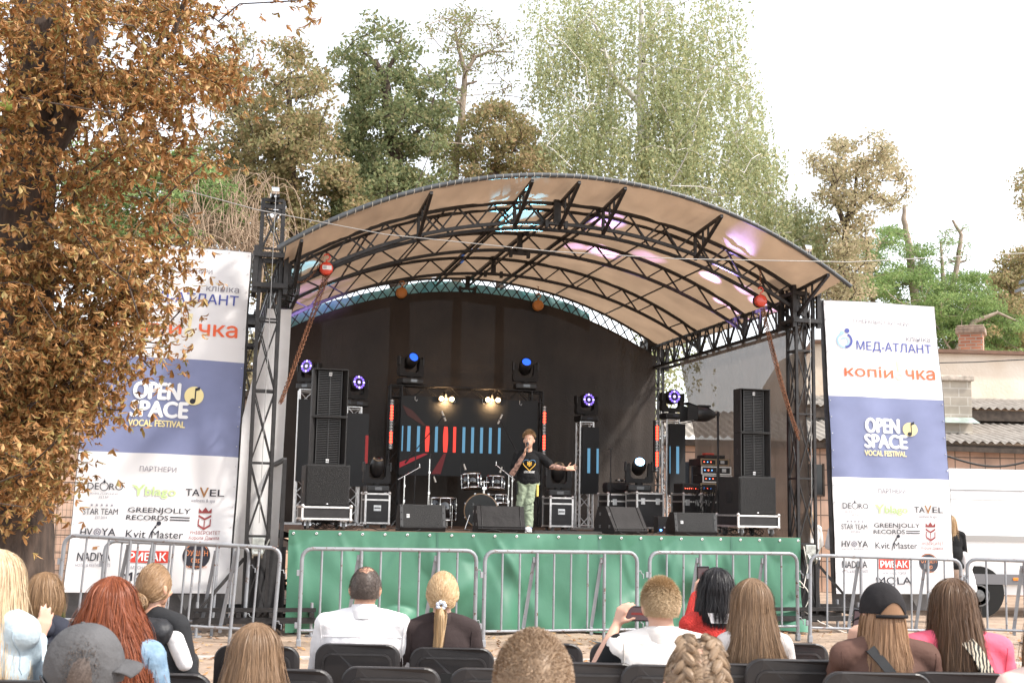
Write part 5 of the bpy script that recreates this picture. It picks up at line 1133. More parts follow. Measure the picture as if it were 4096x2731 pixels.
def tree(name, label, trunk, tr, crowns, barkm, leafm, seed=1, rmax=.09, extra_limbs=(), group='trees behind the stage', cat='tree', twig_r=.012, droop=0.0):
    rnd = random.Random(seed); T3 = [at(px, py, Y) if py is not None else None for px, py, Y in trunk]
    base = T3[0].copy(); base.z = 0; T = thing(name, label, cat, base, 0, group); inv = -base
    pts = [base]+T3; nseg = len(pts); rad = [tr*(1.25-(1.25-.3)*i/(nseg-1)) for i in range(nseg)]
    dense = []; dr = []
    for i in range(nseg-1):
        for k in range(5): dense.append(pts[i].lerp(pts[i+1], k/5)+Vector((rnd.uniform(-1, 1), rnd.uniform(-1, 1), 0))*tr*.12*(k > 0)); dr.append(rad[i]+(rad[i+1]-rad[i])*k/5)
    dense.append(pts[-1]); dr.append(rad[-1])
    b = MB(); b.tube([p+inv for p in dense], dr, 12)
    limbn, limbr = [], []
    for L_ in extra_limbs:
        lp_ = [at(*q) for q in L_[0]]; dl = []
        for i in range(len(lp_)-1):
            for k in range(4): dl.append(lp_[i].lerp(lp_[i+1], k/4))
        dl.append(lp_[-1]); rl_ = [L_[1]*(1-.75*i/(len(dl)-1)) for i in range(len(dl))]; b.tube([p+inv for p in dl], rl_, 8); limbn += dl; limbr += rl_
    b.build('trunk', barkm, T)
    allC, V, Fq, off = [], [], [], 0
    for cr in crowns:
        poly, Y, th, n, n_per, spread, size = cr[:7]; opt = cr[7] if len(cr) > 7 else {}
        if not opt.get('hang'): n, n_per, spread = int(n*1.5), int(n_per*.56), spread*.78
        c = []
        for x, y in sample_poly(poly, n, rnd, opt.get('holes', .25), seed, opt.get('fade')): c.append(at(x, y, Y+rnd.gauss(0, th)))
        if opt.get('wood', True): allC += c
        if opt.get('hang'):
            h0, h1 = opt['hang']; P_ = []
            for p in c:
                for s_ in range(opt.get('strands', 6)):
                    o = Vector((rnd.gauss(0, .28), rnd.gauss(0, .28), rnd.gauss(0, .12))); ln = rnd.uniform(h0, h1); sw = rnd.uniform(-.12, .12)
                    m_ = int(n_per*ln)
                    for k in range(m_): f = rnd.random(); P_.append((p.x+o.x+sw*f*ln+rnd.gauss(0, .035), p.y+o.y+rnd.gauss(0, .04), p.z+o.z-ln*f))
            Pq, Fq_ = quads_at(np.array(P_)+np.array(inv), size, .62, 1.2)
        else: Pq, Fq_ = leaf_quads([p+inv for p in c], n_per, spread, size, opt.get('sq', .6), opt.get('shape', .6), droop)
        V.append(Pq); Fq.append(Fq_+off); off += len(Pq)
    b = MB(); branches(b, [p+inv for p in dense[len(dense)//3:]]+[p+inv for p in limbn], dr[len(dense)//3:]+limbr, [p+inv for p in allC], rnd, rmax, twig_r); b.build('branches', barkm, T)
    o = npmesh('crown', np.concatenate(V), np.concatenate(Fq), leafm, T); return T
bark_d = mat('dark_bark', (.07, .05, .038), .95, var=.4, vs=9, bump=.8, bs=18); bark_b = mat('birch_bark', (.62, .58, .54), .8, wear=((.05, .04, .04), 5, .6), bump=.3); bark_p = mat('pale_grey_bark', (.30, .24, .19), .9, var=.3, vs=7)
def leafmat(name, cols, tr=.52): return mat(name, cols[0], .65, island=cols, trans=tr, spec=.35)
lf_brown = leafmat('olive_brown_leaves', [(.27, .25, .12), (.40, .31, .16), (.19, .20, .09), (.50, .34, .20), (.32, .30, .14), (.22, .22, .10)])
lf_green = leafmat('dark_green_leaves', [(.17, .22, .10), (.27, .30, .15), (.12, .16, .075), (.36, .33, .17), (.20, .24, .11)])
lf_pale = leafmat('pale_yellow_green_leaves', [(.22, .25, .10), (.30, .28, .12), (.17, .20, .08), (.34, .30, .15)])
lf_birch = leafmat('birch_leaves', [(.30, .35, .18), (.46, .49, .28), (.22, .26, .12), (.55, .50, .28), (.36, .40, .21), (.48, .49, .30)])
lf_rob = leafmat('fresh_green_fronds', [(.18, .29, .10), (.28, .40, .14), (.12, .19, .07), (.36, .45, .18), (.21, .31, .11)])
lf_tan = leafmat('tan_leaves', [(.50, .42, .27), (.38, .34, .20), (.60, .48, .32), (.32, .29, .16), (.45, .41, .24)])
H = dict(holes=.28)
tree('lime_tree', 'tall olive-brown leafy tree behind the left end of the stage roof', [(1180, 1300, 29), (1172, 900, 29), (1165, 640, 29), (1150, 330, 29)], .20,
     [([(940, 1000), (850, 860), (960, 620), (1010, 400), (1080, 230), (1130, 120), (1200, 130), (1290, 230), (1330, 330), (1310, 480), (1370, 640), (1480, 830), (1450, 960), (1260, 1010), (1050, 1050)], 29, 1.1, 250, 150, .32, .055, dict(holes=.22, fade=420)),
      ([(1010, 960), (1240, 960), (1240, 1240), (1010, 1240)], 30, .8, 40, 150, .35, .055, {})], bark_d, lf_brown, 11)
tree('slanting_maple', 'thin-leaved tree with a slanting trunk between the chestnut and the olive-brown tree', [(1050, 1200, 30), (1005, 600, 30), (945, 450, 30), (905, 330, 30)], .13,
     [([(850, 180), (930, 110), (1040, 110), (1080, 300), (1050, 520), (950, 600), (850, 560), (830, 350)], 30, .9, 85, 62, .33, .05, dict(holes=.3, fade=300)), ([(760, 560), (1010, 600), (1060, 800), (900, 900), (740, 800)], 30.5, .9, 80, 100, .34, .055, dict(holes=.2))], bark_d, lf_brown, 12)
tree('dark_green_tree', 'dark green tree with a thick trunk behind the middle left of the roof', [(1600, 1250, 31), (1585, 700, 31), (1560, 500, 31), (1535, 310, 31), (1500, 240, 31)], .24,
     [([(1430, 120), (1500, 60), (1640, 80), (1680, 200), (1790, 260), (1800, 420), (1770, 640), (1820, 730), (1650, 790), (1480, 800), (1380, 700), (1330, 560), (1400, 400), (1340, 240)], 31, 1.1, 190, 135, .33, .06, dict(holes=.30, fade=420)),
      ([(1300, 680), (1500, 640), (1640, 700), (1700, 780), (1500, 860), (1340, 900)], 30, .7, 60, 160, .33, .06, dict(holes=.1))], bark_d, lf_green, 13, extra_limbs=[([(1535, 310, 31), (1480, 230, 31), (1440, 200, 31)], .08), ([(1535, 310, 31), (1585, 220, 31), (1610, 130, 31)], .07), ([(1585, 600, 31), (1700, 500, 31), (1740, 380, 31)], .08)])
tree('pale_slender_tree', 'slender forked pale tree with sparse leaves left of the birch', [(1830, 1200, 33), (1818, 714, 33), (1850, 420, 33), (1862, 290, 33), (1835, 200, 33), (1822, 130, 33)], .12,
     [([(1720, 60), (1800, 10), (1920, 30), (2060, 150), (2080, 280), (1980, 260), (1900, 300), (1760, 230), (1700, 160)], 33, .9, 80, 34, .30, .045, dict(holes=.3)), ([(1740, 380), (2050, 260), (2120, 430), (1900, 520), (1720, 480)], 33.5, .8, 30, 25, .30, .045, {}), ([(1700, 520), (1900, 480), (1960, 700), (1760, 740)], 32, .8, 35, 75, .32, .05, {})], bark_p, lf_pale, 14, extra_limbs=[([(1862, 290, 33), (1900, 230, 33), (1960, 205, 33), (2050, 210, 33)], .07)])
tree('brown_crown_tree', 'small brownish tree peeping over the roof between slender tree and birch', [(2000, 1200, 32), (1990, 700, 32), (1985, 560, 32)], .12,
     [([(1880, 450), (1980, 400), (2080, 440), (2150, 560), (2200, 720), (1900, 730), (1840, 640)], 32, .8, 90, 120, .30, .055, dict(holes=.25))], bark_d, lf_brown, 15, extra_limbs=[([(1985, 640, 32), (2060, 600, 31.5), (2140, 650, 31.5)], .05)])
tree('weeping_birch', 'very tall weeping birch with white stems rising behind the roof', [(2600, 1250, 34), (2575, 700, 34), (2562, 350, 34), (2568, 150, 34), (2560, -60, 34)], .17,
     [([(2140, -40), (2900, -60), (2960, 120), (2880, 170), (2930, 330), (2700, 340), (2420, 330), (2250, 220), (2130, 200)], 34, 1.3, 150, 14, .3, .05, dict(hang=(.6, 1.9), strands=8, holes=.27)),
      ([(2160, 200), (2400, 260), (2700, 240), (2960, 120), (3060, 380), (3060, 540), (2900, 560), (2500, 560), (2250, 430), (2170, 330)], 34, 1.3, 135, 14, .3, .05, dict(hang=(.7, 2.0), strands=8, holes=.33)),
      ([(2200, 480), (2420, 400), (2700, 420), (3000, 520), (3120, 620), (3080, 800), (2700, 760), (2400, 700), (2150, 700)], 33, 1.2, 175, 15, .3, .05, dict(hang=(.6, 1.6), strands=9, holes=.14)),
      ([(3000, 760), (3200, 780), (3290, 850), (3310, 980), (3150, 1000), (3000, 850)], 32, .9, 80, 17, .3, .048, dict(hang=(.6, 1.7), strands=9, holes=.1)),
      ([(2080, 460), (2240, 440), (2260, 600), (2100, 640)], 33, .6, 22, 10, .3, .045, dict(hang=(.5, 1.3), strands=7)),
      ([(2560, 1330), (2720, 1330), (2700, 1500), (2560, 1500)], 27, .4, 26, 15, .3, .045, dict(hang=(.5, 1.3), strands=7, wood=False))],
     bark_b, lf_birch, 16, rmax=.07, extra_limbs=[([(2568, 180, 34), (2610, 120, 34), (2650, 20, 34)], .09), ([(2562, 420, 34), (2450, 300, 33.5), (2390, 120, 33.5), (2350, 40, 33)], .09), ([(2575, 560, 34), (2700, 440, 34), (2800, 300, 34), (2880, 250, 34)], .09), ([(2590, 700, 34), (2420, 560, 33), (2310, 470, 33)], .07), ([(2620, 900, 33), (2850, 780, 33), (3100, 770, 32)], .09)])
tree('field_maple', 'tan leaved tree with forked trunk rising right of the birch', [(3345, 1300, 31), (3370, 1080, 31), (3378, 900, 31)], .16,
     [([(3260, 740), (3240, 620), (3320, 560), (3400, 560), (3500, 510), (3560, 600), (3620, 680), (3640, 780), (3570, 840), (3480, 800), (3380, 860), (3290, 860)], 31, .9, 120, 72, .28, .05, dict(holes=.3)),
      ([(3290, 900), (3480, 860), (3470, 1180), (3290, 1250)], 31, .8, 80, 80, .3, .05, dict(holes=.25))], bark_d, lf_tan, 17, extra_limbs=[([(3378, 900, 31), (3335, 780, 31), (3320, 700, 31)], .08), ([(3378, 900, 31), (3420, 800, 31), (3430, 620, 31)], .09), ([(3378, 900, 31), (3460, 800, 31), (3520, 760, 31)], .05)])
tree('acacia_tree', 'bright green acacia with a bent brown trunk above the right banner', [(3680, 1500, 37), (3665, 1250, 37), (3640, 1000, 37), (3615, 880, 37), (3620, 820, 37)], .17,
     [([(3330, 1020), (3480, 950), (3600, 880), (3680, 920), (3720, 1080), (3760, 1180), (3740, 1300), (3500, 1300), (3340, 1220)], 37, 1.1, 120, 230, .37, .062, dict(sq=.35, holes=.25, shape=.3))], bark_p, lf_rob, 18, extra_limbs=[([(3490, 1200, 37), (3480, 1080, 37), (3472, 960, 37)], .13)])
tree('pollard_tree', 'green tree with two bare pollarded stems above the brick chimney', [(3810, 1500, 37), (3800, 1200, 37), (3830, 1050, 37), (3845, 940, 37), (3810, 880, 37)], .12,
     [([(3740, 1120), (3860, 1080), (3960, 1130), (4000, 1220), (4096, 1270), (4110, 1420), (3880, 1440), (3740, 1440), (3720, 1250)], 37, 1.1, 120, 260, .37, .062, dict(sq=.35, holes=.16, shape=.3)),
      ([(3740, 920), (3880, 900), (3880, 1060), (3740, 1060)], 37, .6, 26, 50, .25, .045, dict(sq=.4, shape=.3))], bark_p, lf_rob, 19, extra_limbs=[([(3780, 1200, 37), (3770, 1080, 37), (3762, 960, 37)], .10), ([(3830, 1400, 36), (3890, 1290, 36), (3990, 1250, 36), (4080, 1290, 36)], .10)])
tree('dark_garden_tree', 'dark green tree behind the brick chimney at the right edge', [(4060, 1500, 39), (4055, 1250, 39), (4050, 1050, 39)], .2,
     [([(3980, 1100), (4040, 1000), (4140, 960), (4140, 1500), (3960, 1500), (3950, 1300)], 39, .9, 150, 150, .33, .06, dict(holes=.15)), ([(4060, 700), (4140, 640), (4140, 900), (4080, 880)], 39, .5, 18, 90, .3, .055, {})], bark_d, lf_brown, 20)
tree('yew_tree', 'green bushy tree behind the chestnut and the left banner', [(760, 1500, 27), (740, 1100, 27), (720, 850, 27)], .2,
     [([(480, 720), (620, 620), (760, 600), (860, 700), (930, 780), (960, 960), (700, 960), (460, 1000), (420, 860)], 27, 1.0, 150, 170, .30, .05, dict(sq=.4, holes=.2)), ([(260, 560), (480, 640), (480, 1000), (260, 1000)], 27, .8, 70, 150, .3, .05, dict(sq=.4))], bark_d, lf_rob, 21)
tree('apple_tree', 'yellowing small tree glimpsed between left banner and left tower', [(990, 1700, 26), (1000, 1500, 26)], .06, [([(960, 1340), (1060, 1340), (1050, 1560), (960, 1560)], 26, .4, 26, 110, .22, .05, {})], bark_d, lf_tan, 22)
# bare twiggy bush
rnd = random.Random(4); base = at(960, 1400, 25.5); base.z = 0; TB = thing('bare_shrub', 'tangle of bare arching pale twigs above the left banner', 'shrub', base, 0); b = MB()
for k in range(230):
    x0, y0 = rnd.uniform(640, 1120), rnd.uniform(960, 1040); p0 = at(x0, y0, 25.5+rnd.gauss(0, .5)); dx = rnd.uniform(-2.0, 1.5); up = rnd.uniform(.3, 2.0)*(1 if x0 < 1030 else .5); pts = [p0-base+Vector((dx*f+.15*math.sin(6*f+k), rnd.uniform(-.1, .1), up*math.sin(math.pi*f*.85)-(.6*f*f))) for f in [q/8 for q in range(9)]]
    b.tube(pts, [.013*(1-.7*q/8) for q in range(9)], 4, cap=False)
for k in range(7): p1 = at(700+60*k, 1000, 25.5)-base; b.tube([Vector((rnd.uniform(-.3, .3), 0, 0)), Vector((p1.x*.6, 0, p1.z*.5)), p1], [.05, .035, .02], 6)
b.build('twigs', mat('dry_twig', (.36, .26, .18), .9, var=.3), TB)

# ================================================================ FOREGROUND CHESTNUT
bark_c = mat('chestnut_bark', (.085, .058, .044), .95, c2=(.03, .021, .017), vs=5, stretch=(3.2, 3.2, .8), bump=1.0, bs=7)
dead = mat('dead_chestnut_leaf', (.3, .15, .06), .6, trans=.28, island=[(.40, .19, .065), (.26, .125, .045), (.52, .28, .11), (.42, .21, .08), (.17, .095, .04), (.32, .24, .08), (.58, .35, .16), (.22, .21, .07), (.36, .16, .05), (.13, .07, .03)], spec=.4)
tb = at(70, 2330, 12.6); tb.z = 0; CT = thing('chestnut_tree', 'big chestnut with curled brown autumn leaves at the left edge', 'tree', tb, 0)
def barktrunk(pts, rads, n=40, seg=90):
    b = MB(); P = [Vector(p) for p in pts]; vs = []
    for i in range(seg+1):
        f = i/seg*(len(P)-1); k = min(int(f), len(P)-2); c = P[k].lerp(P[k+1], f-k); r0 = rads[k]+(rads[k+1]-rads[k])*(f-k)
        for j in range(n):
            a = 2*math.pi*j/n; z = c.z; rg = .022*math.sin(a*13+2.5*math.sin(z*1.3+a*2)+1.2*math.sin(z*4.3))+.022*math.sin(a*29+3*math.sin(z*2.7+a*5))+.04*math.sin(a*3+z*.7)+.02*math.sin(z*9+a*7+2*math.sin(a*4))+.012*math.sin(z*23+a*21)
            vs.append(c+Vector((math.cos(a), math.sin(a), 0))*(r0*(1+rg)))
    b.add(vs, [(i*n+j, i*n+(j+1) % n, (i+1)*n+(j+1) % n, (i+1)*n+j) for i in range(seg) for j in range(n)], True); return b
tp = [Vector((0, 0, 0)), at(80, 2000, 12.6)-tb, at(88, 1400, 12.6)-tb, at(108, 800, 12.6)-tb, at(140, 400, 12.6)-tb, at(180, -200, 12.6)-tb]
b = barktrunk(tp, [.40, .31, .30, .29, .28, .24]); b.tube([tp[3]+Vector((0, 0, .2)), at(300, 430, 12.4)-tb, at(360, 150, 12.2)-tb, at(390, -150, 12.2)-tb], [.16, .13, .11, .09], 10)
b.tube([tp[4], at(560, 330, 12.0)-tb, at(680, 170, 12.0)-tb, at(740, 0, 12.0)-tb], [.07, .04, .03, .025], 8)
b.tube([tp[2]+Vector((0, 0, -.3)), at(300, 1500, 12.2)-tb, at(420, 1250, 12.1)-tb, at(600, 1080, 12.1)-tb, at(690, 960, 12.1)-tb], [.10, .06, .04, .03, .02], 8)
b.build('trunk', bark_c, CT)
rnd = random.Random(77)
region = [(-230, -40), (740, -40), (800, 20), (760, 110), (690, 190), (840, 230), (930, 300), (920, 370), (800, 360), (860, 450), (820, 540), (700, 470), (640, 560), (780, 600), (770, 680), (600, 720), (620, 830), (700, 880), (670, 980), (600, 1010), (640, 1080), (580, 1150), (630, 1220), (540, 1290), (590, 1330), (490, 1400), (520, 1470), (440, 1530), (380, 1590), (430, 1640), (340, 1700), (270, 1760), (240, 1860), (170, 1940), (190, 2000), (120, 2040), (60, 2050), (-200, 2000)]
cl = [at(x, y, 12.2+rnd.gauss(0, .85)-(.9 if x < 260 and rnd.random() < .3 else 0)) for x, y in sample_poly(region, 560, rnd, .30) if not (10 < x < 235 and 150 < y < 1300 and rnd.random() < .72)]
cl += [at(rnd.uniform(-40, 60 if rnd.random() < .5 else 330), rnd.uniform(-20, 2000), rnd.uniform(11.3, 12.0)) for _ in range(22)]
cl += [at(x, y, 12.2+rnd.gauss(0, .6)) for x, y in sample_poly([(-40, 1000), (560, 1000), (590, 1250), (470, 1420), (380, 1580), (400, 1680), (300, 1800), (300, 1880), (180, 2030), (-40, 2050)], 120, rnd, .15)]
cl += [at(x, y, rnd.uniform(11.2, 12.4)) for x, y in [(880, 250), (905, 300), (930, 345), (860, 330), (830, 210), (800, 540), (770, 620), (820, 655), (745, 970), (700, 1060), (730, 1090), (690, 1200), (720, 1245), (640, 1375), (670, 1385), (600, 1470), (480, 1640), (450, 1560), (250, 1880), (1170, 5), (1220, 0), (840, 60), (910, 110)]]
b = MB(); branches(b, [p for p in tp]+[at(300, 430, 12.4)-tb, at(560, 330, 12.0)-tb, at(680, 170, 12.0)-tb, at(300, 1500, 12.2)-tb, at(420, 1250, 12.1)-tb, at(600, 1080, 12.1)-tb, at(150, 1700, 12.3)-tb, at(160, 1050, 12.3)-tb], [.05]*20, [c-tb for c in cl], rnd, .035, .007, .12); b.build('branches', bark_c, CT)
def palmate(C, per, spread):
    C = np.repeat(np.array([list(c-tb) for c in C]), per, 0); N = len(C); c = C+RNG.normal(0, 1, (N, 3))*spread*np.array([1, 1, .8])
    K = 6; base = np.repeat(c, K, 0); M_ = N*K
    az0 = np.repeat(RNG.uniform(0, 2*np.pi, N), K); fan = np.tile((np.arange(K)-2.5)*.5, N)+RNG.normal(0, .15, M_); az = az0+fan
    L_ = RNG.uniform(.055, .125, M_)*(1-.28*np.abs(np.tile((np.arange(K)-2.5)/2.5, N))); W_ = L_*RNG.uniform(.11, .21, M_)
    pitch = RNG.uniform(-.9, .45, M_); curl = RNG.uniform(-2.4, 1.9, M_); side = RNG.normal(0, .5, M_); S_ = 4
    V = np.zeros((M_, S_+1, 3, 3)); pos = base.copy(); 
    for i in range(S_+1):
        f = i/S_; ph = pitch+curl*f*f-.3; a = az+side*f
        d = np.stack([np.cos(a)*np.cos(ph), np.sin(a)*np.cos(ph), np.sin(ph)], 1); sd_ = np.stack([-np.sin(a), np.cos(a), np.zeros(M_)], 1); up = np.cross(d, sd_)
        wv = (W_*(np.sin(math.pi*min(1, (.08+.92*f))**1.4)+.06))[:, None]; V[:, i, 0] = pos-sd_*wv+up*wv*-.55; V[:, i, 1] = pos; V[:, i, 2] = pos+sd_*wv+up*wv*-.55
        pos = pos+d*(L_/S_)[:, None]
    V = V.reshape(-1, 3); b0 = (np.arange(M_)*(S_+1)*3)[:, None, None, None]; i = np.arange(S_)[None, :, None, None]*3; j = np.arange(2)[None, None, :, None]; q = np.array([0, 1, 4, 3])[None, None, None, :]
    return V, (b0+i+j+q).reshape(-1, 4)
V_, F_ = palmate(cl, 20, .16); npmesh('crown', V_, F_, dead, CT, smooth=True)
hk = thing('chestnut_husk', 'green spiky chestnut husk hanging by the left edge', 'chestnut husk', at(32, 425, 11.3)); b = MB(); b.ball((0, 0, 0), .045, 14); b.ball((-.07, 0, .005), .035, 12); b.cyl((0, 0, .04), (.02, .05, .14), .004, n=5); r2 = random.Random(1)
for k in range(70): d = Vector((r2.gauss(0, 1), r2.gauss(0, 1), r2.gauss(0, 1))).normalized(); b.cyl(d*.043, d*.055, .0025, .0005, n=4)
b.build('husk', mat('green_husk', (.25, .32, .06), .7), hk)
# ================================================================ CROWD BARRIERS
def barrier(label, a, c, h=1.13, roll=0.0, n=8, posts=(2, 6), sink=0.0):
    a, c = Vector(a), Vector(c); L_ = (c-a).length; rz = math.atan2(c.y-a.y, c.x-a.x)
    T = thing('crowd_barrier', label, 'barrier', (a.x, a.y, 0), rz, 'galvanised crowd barriers before the stage'); T.rotation_euler = (0, roll, rz)
    r = .12; pts = [(0, 0, .0), (0, 0, h-r)]+[(r-r*math.cos(q), 0, h-r+r*math.sin(q)) for q in (R(22), R(45), R(67))]+[(r, 0, h), (L_-r, 0, h)]+[(L_-r+r*math.sin(q), 0, h-r+r*math.cos(q)) for q in (R(22), R(45), R(67))]+[(L_, 0, h-r), (L_, 0, 0)]
    b = MB(); b.tube(pts, .024, 10); b.build('frame', galv, T)
    b = MB(); b.cyl((.02, 0, .19), (L_-.02, 0, .19), .017, n=8); b.build('bottom_rail', galv, T)
    for k in range(n):
        x = L_*(k+1)/(n+1); thick = k in posts; b = MB(); b.cyl((x, 0, .0 if thick else .19), (x, 0, h-.01), .021 if thick else .0135, n=8); b.build('upright', galv, T)
        if thick:
            b = MB(); b.bar((x-.03, .03, h-.11), (x-.13, .10, .20), .008, .045); b.rbox((x-.025, .02, h-.1), (.05, .03, .07), .006); b.rbox((x-.13, .09, .17), (.04, .03, .1), .006); b.build('folding_strut', galv, T)
            b = MB(); b.tube([(x, 0, .03), (x, -.05, .02), (x+.02, -.32, .015)], .014, 6); b.tube([(x, .05, .02), (x-.02, .3, .015)], .014, 6); b.build('foot', galv, T)
    for x in (0, L_): b = MB(); b.rbox((x, -.0, .05), (.055, .06, .09), .01); b.build('foot_plate', galv, T)
    for z in (.85, .25):
        b = MB(); b.rbox((-.035, 0, z), (.04, .025, .07), .005); b.build('socket', galv, T)
        b = MB(); b.tube([(L_+.02, 0, z+.05), (L_+.05, 0, z+.055), (L_+.06, 0, z+.02), (L_+.085, 0, z+.015), (L_+.087, 0, z-.04)], .007, 6); b.build('hook', galv, T)
    return T
def G(px, py): return gnd(px, py, 0)
barrier('leftmost crowd barrier, tilted, in front of the big left banner', Vector((-5.28, 14.65, 0)), Vector((-2.78, 14.95, 0)), 1.16, R(2.6), 9, (2, 7)).location.z = .07
barrier('shorter looking crowd barrier behind the tilted one at the left banner', Vector((-5.0, 15.35, 0)), Vector((-3.28, 15.65, 0)), 1.13, R(1.5), 8, (2, 6)).location.z = .02
barrier('crowd barrier behind the bald man and the woman with the ponytail', G(1193, 2588), G(1897, 2584))
barrier('crowd barrier in the middle of the green skirt, above the buzz-cut head', G(1932, 2590), Vector((1.62, 15.55, 0)))
barrier('crowd barrier behind the black haired woman in red', Vector((1.80, 15.75, 0)), Vector((3.83, 16.45, 0)))
barrier('crowd barrier in front of the right banner', Vector((3.94, 16.25, 0)), Vector((6.02, 16.55, 0)), 1.12, R(.9))
barrier('rightmost crowd barrier in front of the van', Vector((6.13, 16.6, 0)), Vector((8.25, 16.2, 0)), 1.10, R(.5))

# ================================================================ CHAIRS
chair_m = mat('black_chair_plastic', (.022, .019, .019), .42, var=.15, bump=.08, bs=300)
def make_chair():
    T = thing('folding_chair', 'x', 'chair', (0, 0, 0), 0, 'black folding chairs of the audience')
    W, H_ = .47, .36; z0, z1 = .50, .88
    def shape(w_, z0, z1, r, n=6):
        P = []
        for cx, cz, a0 in ((w_/2-r, z1-r, 0), (-w_/2+r, z1-r, 90), (-w_/2+r*.5, z0+r*.5, 180), (w_/2-r*.5, z0+r*.5, 270)):
            rr = r if cz > (z0+z1)/2 else r*.5
            for k in range(n+1): a = R(a0+90*k/n); P.append((cx+rr*math.cos(a), cz+rr*math.sin(a)))
        return P
    def plate(b, P, y0, y1):
        n = len(P); cv = lambda x: .035*(x/(W/2))**2; vs = []
        for y, k in ((y0, .97), (y0+.006*(1 if y1 > y0 else -1), 1.0), (y1, 1.0)): vs += [(x*k, y+cv(x), (z-.7)*k+.7) for x, z in P]
        fs = [tuple(range(n)), tuple(range(3*n-1, 2*n-1, -1))]+[(j*n+i, j*n+(i+1) % n, (j+1)*n+(i+1) % n, (j+1)*n+i) for j in range(2) for i in range(n)]
        b.add(vs, fs); 
    b = MB(); plate(b, shape(W, z0, z1, .075), -.018, .018); bo = b.build('backrest', chair_m, T)
    b = MB(); P = shape(W-.085, z0+.03, z1-.05, .05); Q = shape(W-.105, z0+.04, z1-.06, .045); n = len(P); cv = lambda x: .035*(x/(W/2))**2
    vs = [(x, -.020+cv(x), z) for x, z in P]+[(x*.99, -.026+cv(x), z) for x, z in P]+[(x, -.026+cv(x), z) for x, z in Q]+[(x, -.020+cv(x), z) for x, z in Q]
    b.add(vs, [(j*n+i, j*n+(i+1) % n, (j+1)*n+(i+1) % n, (j+1)*n+i) for j in range(3) for i in range(n)]); b.build('backrest_rim', chair_m, bo)
    b = MB(); P = shape(.13, .68, .745, .02); b.prism([(x, z) for x, z in P], -.024, -.019, 'y'); b.build('hand_slot', hole, bo)
    b = MB(); b.rbox((0, .24, .455), (.44, .42, .03), .014); b.build('seat', chair_m, T)
    for x in (-.21, .21):
        b = MB(); b.tube([(x*.95, 0.03, .60), (x, .05, .5), (x, .12, .42), (x, .46, .0)], .013, 8); b.build('leg', galv, T)
        b = MB(); b.tube([(x*.93, .40, .44), (x*.93, .02, .0)], .013, 8); b.build('leg', galv, T)
    return T
chairs = [  # px centre, top y, distance, label
 (1430, 2575, 6.95, 'chair under the bald man in the white shirt'), (1808, 2590, 6.95, 'chair under the ponytailed woman in the dark blazer'), (1026, 2583, 6.95, 'empty chair between the long-haired girl and the bald man'),
 (620, 2594, 6.95, 'chair under the man with the hair bun'), (2165, 2572, 7.0, 'empty chair showing right of the buzz-cut head'), (2530, 2572, 7.0, 'chair just left of the blond young man, behind his raised arm'), (2890, 2570, 7.0, 'chair under the black haired woman in red'), (3150, 2571, 7.0, 'empty chair between the very long hair and the black cap, farther row'), (205, 2600, 7.1, 'chair under the child with the brown bob'),
 (1130, 2676, 5.9, 'chair whose corner shows right of the long-haired girl at lower left'), (1563, 2668, 5.9, 'empty chair in the second row, right behind the bald man'), (2000, 2674, 5.9, 'empty chair in the second row, left of the buzz-cut head'), (2355, 2650, 5.85, 'chair right beside the buzz-cut head, second row'), (2690, 2660, 5.75, 'chair under the blond young man in the white vest'), (3010, 2655, 5.85, 'chair under the girl with very long light brown hair'), (3190, 2638, 5.75, 'empty chair left of the brown sweatshirt, nearer row'), (640, 2694, 5.9, 'chair beside the denim sleeve of the red haired woman'),
 (3515, 2690, 5.4, 'chair under the girl in the black cap'), (3850, 2690, 5.45, 'chair under the girl in pink'),
 (90, 2722, 4.9, 'chair at the lower left corner under the pale blonde woman'), (430, 2760, 4.75, 'chair under the red haired woman')]
c0 = make_chair()
for i, (px, py, Y, lab) in enumerate(chairs):
    p = at(px, py, Y); T = c0 if i == 0 else copy_tree(c0); T['label'] = 'black plastic '+lab; T.location = (p.x, p.y, p.z-.88); T.rotation_euler = (0, 0, -math.atan2(p.x, 30)*.3)
    T.location.z = min(0.0, max(-.06, p.z-.88)) if p.z-.88 < 0 else p.z-.88

# ================================================================ PEOPLE
clouds = bpy.data.textures.new('fold_noise', 'CLOUDS'); clouds.noise_scale = .16; clouds.noise_depth = 2
clouds2 = bpy.data.textures.new('small_fold_noise', 'CLOUDS'); clouds2.noise_scale = .05
def blob(name, parts, m_, parent, vox=.012, smooth=4, disp=0.0, tex=None):
    b = MB()
    for p in parts:
        if p[0] == 'c':
            _, a, c, r1, r2 = p; a, c = Vector(a), Vector(c); b.ball(a, r1, 14); b.ball(c, r2, 14)
            if (c-a).length > 1e-4: b.tube([a, a.lerp(c, .5), c], [r1, (r1+r2)/2, r2], 14)
        else: _, a, rr, *rot = p; b.ball(a, 1, 18, rr, rot[0] if rot else None)
    o = b.build(name, m_, parent); md = o.modifiers.new('r', 'REMESH'); md.mode = 'VOXEL'; md.voxel_size = vox; md.use_smooth_shade = True
    if smooth: md = o.modifiers.new('s', 'SMOOTH'); md.factor = .5; md.iterations = smooth
    if disp: md = o.modifiers.new('d', 'DISPLACE'); md.texture = tex or clouds; md.strength = disp; md.mid_level = .5; md.texture_coords = 'LOCAL'
    bake(o); o.data.materials.clear(); o.data.materials.append(m_)
    for f in o.data.polygons: f.use_smooth = True
    return o
skin = mat('skin', (.56, .30, .20), .5, var=.08, vs=12, bump=.03, bs=90); skin2 = mat('fair_skin', (.62, .36, .26), .5, var=.07, vs=12, bump=.03, bs=90)
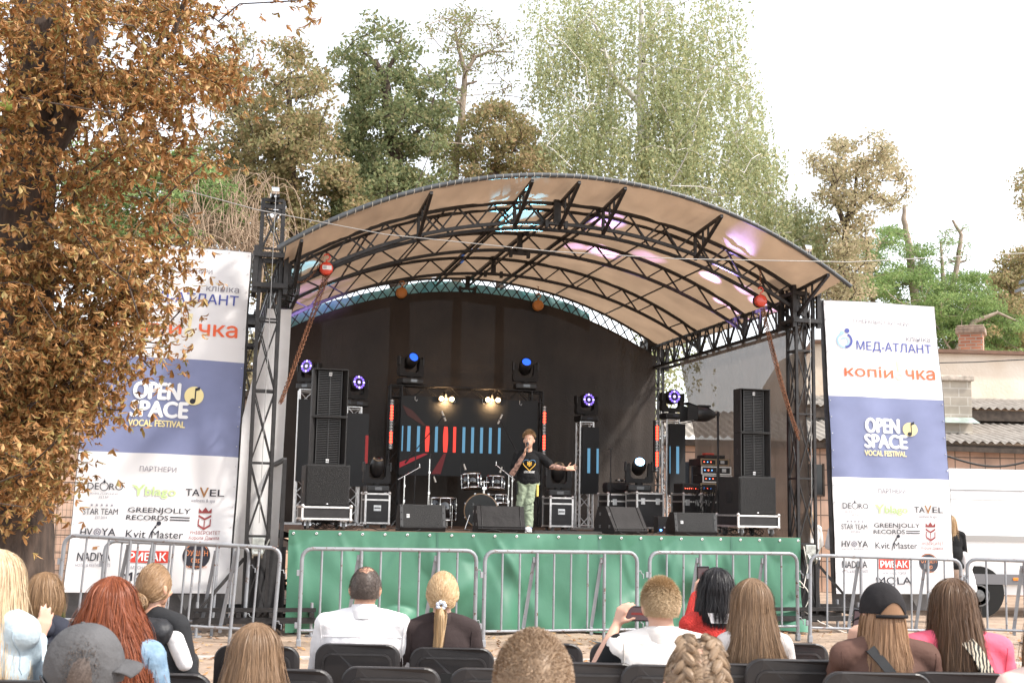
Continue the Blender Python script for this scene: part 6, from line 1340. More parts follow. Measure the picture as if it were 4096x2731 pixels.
def hairmat(name, cols):
    mc = [sum(c[i] for c in cols)/len(cols) for i in range(3)]; cols = [tuple(mc[i]+(c[i]-mc[i])*.6 for i in range(3)) for c in cols]
    return mat(name, cols[0], .45, island=cols, spec=.35)
HR = dict(blonde=hairmat('pale_blonde_hair', [(.50, .36, .21), (.66, .52, .35), (.40, .27, .14), (.74, .60, .42)]), brown=hairmat('brown_hair', [(.085, .045, .024), (.14, .075, .04), (.055, .03, .018), (.20, .115, .06)]),
          red=hairmat('auburn_hair', [(.15, .035, .012), (.24, .06, .02), (.09, .02, .009), (.34, .10, .035), (.19, .045, .015)]), black=hairmat('black_hair', [(.008, .007, .008), (.02, .017, .018), (.012, .01, .011)]),
          light=hairmat('light_brown_hair', [(.17, .10, .055), (.26, .16, .09), (.11, .062, .034), (.33, .21, .12)]), sandy=hairmat('sandy_short_hair', [(.48, .34, .20), (.60, .45, .28), (.38, .26, .15)]), grey=hairmat('dark_greying_hair', [(.075, .055, .045), (.13, .10, .085), (.05, .036, .03)]),
          honey=hairmat('honey_blonde_hair', [(.42, .26, .12), (.58, .40, .22), (.30, .17, .08), (.68, .50, .31)]), bob=hairmat('chestnut_bob_hair', [(.20, .11, .055), (.30, .18, .09), (.13, .07, .035), (.38, .24, .13)]))
def ribbons(name, P, out, w_, m_, parent, taper=True):
    P = np.asarray(P, float); n, m, _ = P.shape; T = np.gradient(P, axis=1); T /= np.linalg.norm(T, axis=2)[..., None]+1e-9
    O = out/ (np.linalg.norm(out, axis=2)[..., None]+1e-9); Sd = np.cross(T, O); Sd /= np.linalg.norm(Sd, axis=2)[..., None]+1e-9
    tw = RNG.normal(0, .45, (n, 1, 1)); Sd = Sd*np.cos(tw)+O*np.sin(tw)
    ww = w_*RNG.uniform(.5, 1.3, (n, 1, 1)); prof = (np.clip(1.15-np.linspace(0, 1, m)**3, .15, 1))[None, :, None] if taper else 1
    V = np.stack([P-Sd*ww*prof, P+Sd*ww*prof], 2).reshape(-1, 3); b0 = (np.arange(n)*m*2)[:, None, None]; i = (np.arange(m-1)*2)[None, :, None]; q = np.array([0, 1, 3, 2])[None, None, :]
    return npmesh(name, V, (b0+i+q).reshape(-1, 4), m_, parent, smooth=True)
HA, HB_, HC = .078, .098, .118            # head half sizes: width, depth, height
def scalp_dirs(n, back=-.42, front=.35, rng=RNG):
    out = []
    while len(out) < n:
        d = rng.normal(0, 1, 3); d /= np.linalg.norm(d)
        lim = back if d[1] < .1 else back+(front-back)*min(1, (d[1]-.1)/.65)
        if abs(d[0]) > .80 and d[1] > -.35 and d[2] < .05: continue
        if d[2] > lim: out.append(d)
    return np.array(out)
def scalp_cap(name, hc, m_, parent, grow=.004, back=-.42, front=.35):
    b = MB(); nu, nv = 36, 22
    def fn(u, v):
        a = 2*math.pi*u; y = math.sin(a); lim = back if y < .1 else back+(front-back)*min(1, (y-.1)/.65); th = v*math.acos(max(-1, min(1, lim))); 
        return (hc[0]+(HA+grow)*math.cos(a)*math.sin(th), hc[1]+(HB_+grow)*y*math.sin(th), hc[2]+(HC+grow)*math.cos(th))
    b.grid(fn, nu, nv); return b.build(name, m_, parent)
def short_hair(hc, m_, parent, ln=.03, n=2600, up=.3, noise=.2, w_=.0016, back=-.35, front=.45, top=1.0, swirl=True):
    hc = np.array(hc); o = scalp_cap('hair', hc, m_, parent, .0075, back, front)
    d = scalp_dirs(n, back, front); root = hc+d*(np.array([HA, HB_, HC])+.006); l_ = ln*(.35+.65*np.clip((d[:, 2]+.25)/.7, 0, 1))*RNG.uniform(.7, 1.2, n)*(1+(top-1)*np.clip(d[:, 2], 0, 1))
    t = np.stack([d[:, 0]*.6, d[:, 1]*.6-.15, .15-1.0*np.clip((1.0-d[:, 2])/.9, 0, 1)], 1)
    if swirl: t += np.stack([-(d[:, 1]+.35), d[:, 0], np.zeros(n)], 1)*(.8*np.clip(d[:, 2], 0, 1))[:, None]
    g = d*up+t*(1-up)*.8+RNG.normal(0, noise, (n, 3)); g -= d*np.minimum(0, (g*d).sum(1))[:, None]; g /= np.linalg.norm(g, axis=1)[:, None]
    P = np.stack([root+g*l_[:, None]*f+d*(.0035+.004*math.sin(math.pi*f)) for f in (0, .35, .7, 1)], 1); ribbons('strands', P, np.repeat(d[:, None], 4, 1), w_, m_, o); return o
def long_hair(hc, m_, parent, prof, n=2400, wave=.012, freq=16, w_=.0020, spread=2.35, part=0.0, seed=1, m=20, shell=True, topoff=0.012, lens=(.8, 1.05), clumps=26, slim=.018):
    n = int(n*2.3); w_ = w_*.5; wave = wave*.6
    # prof: (drop below crown, half width, half depth, y shift)
    rng = np.random.default_rng(seed); hc = np.array(hc); top = HC+topoff; A0, B0 = HA+slim, HB_+slim
    pr = [(0.0, .0, .0, 0)]+[(h, A0*math.sqrt(max(0, 1-(1-h/top)**2)), B0*math.sqrt(max(0, 1-(1-h/top)**2)), 0) for h in np.linspace(.004, top, 9)[:-1]]+[(p[0], p[1], p[2], p[3]) for p in prof]
    hs = [p[0] for p in pr]; Lm = hs[-1]
    def at_h(h): return np.interp(h, hs, [p[1] for p in pr]), np.interp(h, hs, [p[2] for p in pr]), np.interp(h, hs, [p[3] for p in pr])
    phi = rng.uniform(-spread, spread, n); ph = np.round(phi*clumps/spread)*2.4+rng.normal(0, .7, n)+phi*3; lay = rng.uniform(.95, 1.06, n); Ls = Lm*rng.uniform(*lens, n); P = np.zeros((n, m, 3)); O = np.zeros((n, m, 3))
    start = rng.uniform(0, .03, n); dj = rng.normal(0, 1, n)
    for j in range(m):
        f = (j/(m-1))**1.15; h = start*(1-f)+Ls*f; a, b_, ys = at_h(np.minimum(h, Lm)); k = np.clip(h/.25, 0, 1); pj = phi*(1+0*f)+(.06+.05*dj)*np.sin(h*freq*.6+ph)*k
        pull = 1-.025*np.clip((h-.12)/.3, 0, 1)*np.cos(ph*1.7)
        x = a*np.sin(pj)*lay*pull+wave*k*np.sin(freq*h+ph)+part*(1-f)*.0; y = -b_*np.cos(pj)*lay+ys+wave*.6*k*np.cos(freq*h+ph*1.3)
        P[:, j] = np.stack([hc[0]+x, hc[1]+y, hc[2]+top-h-(np.maximum(h-Lm, 0))*0], 1); O[:, j] = np.stack([np.sin(pj), -np.cos(pj), np.full(n, .25 if j > 3 else 1.2)], 1)
    fly = rng.random(n) < (.05 if slim > .01 else .0); P[fly] += (O[fly]*np.linspace(0, 1, m)[None, :, None]*rng.uniform(.0, .035, (fly.sum(), 1, 1))+np.sin(np.linspace(0, 9, m))[None, :, None]*rng.normal(0, .006, (fly.sum(), 1, 3)))
    o = None
    if shell:
        b = MB(); 
        def fn(u, v):
            h = Lm*.9*v**1.3; a, b_, ys = at_h(h); p = -spread*.98+2*spread*.98*u; return (hc[0]+a*math.sin(p)*.95, hc[1]-b_*math.cos(p)*.95+ys, hc[2]+top-h)
        b.grid(fn, 40, 26); o = b.build('hair', m_, parent)
    return ribbons('strands' if o else 'hair', P, O, w_, m_, o or parent) if o is None else (ribbons('strands', P, O, w_, m_, o), o)[1]
def arc_hair(hc, m_, parent, tie, n=2200, w_=.0018, grow=.010, back=-.5, front=.35, seed=1, name='hair'):
    rng = np.random.default_rng(seed); hc = np.array(hc); o = scalp_cap(name, hc, m_, parent, .004, back, front); d = scalp_dirs(n, back, front, rng); ties = np.atleast_2d(np.array(tie, float)); ties /= np.linalg.norm(ties, axis=1)[:, None]
    ti = ties[np.argmax(d @ ties.T, 1)]; m = 9; P = np.zeros((n, m, 3)); O = np.zeros((n, m, 3)); 
    for j in range(m):
        f = j/(m-1); v = d*(1-f)+ti*f; v /= np.linalg.norm(v, axis=1)[:, None]; g = grow*(.4+.6*math.sin(math.pi*min(1, f+.25)))*rng.uniform(.9, 1.1, n); P[:, j] = hc+v*(np.array([HA, HB_, HC])+g[:, None]); O[:, j] = v
    ribbons('strands', P, O, w_, m_, o); return o
def tail(p0, m_, parent, pts, r, n=500, name='ponytail', w_=.0018, seed=2, wave=.004):
    rng = np.random.default_rng(seed); pts = np.array(pts)+np.array(p0); m = 14; tt = np.linspace(0, 1, m); xs = np.linspace(0, 1, len(pts)); C = np.stack([np.interp(tt, xs, pts[:, k]) for k in range(3)], 1); rr = np.interp(tt, np.linspace(0, 1, len(r)), r)
    a = rng.uniform(0, 2*np.pi, n); q = np.sqrt(rng.uniform(.2, 1, n)); le = rng.uniform(.8, 1.05, n); P = np.zeros((n, m, 3)); O = np.zeros((n, m, 3))
    for j in range(m):
        cj = np.stack([np.interp(np.minimum(1, tt[j]*le), tt, C[:, k]) for k in range(3)], 1); off = np.stack([np.cos(a), np.sin(a)*.7, np.zeros(n)], 1)*(rr[j]*q)[:, None]; off[:, 0] += wave*np.sin(tt[j]*9+a*3); P[:, j] = cj+off; O[:, j] = off+1e-5
    return ribbons(name, P, O, w_, m_, parent)
def hand_parts(wr, d, pn, side=1, curl=.5, k=1.0, thumb=1.0, spread=.12):
    # wr wrist, d direction of the fingers, pn direction the palm faces, side +1: thumb towards pn x d
    wr, d, pn = Vector(wr), Vector(d).normalized(), Vector(pn); pn = (pn-d*pn.dot(d)).normalized(); s = pn.cross(d)*side; out = []
    pc = wr+d*.045*k
    for t_ in (-1, -.33, .33, 1): out.append(('c', wr+s*t_*.016*k, wr+d*.085*k+s*t_*.030*k, .014*k, .0125*k))
    for i, (o, L_, r) in enumerate(((.030, .066, .0088), (.0105, .076, .0092), (-.0105, .070, .0088), (-.030, .054, .0078))):
        q = wr+d*.088*k+s*o*k; dd = (d+s*spread*(1.5-i)/1.5).normalized(); c1 = curl*(.8+.1*i); 
        for j, (fl_, rr) in enumerate(((.45, 1.0), (.30, .93), (.25, .85))):
            dd = (dd*math.cos(c1*.75)+pn*math.sin(c1*.75)).normalized(); e = q+dd*L_*fl_*k; out.append(('c', q, e, r*rr*k, r*rr*.94*k)); q = e
    q = wr+d*.025*k+s*.026*k; dd = (d*.55+s*.8+pn*.35*thumb).normalized(); e = q+dd*.042*k; out.append(('c', q, e, .0125*k, .010*k)); dd = (dd+d*.5+pn*.3*thumb).normalized(); out.append(('c', e, e+dd*.034*k, .010*k, .0085*k)); return out
def person(label, px, py, Y, yaw=0.0, sw=.40, k=1.0, skn=None, lean=0.0, armL=None, armR=None, tilt=0.0, male=False, standing=False, ears=True, legs_m=None, top=None, sleeves='long', puff=.016, neck_up=0.0, group='people', z0=0.0, turn=0.0, wr=.012, top2=None, trunk_shift=0.0, cat='person', hdrop=0.0):
    tp = at(px, py, Y); h = tp.z-z0-hdrop; T = thing('person', label, cat, (tp.x, Y, z0), yaw, None); T['group'] = group; skn = skn or skin; puff *= .62; parts = []; hc = Vector((trunk_shift, .02+lean, h-HC*1.02))
    nb = Vector((trunk_shift*.5, lean*.3, h-.256*k)); ch = nb+Vector((0, 0, -.15)); hipz = .50 if not standing else h*.52; hip = Vector((0, -.02, hipz)); sh = [nb+Vector((s*(sw/2-.055), -.005, -.055)) for s in (-1, 1)]
    rt = Matrix.Rotation(turn, 3, 'Z') @ Matrix.Rotation(tilt, 3, 'X')
    def hp(x, y, z): return hc+rt @ Vector((x, y, z))
    parts += [('e', hp(0, -.012, .018), (HA, HB_*.90, HC*.86), rt), ('e', hp(0, .022, -.035), (HA*.80, HB_*.72, HC*.72), rt), ('c', hp(-.02, .045, -.095), hp(.02, .045, -.095), .022, .022), ('c', hp(0, .092, -.02), hp(0, .105, -.035), .009, .011), ('c', hp(-.018, .086, -.065), hp(.018, .086, -.065), .008, .008)]
    for s in (-1, 1):
        parts.append(('e', hp(s*.03, .076, .012), (.014, .010, .008), rt)); parts.append(('c', hp(s*.048, .07, -.03), hp(s*.05, .05, -.04), .018, .016))
        if ears: parts.append(('e', hp(s*(HA+.003), -.006, -.012), (.011, .019, .031), rt)); parts.append(('e', hp(s*(HA+.012), -.014, -.004), (.005, .014, .024), rt))
    nk = .060 if male else .050
    parts += [('c', hp(0, -.018, -.06), nb+Vector((0, -.0, -.0)), nk*.97, nk*1.12), ('e', ch+Vector((0, .01, -.03)), (sw*.36, .10, .19)), ('e', hip+Vector((0, 0, (ch.z-hip.z)*.45)), (sw*.32, .10, .2)), ('e', hip, (.16, .12, .12))]
    for s, p in zip((-1, 1), sh): parts.append(('c', nb+Vector((s*.045, -.0, .0)), p, .036, .038))
    clo = [('e', ch+Vector((0, .0, -.03)), (sw*.40+puff*.4, .112+puff, .20)), ('e', hip+Vector((0, 0, (ch.z-hip.z)*.5)), (sw*.365+puff, .115+puff, .22)), ('e', hip+Vector((0, 0, .02)), (.175+puff, .135+puff, .11))]
    for s, p in zip((-1, 1), sh): clo.append(('c', nb+Vector((s*.045, -.008, -.008)), p+Vector((0, 0, -.004)), .046+puff*.6, .054+puff)); clo.append(('e', p+Vector((-s*.075, -.045, -.10)), (.072, .045, .12)))
    default = [Vector((0, 0, 0))]
    for s, p, arm in ((-1, sh[0], armL), (1, sh[1], armR)):
        if arm is None: el = p+Vector((s*.055, .05, -.27*k)); wrp = Vector((s*.10, .33, el.z-.04)); hd, pnn, cu = Vector((-s*.5, .8, -.1)), Vector((0, 0, -1)), .5
        else:
            inv = (Matrix.Translation(T.location) @ Matrix.Rotation(yaw, 4, 'Z')).inverted(); cvt = lambda q: (inv @ at(*q)) if q[0] > 50 else Vector(q)
            el, wrp, hd, pnn, cu = cvt(arm[0]), cvt(arm[1]), Vector(arm[2]), Vector(arm[3]), arm[4]
        parts += [('c', p, el, .044, .036), ('c', el, el.lerp(wrp, .35), .036, .037), ('c', el.lerp(wrp, .35), wrp, .037, .024)]+hand_parts(wrp, hd, pnn, (arm[5] if arm and len(arm) > 5 else -s), cu, k=.95*k)
        if sleeves == 'long': clo += [('c', p, el, .054+puff*.7, .047+puff*.5), ('c', el, wrp, .047+puff*.5, .034+puff*.4)]
        elif sleeves == 'short': clo += [('c', p, p.lerp(el, .8), .054+puff*.7, .053+puff)]
        elif sleeves == 'roll': clo += [('c', p, el, .054+puff*.7, .047+puff*.5), ('c', el, el.lerp(wrp, .25), .047+puff*.5, .043+puff*.5)]
        if top2 is not None: pass
    if standing: lg = [((-1)*.09, 0), (.09, 0)]
    trs = [('e', hip, (.178, .14, .13))]
    for s in (-1, 1):
        hj = hip+Vector((s*.09, 0, 0))
        if standing: kn = Vector((s*.10, .02, hipz*.52)); an = Vector((s*.11, 0, .07)); toe = an+Vector((0, .14, -.03))
        else: kn = Vector((s*.13, .44, .50)); an = Vector((s*.13, .46, .08)); toe = an+Vector((0, .15, -.04))
        parts += [('c', hj, kn, .075, .052), ('c', kn, an, .05, .034), ('c', an, toe, .036, .028)]; trs += [('c', hj, kn, .088, .066), ('c', kn, an+Vector((0, 0, .02)), .064, .052)]
    blob('body', parts, skn, T, .0085, 3)
    blob('trousers', trs, legs_m or mat('dark_denim', (.03, .035, .05), .85, var=.2), T, .016, 3, .012)
    if top: tg = blob('jacket' if sleeves != 'short' else 'shirt', clo, top, T, .0125, 4, wr, clouds)
    T['hx'] = 0; del T['hx']
    return T, hc, h, sh, nb
def fab(name, c, v=.08, rough=.88, b=.45, bs=13, **kw): return mat(name, c, rough, var=v, vs=7, bump=b, bs=bs, spec=.25, **kw)
white_shirt = fab('white_shirt_cloth', (.78, .75, .75), .03); dark_blz = fab('dark_brown_blazer_cloth', (.038, .026, .025)); denim = mat('light_blue_denim', (.26, .36, .46), .9, c2=(.15, .235, .33), vs=26, bump=.6, bs=16, spec=.2); pale_denim = mat('pale_washed_denim', (.56, .65, .70), .9, c2=(.42, .52, .58), vs=20, bump=.6, bs=14, spec=.2); navy = fab('navy_hoodie_cloth', (.03, .032, .045), .15); padded = fab('black_padded_cloth', (.03, .03, .033), .2, rough=.5, b=.5, bs=14)
vestm = fab('cream_padded_vest', (.74, .69, .65), .03, rough=.6); blackT = fab('black_tshirt_cloth', (.009, .009, .010)); brownS = fab('brown_sweatshirt_cloth', (.115, .062, .048), .1); pink = fab('bright_pink_jacket', (.78, .12, .19), .06, rough=.7); cream = fab('cream_pink_cloth', (.74, .55, .48), .04)
redk = fab('red_knit', (.66, .055, .045), .1, b=.9, bs=110, wear=((.80, .62, .55), 75, .635))

from mathutils.bvhtree import BVHTree
def back_pts(T, pts, lift=.002, n=6, names=('jacket', 'shirt')):
    g = [c for c in T.children if c.name.split('.')[0] in names][0]; bv = BVHTree.FromPolygons([v.co.copy() for v in g.data.vertices], [tuple(p.vertices) for p in g.data.polygons]); out = []
    for a, c in zip(pts[:-1], pts[1:]):
        for k in range(n+(c == pts[-1])):
            x = a[0]+(c[0]-a[0])*k/n; z = a[1]+(c[1]-a[1])*k/n; h = bv.ray_cast(Vector((x, -1.2, z)), Vector((0, 1, 0)))
            if h[0]: out.append(h[0]+Vector((0, -lift, 0)))
    return out
def seam(T, pts, m_, r=.0028, name='seam', **kw):
    p = back_pts(T, pts, **kw)
    if len(p) > 2: b = MB(); b.tube(p, r, 5); return b.build(name, m_, T)

# bald-topped man in white
T, hc, h, sh, nb = person('balding man with dark greying hair in a white shirt, seated before the green skirt', 1463, 2272, 7.1, sw=.53, male=True, top=white_shirt, puff=.028, wr=.02, tilt=-.10)
zs = nb.z; seam(T, [(-.22, zs-.12), (-.1, zs-.115), (.1, zs-.115), (.22, zs-.12)], MATS['white_shirt_cloth'], .0022); seam(T, [(-.235, zs-.05), (-.225, zs-.2), (-.235, zs-.34)], MATS['white_shirt_cloth'], .0022); seam(T, [(.235, zs-.05), (.225, zs-.2), (.235, zs-.34)], MATS['white_shirt_cloth'], .0022)
short_hair(hc, HR['grey'], T, .013, 4200, .2, back=-.38, front=.25, top=.05, w_=.0011)
b = MB(); b.grid(lambda u, v: (hc[0]+(HA+.0092)*math.cos(u*2*math.pi)*math.sin(v*(.62+.07*math.sin(3*u*6.28)+.05*math.sin(8*u*6.28))), hc[1]+(HB_+.0092)*math.sin(u*2*math.pi)*math.sin(v*(.62+.07*math.sin(3*u*6.28)+.05*math.sin(8*u*6.28))), hc[2]+(HC+.0092)*math.cos(v*(.62+.07*math.sin(3*u*6.28)+.05*math.sin(8*u*6.28)))), 40, 10); b.build('bald_crown', skin, T)
b = MB(); b.lathe([(.072, -.03), (.067, .02), (.066, .05), (.071, .052), (.076, .01), (.074, -.03)], nb+Vector((0, -.010, -.0)), (0, .16, 1), 26); b.build('collar', white_shirt, T)
# ponytail woman
T, hc, h, sh, nb = person('blonde woman with a ponytail tied by a pale scrunchie in a dark blazer', 1772, 2292, 7.1, sw=.43, top=dark_blz, puff=.02, wr=.022, skn=skin2)
zs = nb.z; seam(T, [(0, zs-.02), (.005, zs-.4)], dark_blz, .0022); seam(T, [(-.175, zs-.06), (-.165, zs-.2), (-.18, zs-.32)], dark_blz, .0025); seam(T, [(.175, zs-.06), (.165, zs-.2), (.18, zs-.32)], dark_blz, .0025)
o = arc_hair(hc, HR['honey'], T, (0.0, -.95, -.38), 2600, grow=.016, seed=3)
tie = Vector(hc)+Vector((.0, -.112, -.052)); tail(tie, HR['honey'], o, [(0, 0, 0), (0, -.035, -.05), (-.005, -.03, -.15), (-.012, -.03, -.26), (.0, -.03, -.38)], [.016, .033, .034, .026, .008], 700, name='ponytail')
b = MB(); [b.ball(tie+Vector((.02*math.cos(a), -.012, .018*math.sin(a))), .013, 8) for a in [q*.9 for q in range(7)]]; b.build('scrunchie', mat('pale_satin', (.62, .66, .74), .4), o)
b = MB(); b.lathe([(.062, -.03), (.060, .03), (.064, .032), (.070, .0), (.068, -.03)], nb+Vector((0, -.010, -.0)), (0, .16, 1), 24); b.build('collar', dark_blz, T)
# black haired woman in red knit
T, hc, h, sh, nb = person('black haired woman in a red openwork sweater with white striped neckline, filming', 2868, 2274, 7.0, sw=.42, top=redk, puff=.02, wr=.012, skn=skin2, turn=-.15, armL=((2762, 2500, 7.15), (2788, 2388, 7.28), (.25, .1, .95), (.7, .7, 0), .7))
long_hair(hc, HR['black'], T, [(.16, .100, .112, 0), (.24, .110, .115, -.01), (.33, .10, .10, -.02)], 2300, .014, 20, .0022, seed=5, lens=(.82, 1.04))
b = MB()
for i, (z, r_) in enumerate(((.0, .092), (-.022, .104), (-.044, .116))): b.tube([nb+Vector((r_*math.sin(a), -.035-r_*.72*math.cos(a)*1.0+.02, z-.005-.035*max(0, math.cos(a)))) for a in [-2.0+q*.2 for q in range(21)]], .0042, 6)
b.build('neckline_stripes', mat('white_trim', (.78, .75, .74), .8), T)
b = MB(); b.add([nb+Vector((x, -.105-.0*abs(x), z)) for x, z in ((-.07, .02), (.07, .02), (.05, -.035), (-.05, -.035))], [(0, 1, 2, 3)]); b.build('white_collar_inset', mat('white_trim', (.78, .75, .74), .8), T)
def phone(label, P, rot, scr=(.03, .01, .012)):
    ph = thing('smartphone', label, 'phone', P, 0); ph.rotation_euler = rot; b = MB(); b.rbox((0, 0, 0), (.155, .009, .076), .004); b.build('phone_body', mat('black_glass_phone', (.012, .012, .014), .15, coat=.6), ph)
    b = MB(); b.bb((-.066, -.0062, -.031), (.066, -.005, .031)); b.build('screen', glow('phone_screen', (.05, .03, .032), 1.0), ph)
    b = MB(); b.bb((-.04, -.0072, -.006), (.035, -.0064, .006)); b.build('picture_strip', glow('phone_screen_red', (.10, .012, .01), 1.0), ph); return ph
phone('white edged phone raised by the black haired woman', at(2812, 2316, 7.34), (0, R(90), R(8)))
# blond man with phone
T, hc, h, sh, nb = person('young man with short blond hair in a cream padded vest over a black t-shirt, filming', 2645, 2326, 6.0, sw=.50, male=True, top=vestm, sleeves='none', puff=.034, wr=.02, skn=skin2, armL=((2378, 2690, 6.12), (2466, 2500, 6.26), (.35, .02, .95), (.75, .6, -.2), .75))
short_hair(hc, HR['sandy'], T, .020, 11000, .28, back=-.32, front=.45, w_=.0009, top=1.3, noise=.09, swirl=False)
blob('tshirt', [('c', sh[0], sh[0]+Vector((-.085, .05, -.17)), .072, .066), ('c', sh[1], sh[1]+Vector((.04, .03, -.17)), .072, .066), ('c', sh[0], sh[1], .052, .052)], blackT, T, .012, 3, .015)
b = MB(); b.lathe([(.066, -.03), (.070, -.0), (.074, .04), (.080, .045), (.084, .03), (.086, -.0), (.08, -.04)], nb+Vector((0, -.004, .0)), (0, .12, 1), 28); b.build('collar', vestm, T)
for dz in (.13, .25, .37): seam(T, [(-.19, nb.z-dz), (0, nb.z-dz-.004), (.19, nb.z-dz)], mat('vest_seam_shade', (.5, .46, .42), .7), .0025, 'quilt_seam')
for x in (-.185, .185): seam(T, [(x, nb.z-.03), (x*.98, nb.z-.2), (x*1.03, nb.z-.38)], MATS['vest_seam_shade'], .003, 'quilt_seam')
phone('black phone held sideways by the blond young man', at(2556, 2453, 6.34), (0, 0, 0))
# very long light brown hair
T, hc, h, sh, nb = person('girl with very long straight light brown hair, right of the woman in red', 3012, 2318, 6.1, sw=.38, top=fab('pale_grey_cloth', (.6, .56, .54)), puff=.015, skn=skin2, hdrop=.0)
long_hair(hc, HR['light'], T, [(.16, .098, .118, 0), (.26, .115, .13, -.01), (.38, .150, .14, -.02), (.55, .185, .135, -.03), (.72, .215, .12, -.04)], 4200, .010, 12, .0021, seed=6, lens=(.85, 1.03), clumps=40)
# buzz-cut boy foreground
T, hc, h, sh, nb = person('child with a sandy buzz cut in the centre foreground, only the head in view', 2137, 2541, 2.85, sw=.36, top=fab('grey_hoodie_cloth', (.3, .3, .32)), skn=skin2)
short_hair(hc, mat('buzz_hair', (.32, .22, .14), .5, island=[(.26, .17, .10), (.36, .25, .16), (.20, .13, .08)]), T, .011, 9000, .55, w_=.0009, back=-.55, front=.45, swirl=True)
# braided child
T, hc, h, sh, nb = person('child with two thick dark blonde braids in the foreground', 2795, 2562, 3.15, sw=.34, top=fab('grey_hoodie_cloth', (.3, .3, .32)), skn=skin2, tilt=-.1)
tl_ = [(-.42, -.55, .72), (-.50, -.80, .30), (-.52, -.85, -.1), (-.5, -.8, -.5), (-.36, -.2, .93), (.42, -.55, .72), (.50, -.80, .30), (.52, -.85, -.1), (.5, -.8, -.5), (.36, -.2, .93)]
braid_m = hairmat('dark_blonde_hair', [(.20, .13, .08), (.32, .22, .14), (.12, .075, .045), (.45, .33, .22)])
o = arc_hair(hc, braid_m, T, tl_, 5200, w_=.0012, grow=.008, seed=8, back=-.6)
for s in (-1, 1):
    b = MB(); Pn, Fn, offn = [], [], 0
    line = [Vector((s*.36, .15, .93)), Vector((s*.36, -.2, .93)), Vector((s*.44, -.55, .72)), Vector((s*.50, -.80, .30)), Vector((s*.52, -.85, -.1)), Vector((s*.48, -.8, -.55)), Vector((s*.45, -.75, -1.1))]
    K = 22
    for q in range(K):
        f = q/(K-1)*(len(line)-1); i = min(int(f), len(line)-2); d = line[i].lerp(line[i+1], f-i); d = d.normalized() if q < K-5 else d; p = Vector((hc[0]+d.x*(HA+.012), hc[1]+d.y*(HB_+.012), hc[2]+d.z*(HC+.012)))
        tg = (line[i+1]-line[i]).normalized(); nrm_ = d.normalized(); sd2 = tg.cross(nrm_).normalized(); e = 1 if q % 2 else -1; ax = (tg*.75+sd2*e*.65).normalized(); c = p+sd2*e*.010
        r3 = Matrix((ax, nrm_.cross(ax).normalized(), nrm_)).transposed(); b.ball(c, 1, 12, (.024, .0125, .012), r3)
        for k_ in range(26):
            off_ = (RNG.uniform(-1, 1), RNG.uniform(-.2, 1)); w2 = r3 @ Vector((0, off_[0]*.0115, abs(math.cos(off_[0]*1.4))*.0128)); pts = [c+ax*(-.026+.052*j/5)+w2*(math.sin(math.pi*(.15+.7*j/5))) for j in range(6)]; Pn.append([list(v) for v in pts]); Fn.append([list(nrm_)]*6)
    br_ = b.build('braid', braid_m, o); ribbons('braid_strands', np.array(Pn), np.array(Fn), .0011, braid_m, br_)
# red haired woman
T, hc, h, sh, nb = person('woman with long wavy auburn hair in a light blue denim jacket', 447, 2312, 5.15, sw=.46, top=denim, puff=.03, wr=.02, skn=skin2, trunk_shift=.0)
stm = mat('denim_seam_thread', (.16, .22, .29), .8); zs = nb.z; seam(T, [(-.22, zs-.13), (-.1, zs-.14), (.1, zs-.14), (.22, zs-.13)], stm); seam(T, [(-.195, zs-.05), (-.185, zs-.2), (-.2, zs-.34)], stm); seam(T, [(.195, zs-.05), (.185, zs-.2), (.2, zs-.34)], stm); seam(T, [(.09, zs-.15), (.07, zs-.4)], stm)
long_hair(hc, HR['red'], T, [(.16, .118, .128, 0), (.24, .145, .14, 0), (.34, .18, .15, -.01), (.44, .21, .15, -.02), (.54, .225, .145, -.03), (.66, .20, .12, -.03)], 4600, .030, 19, .0020, seed=9, lens=(.75, 1.08), clumps=30)
# bun man
T, hc, h, sh, nb = person('person with brown hair in a low bun, black jacket with a white hooded layer', 612, 2256, 6.6, sw=.44, top=fab('black_jacket_cloth', (.025, .025, .027)), puff=.022, wr=.022, yaw=-.25, turn=-.2, skn=skin)
o = arc_hair(hc, HR['bob'], T, (-.15, -.9, -.52), 2400, w_=.0018, grow=.010, seed=4)
bc = Vector(hc)+Vector((-.02, -.125, -.075)); rb = np.random.default_rng(5); Pn = []; On = []
b = MB(); b.ball(bc, .043, 14, (1.15, .8, .95)); b.build('bun_core', HR['bob'], o)
for k_ in range(420):
    ax = Vector(rb.normal(0, 1, 3)+np.array([0, .9, 0])).normalized(); u_, v_, _ = frame(ax); r0 = rb.uniform(.038, .054); a0 = rb.uniform(0, 6); pts = [bc+(u_*math.cos(a0+j*.35)*1.15+v_*math.sin(a0+j*.35))*r0 for j in range(9)]; Pn.append([list(v) for v in pts]); On.append([list((v-bc)) for v in pts])
ribbons('bun', np.array(Pn), np.array(On), .0018, HR['bob'], o)
blob('hood', [('c', nb+Vector((-.10, -.08, -.06)), nb+Vector((.12, -.09, -.08)), .062, .066), ('e', nb+Vector((.02, -.11, -.13)), (.13, .06, .09))], padded, T, .011, 3, .02, clouds2)
blob('white_sleeve_panel', [('c', sh[1]+Vector((.01, -.035, -.06)), sh[1]+Vector((.055, .0, -.19)), .050, .042)], white_shirt, T, .011, 3, .012)
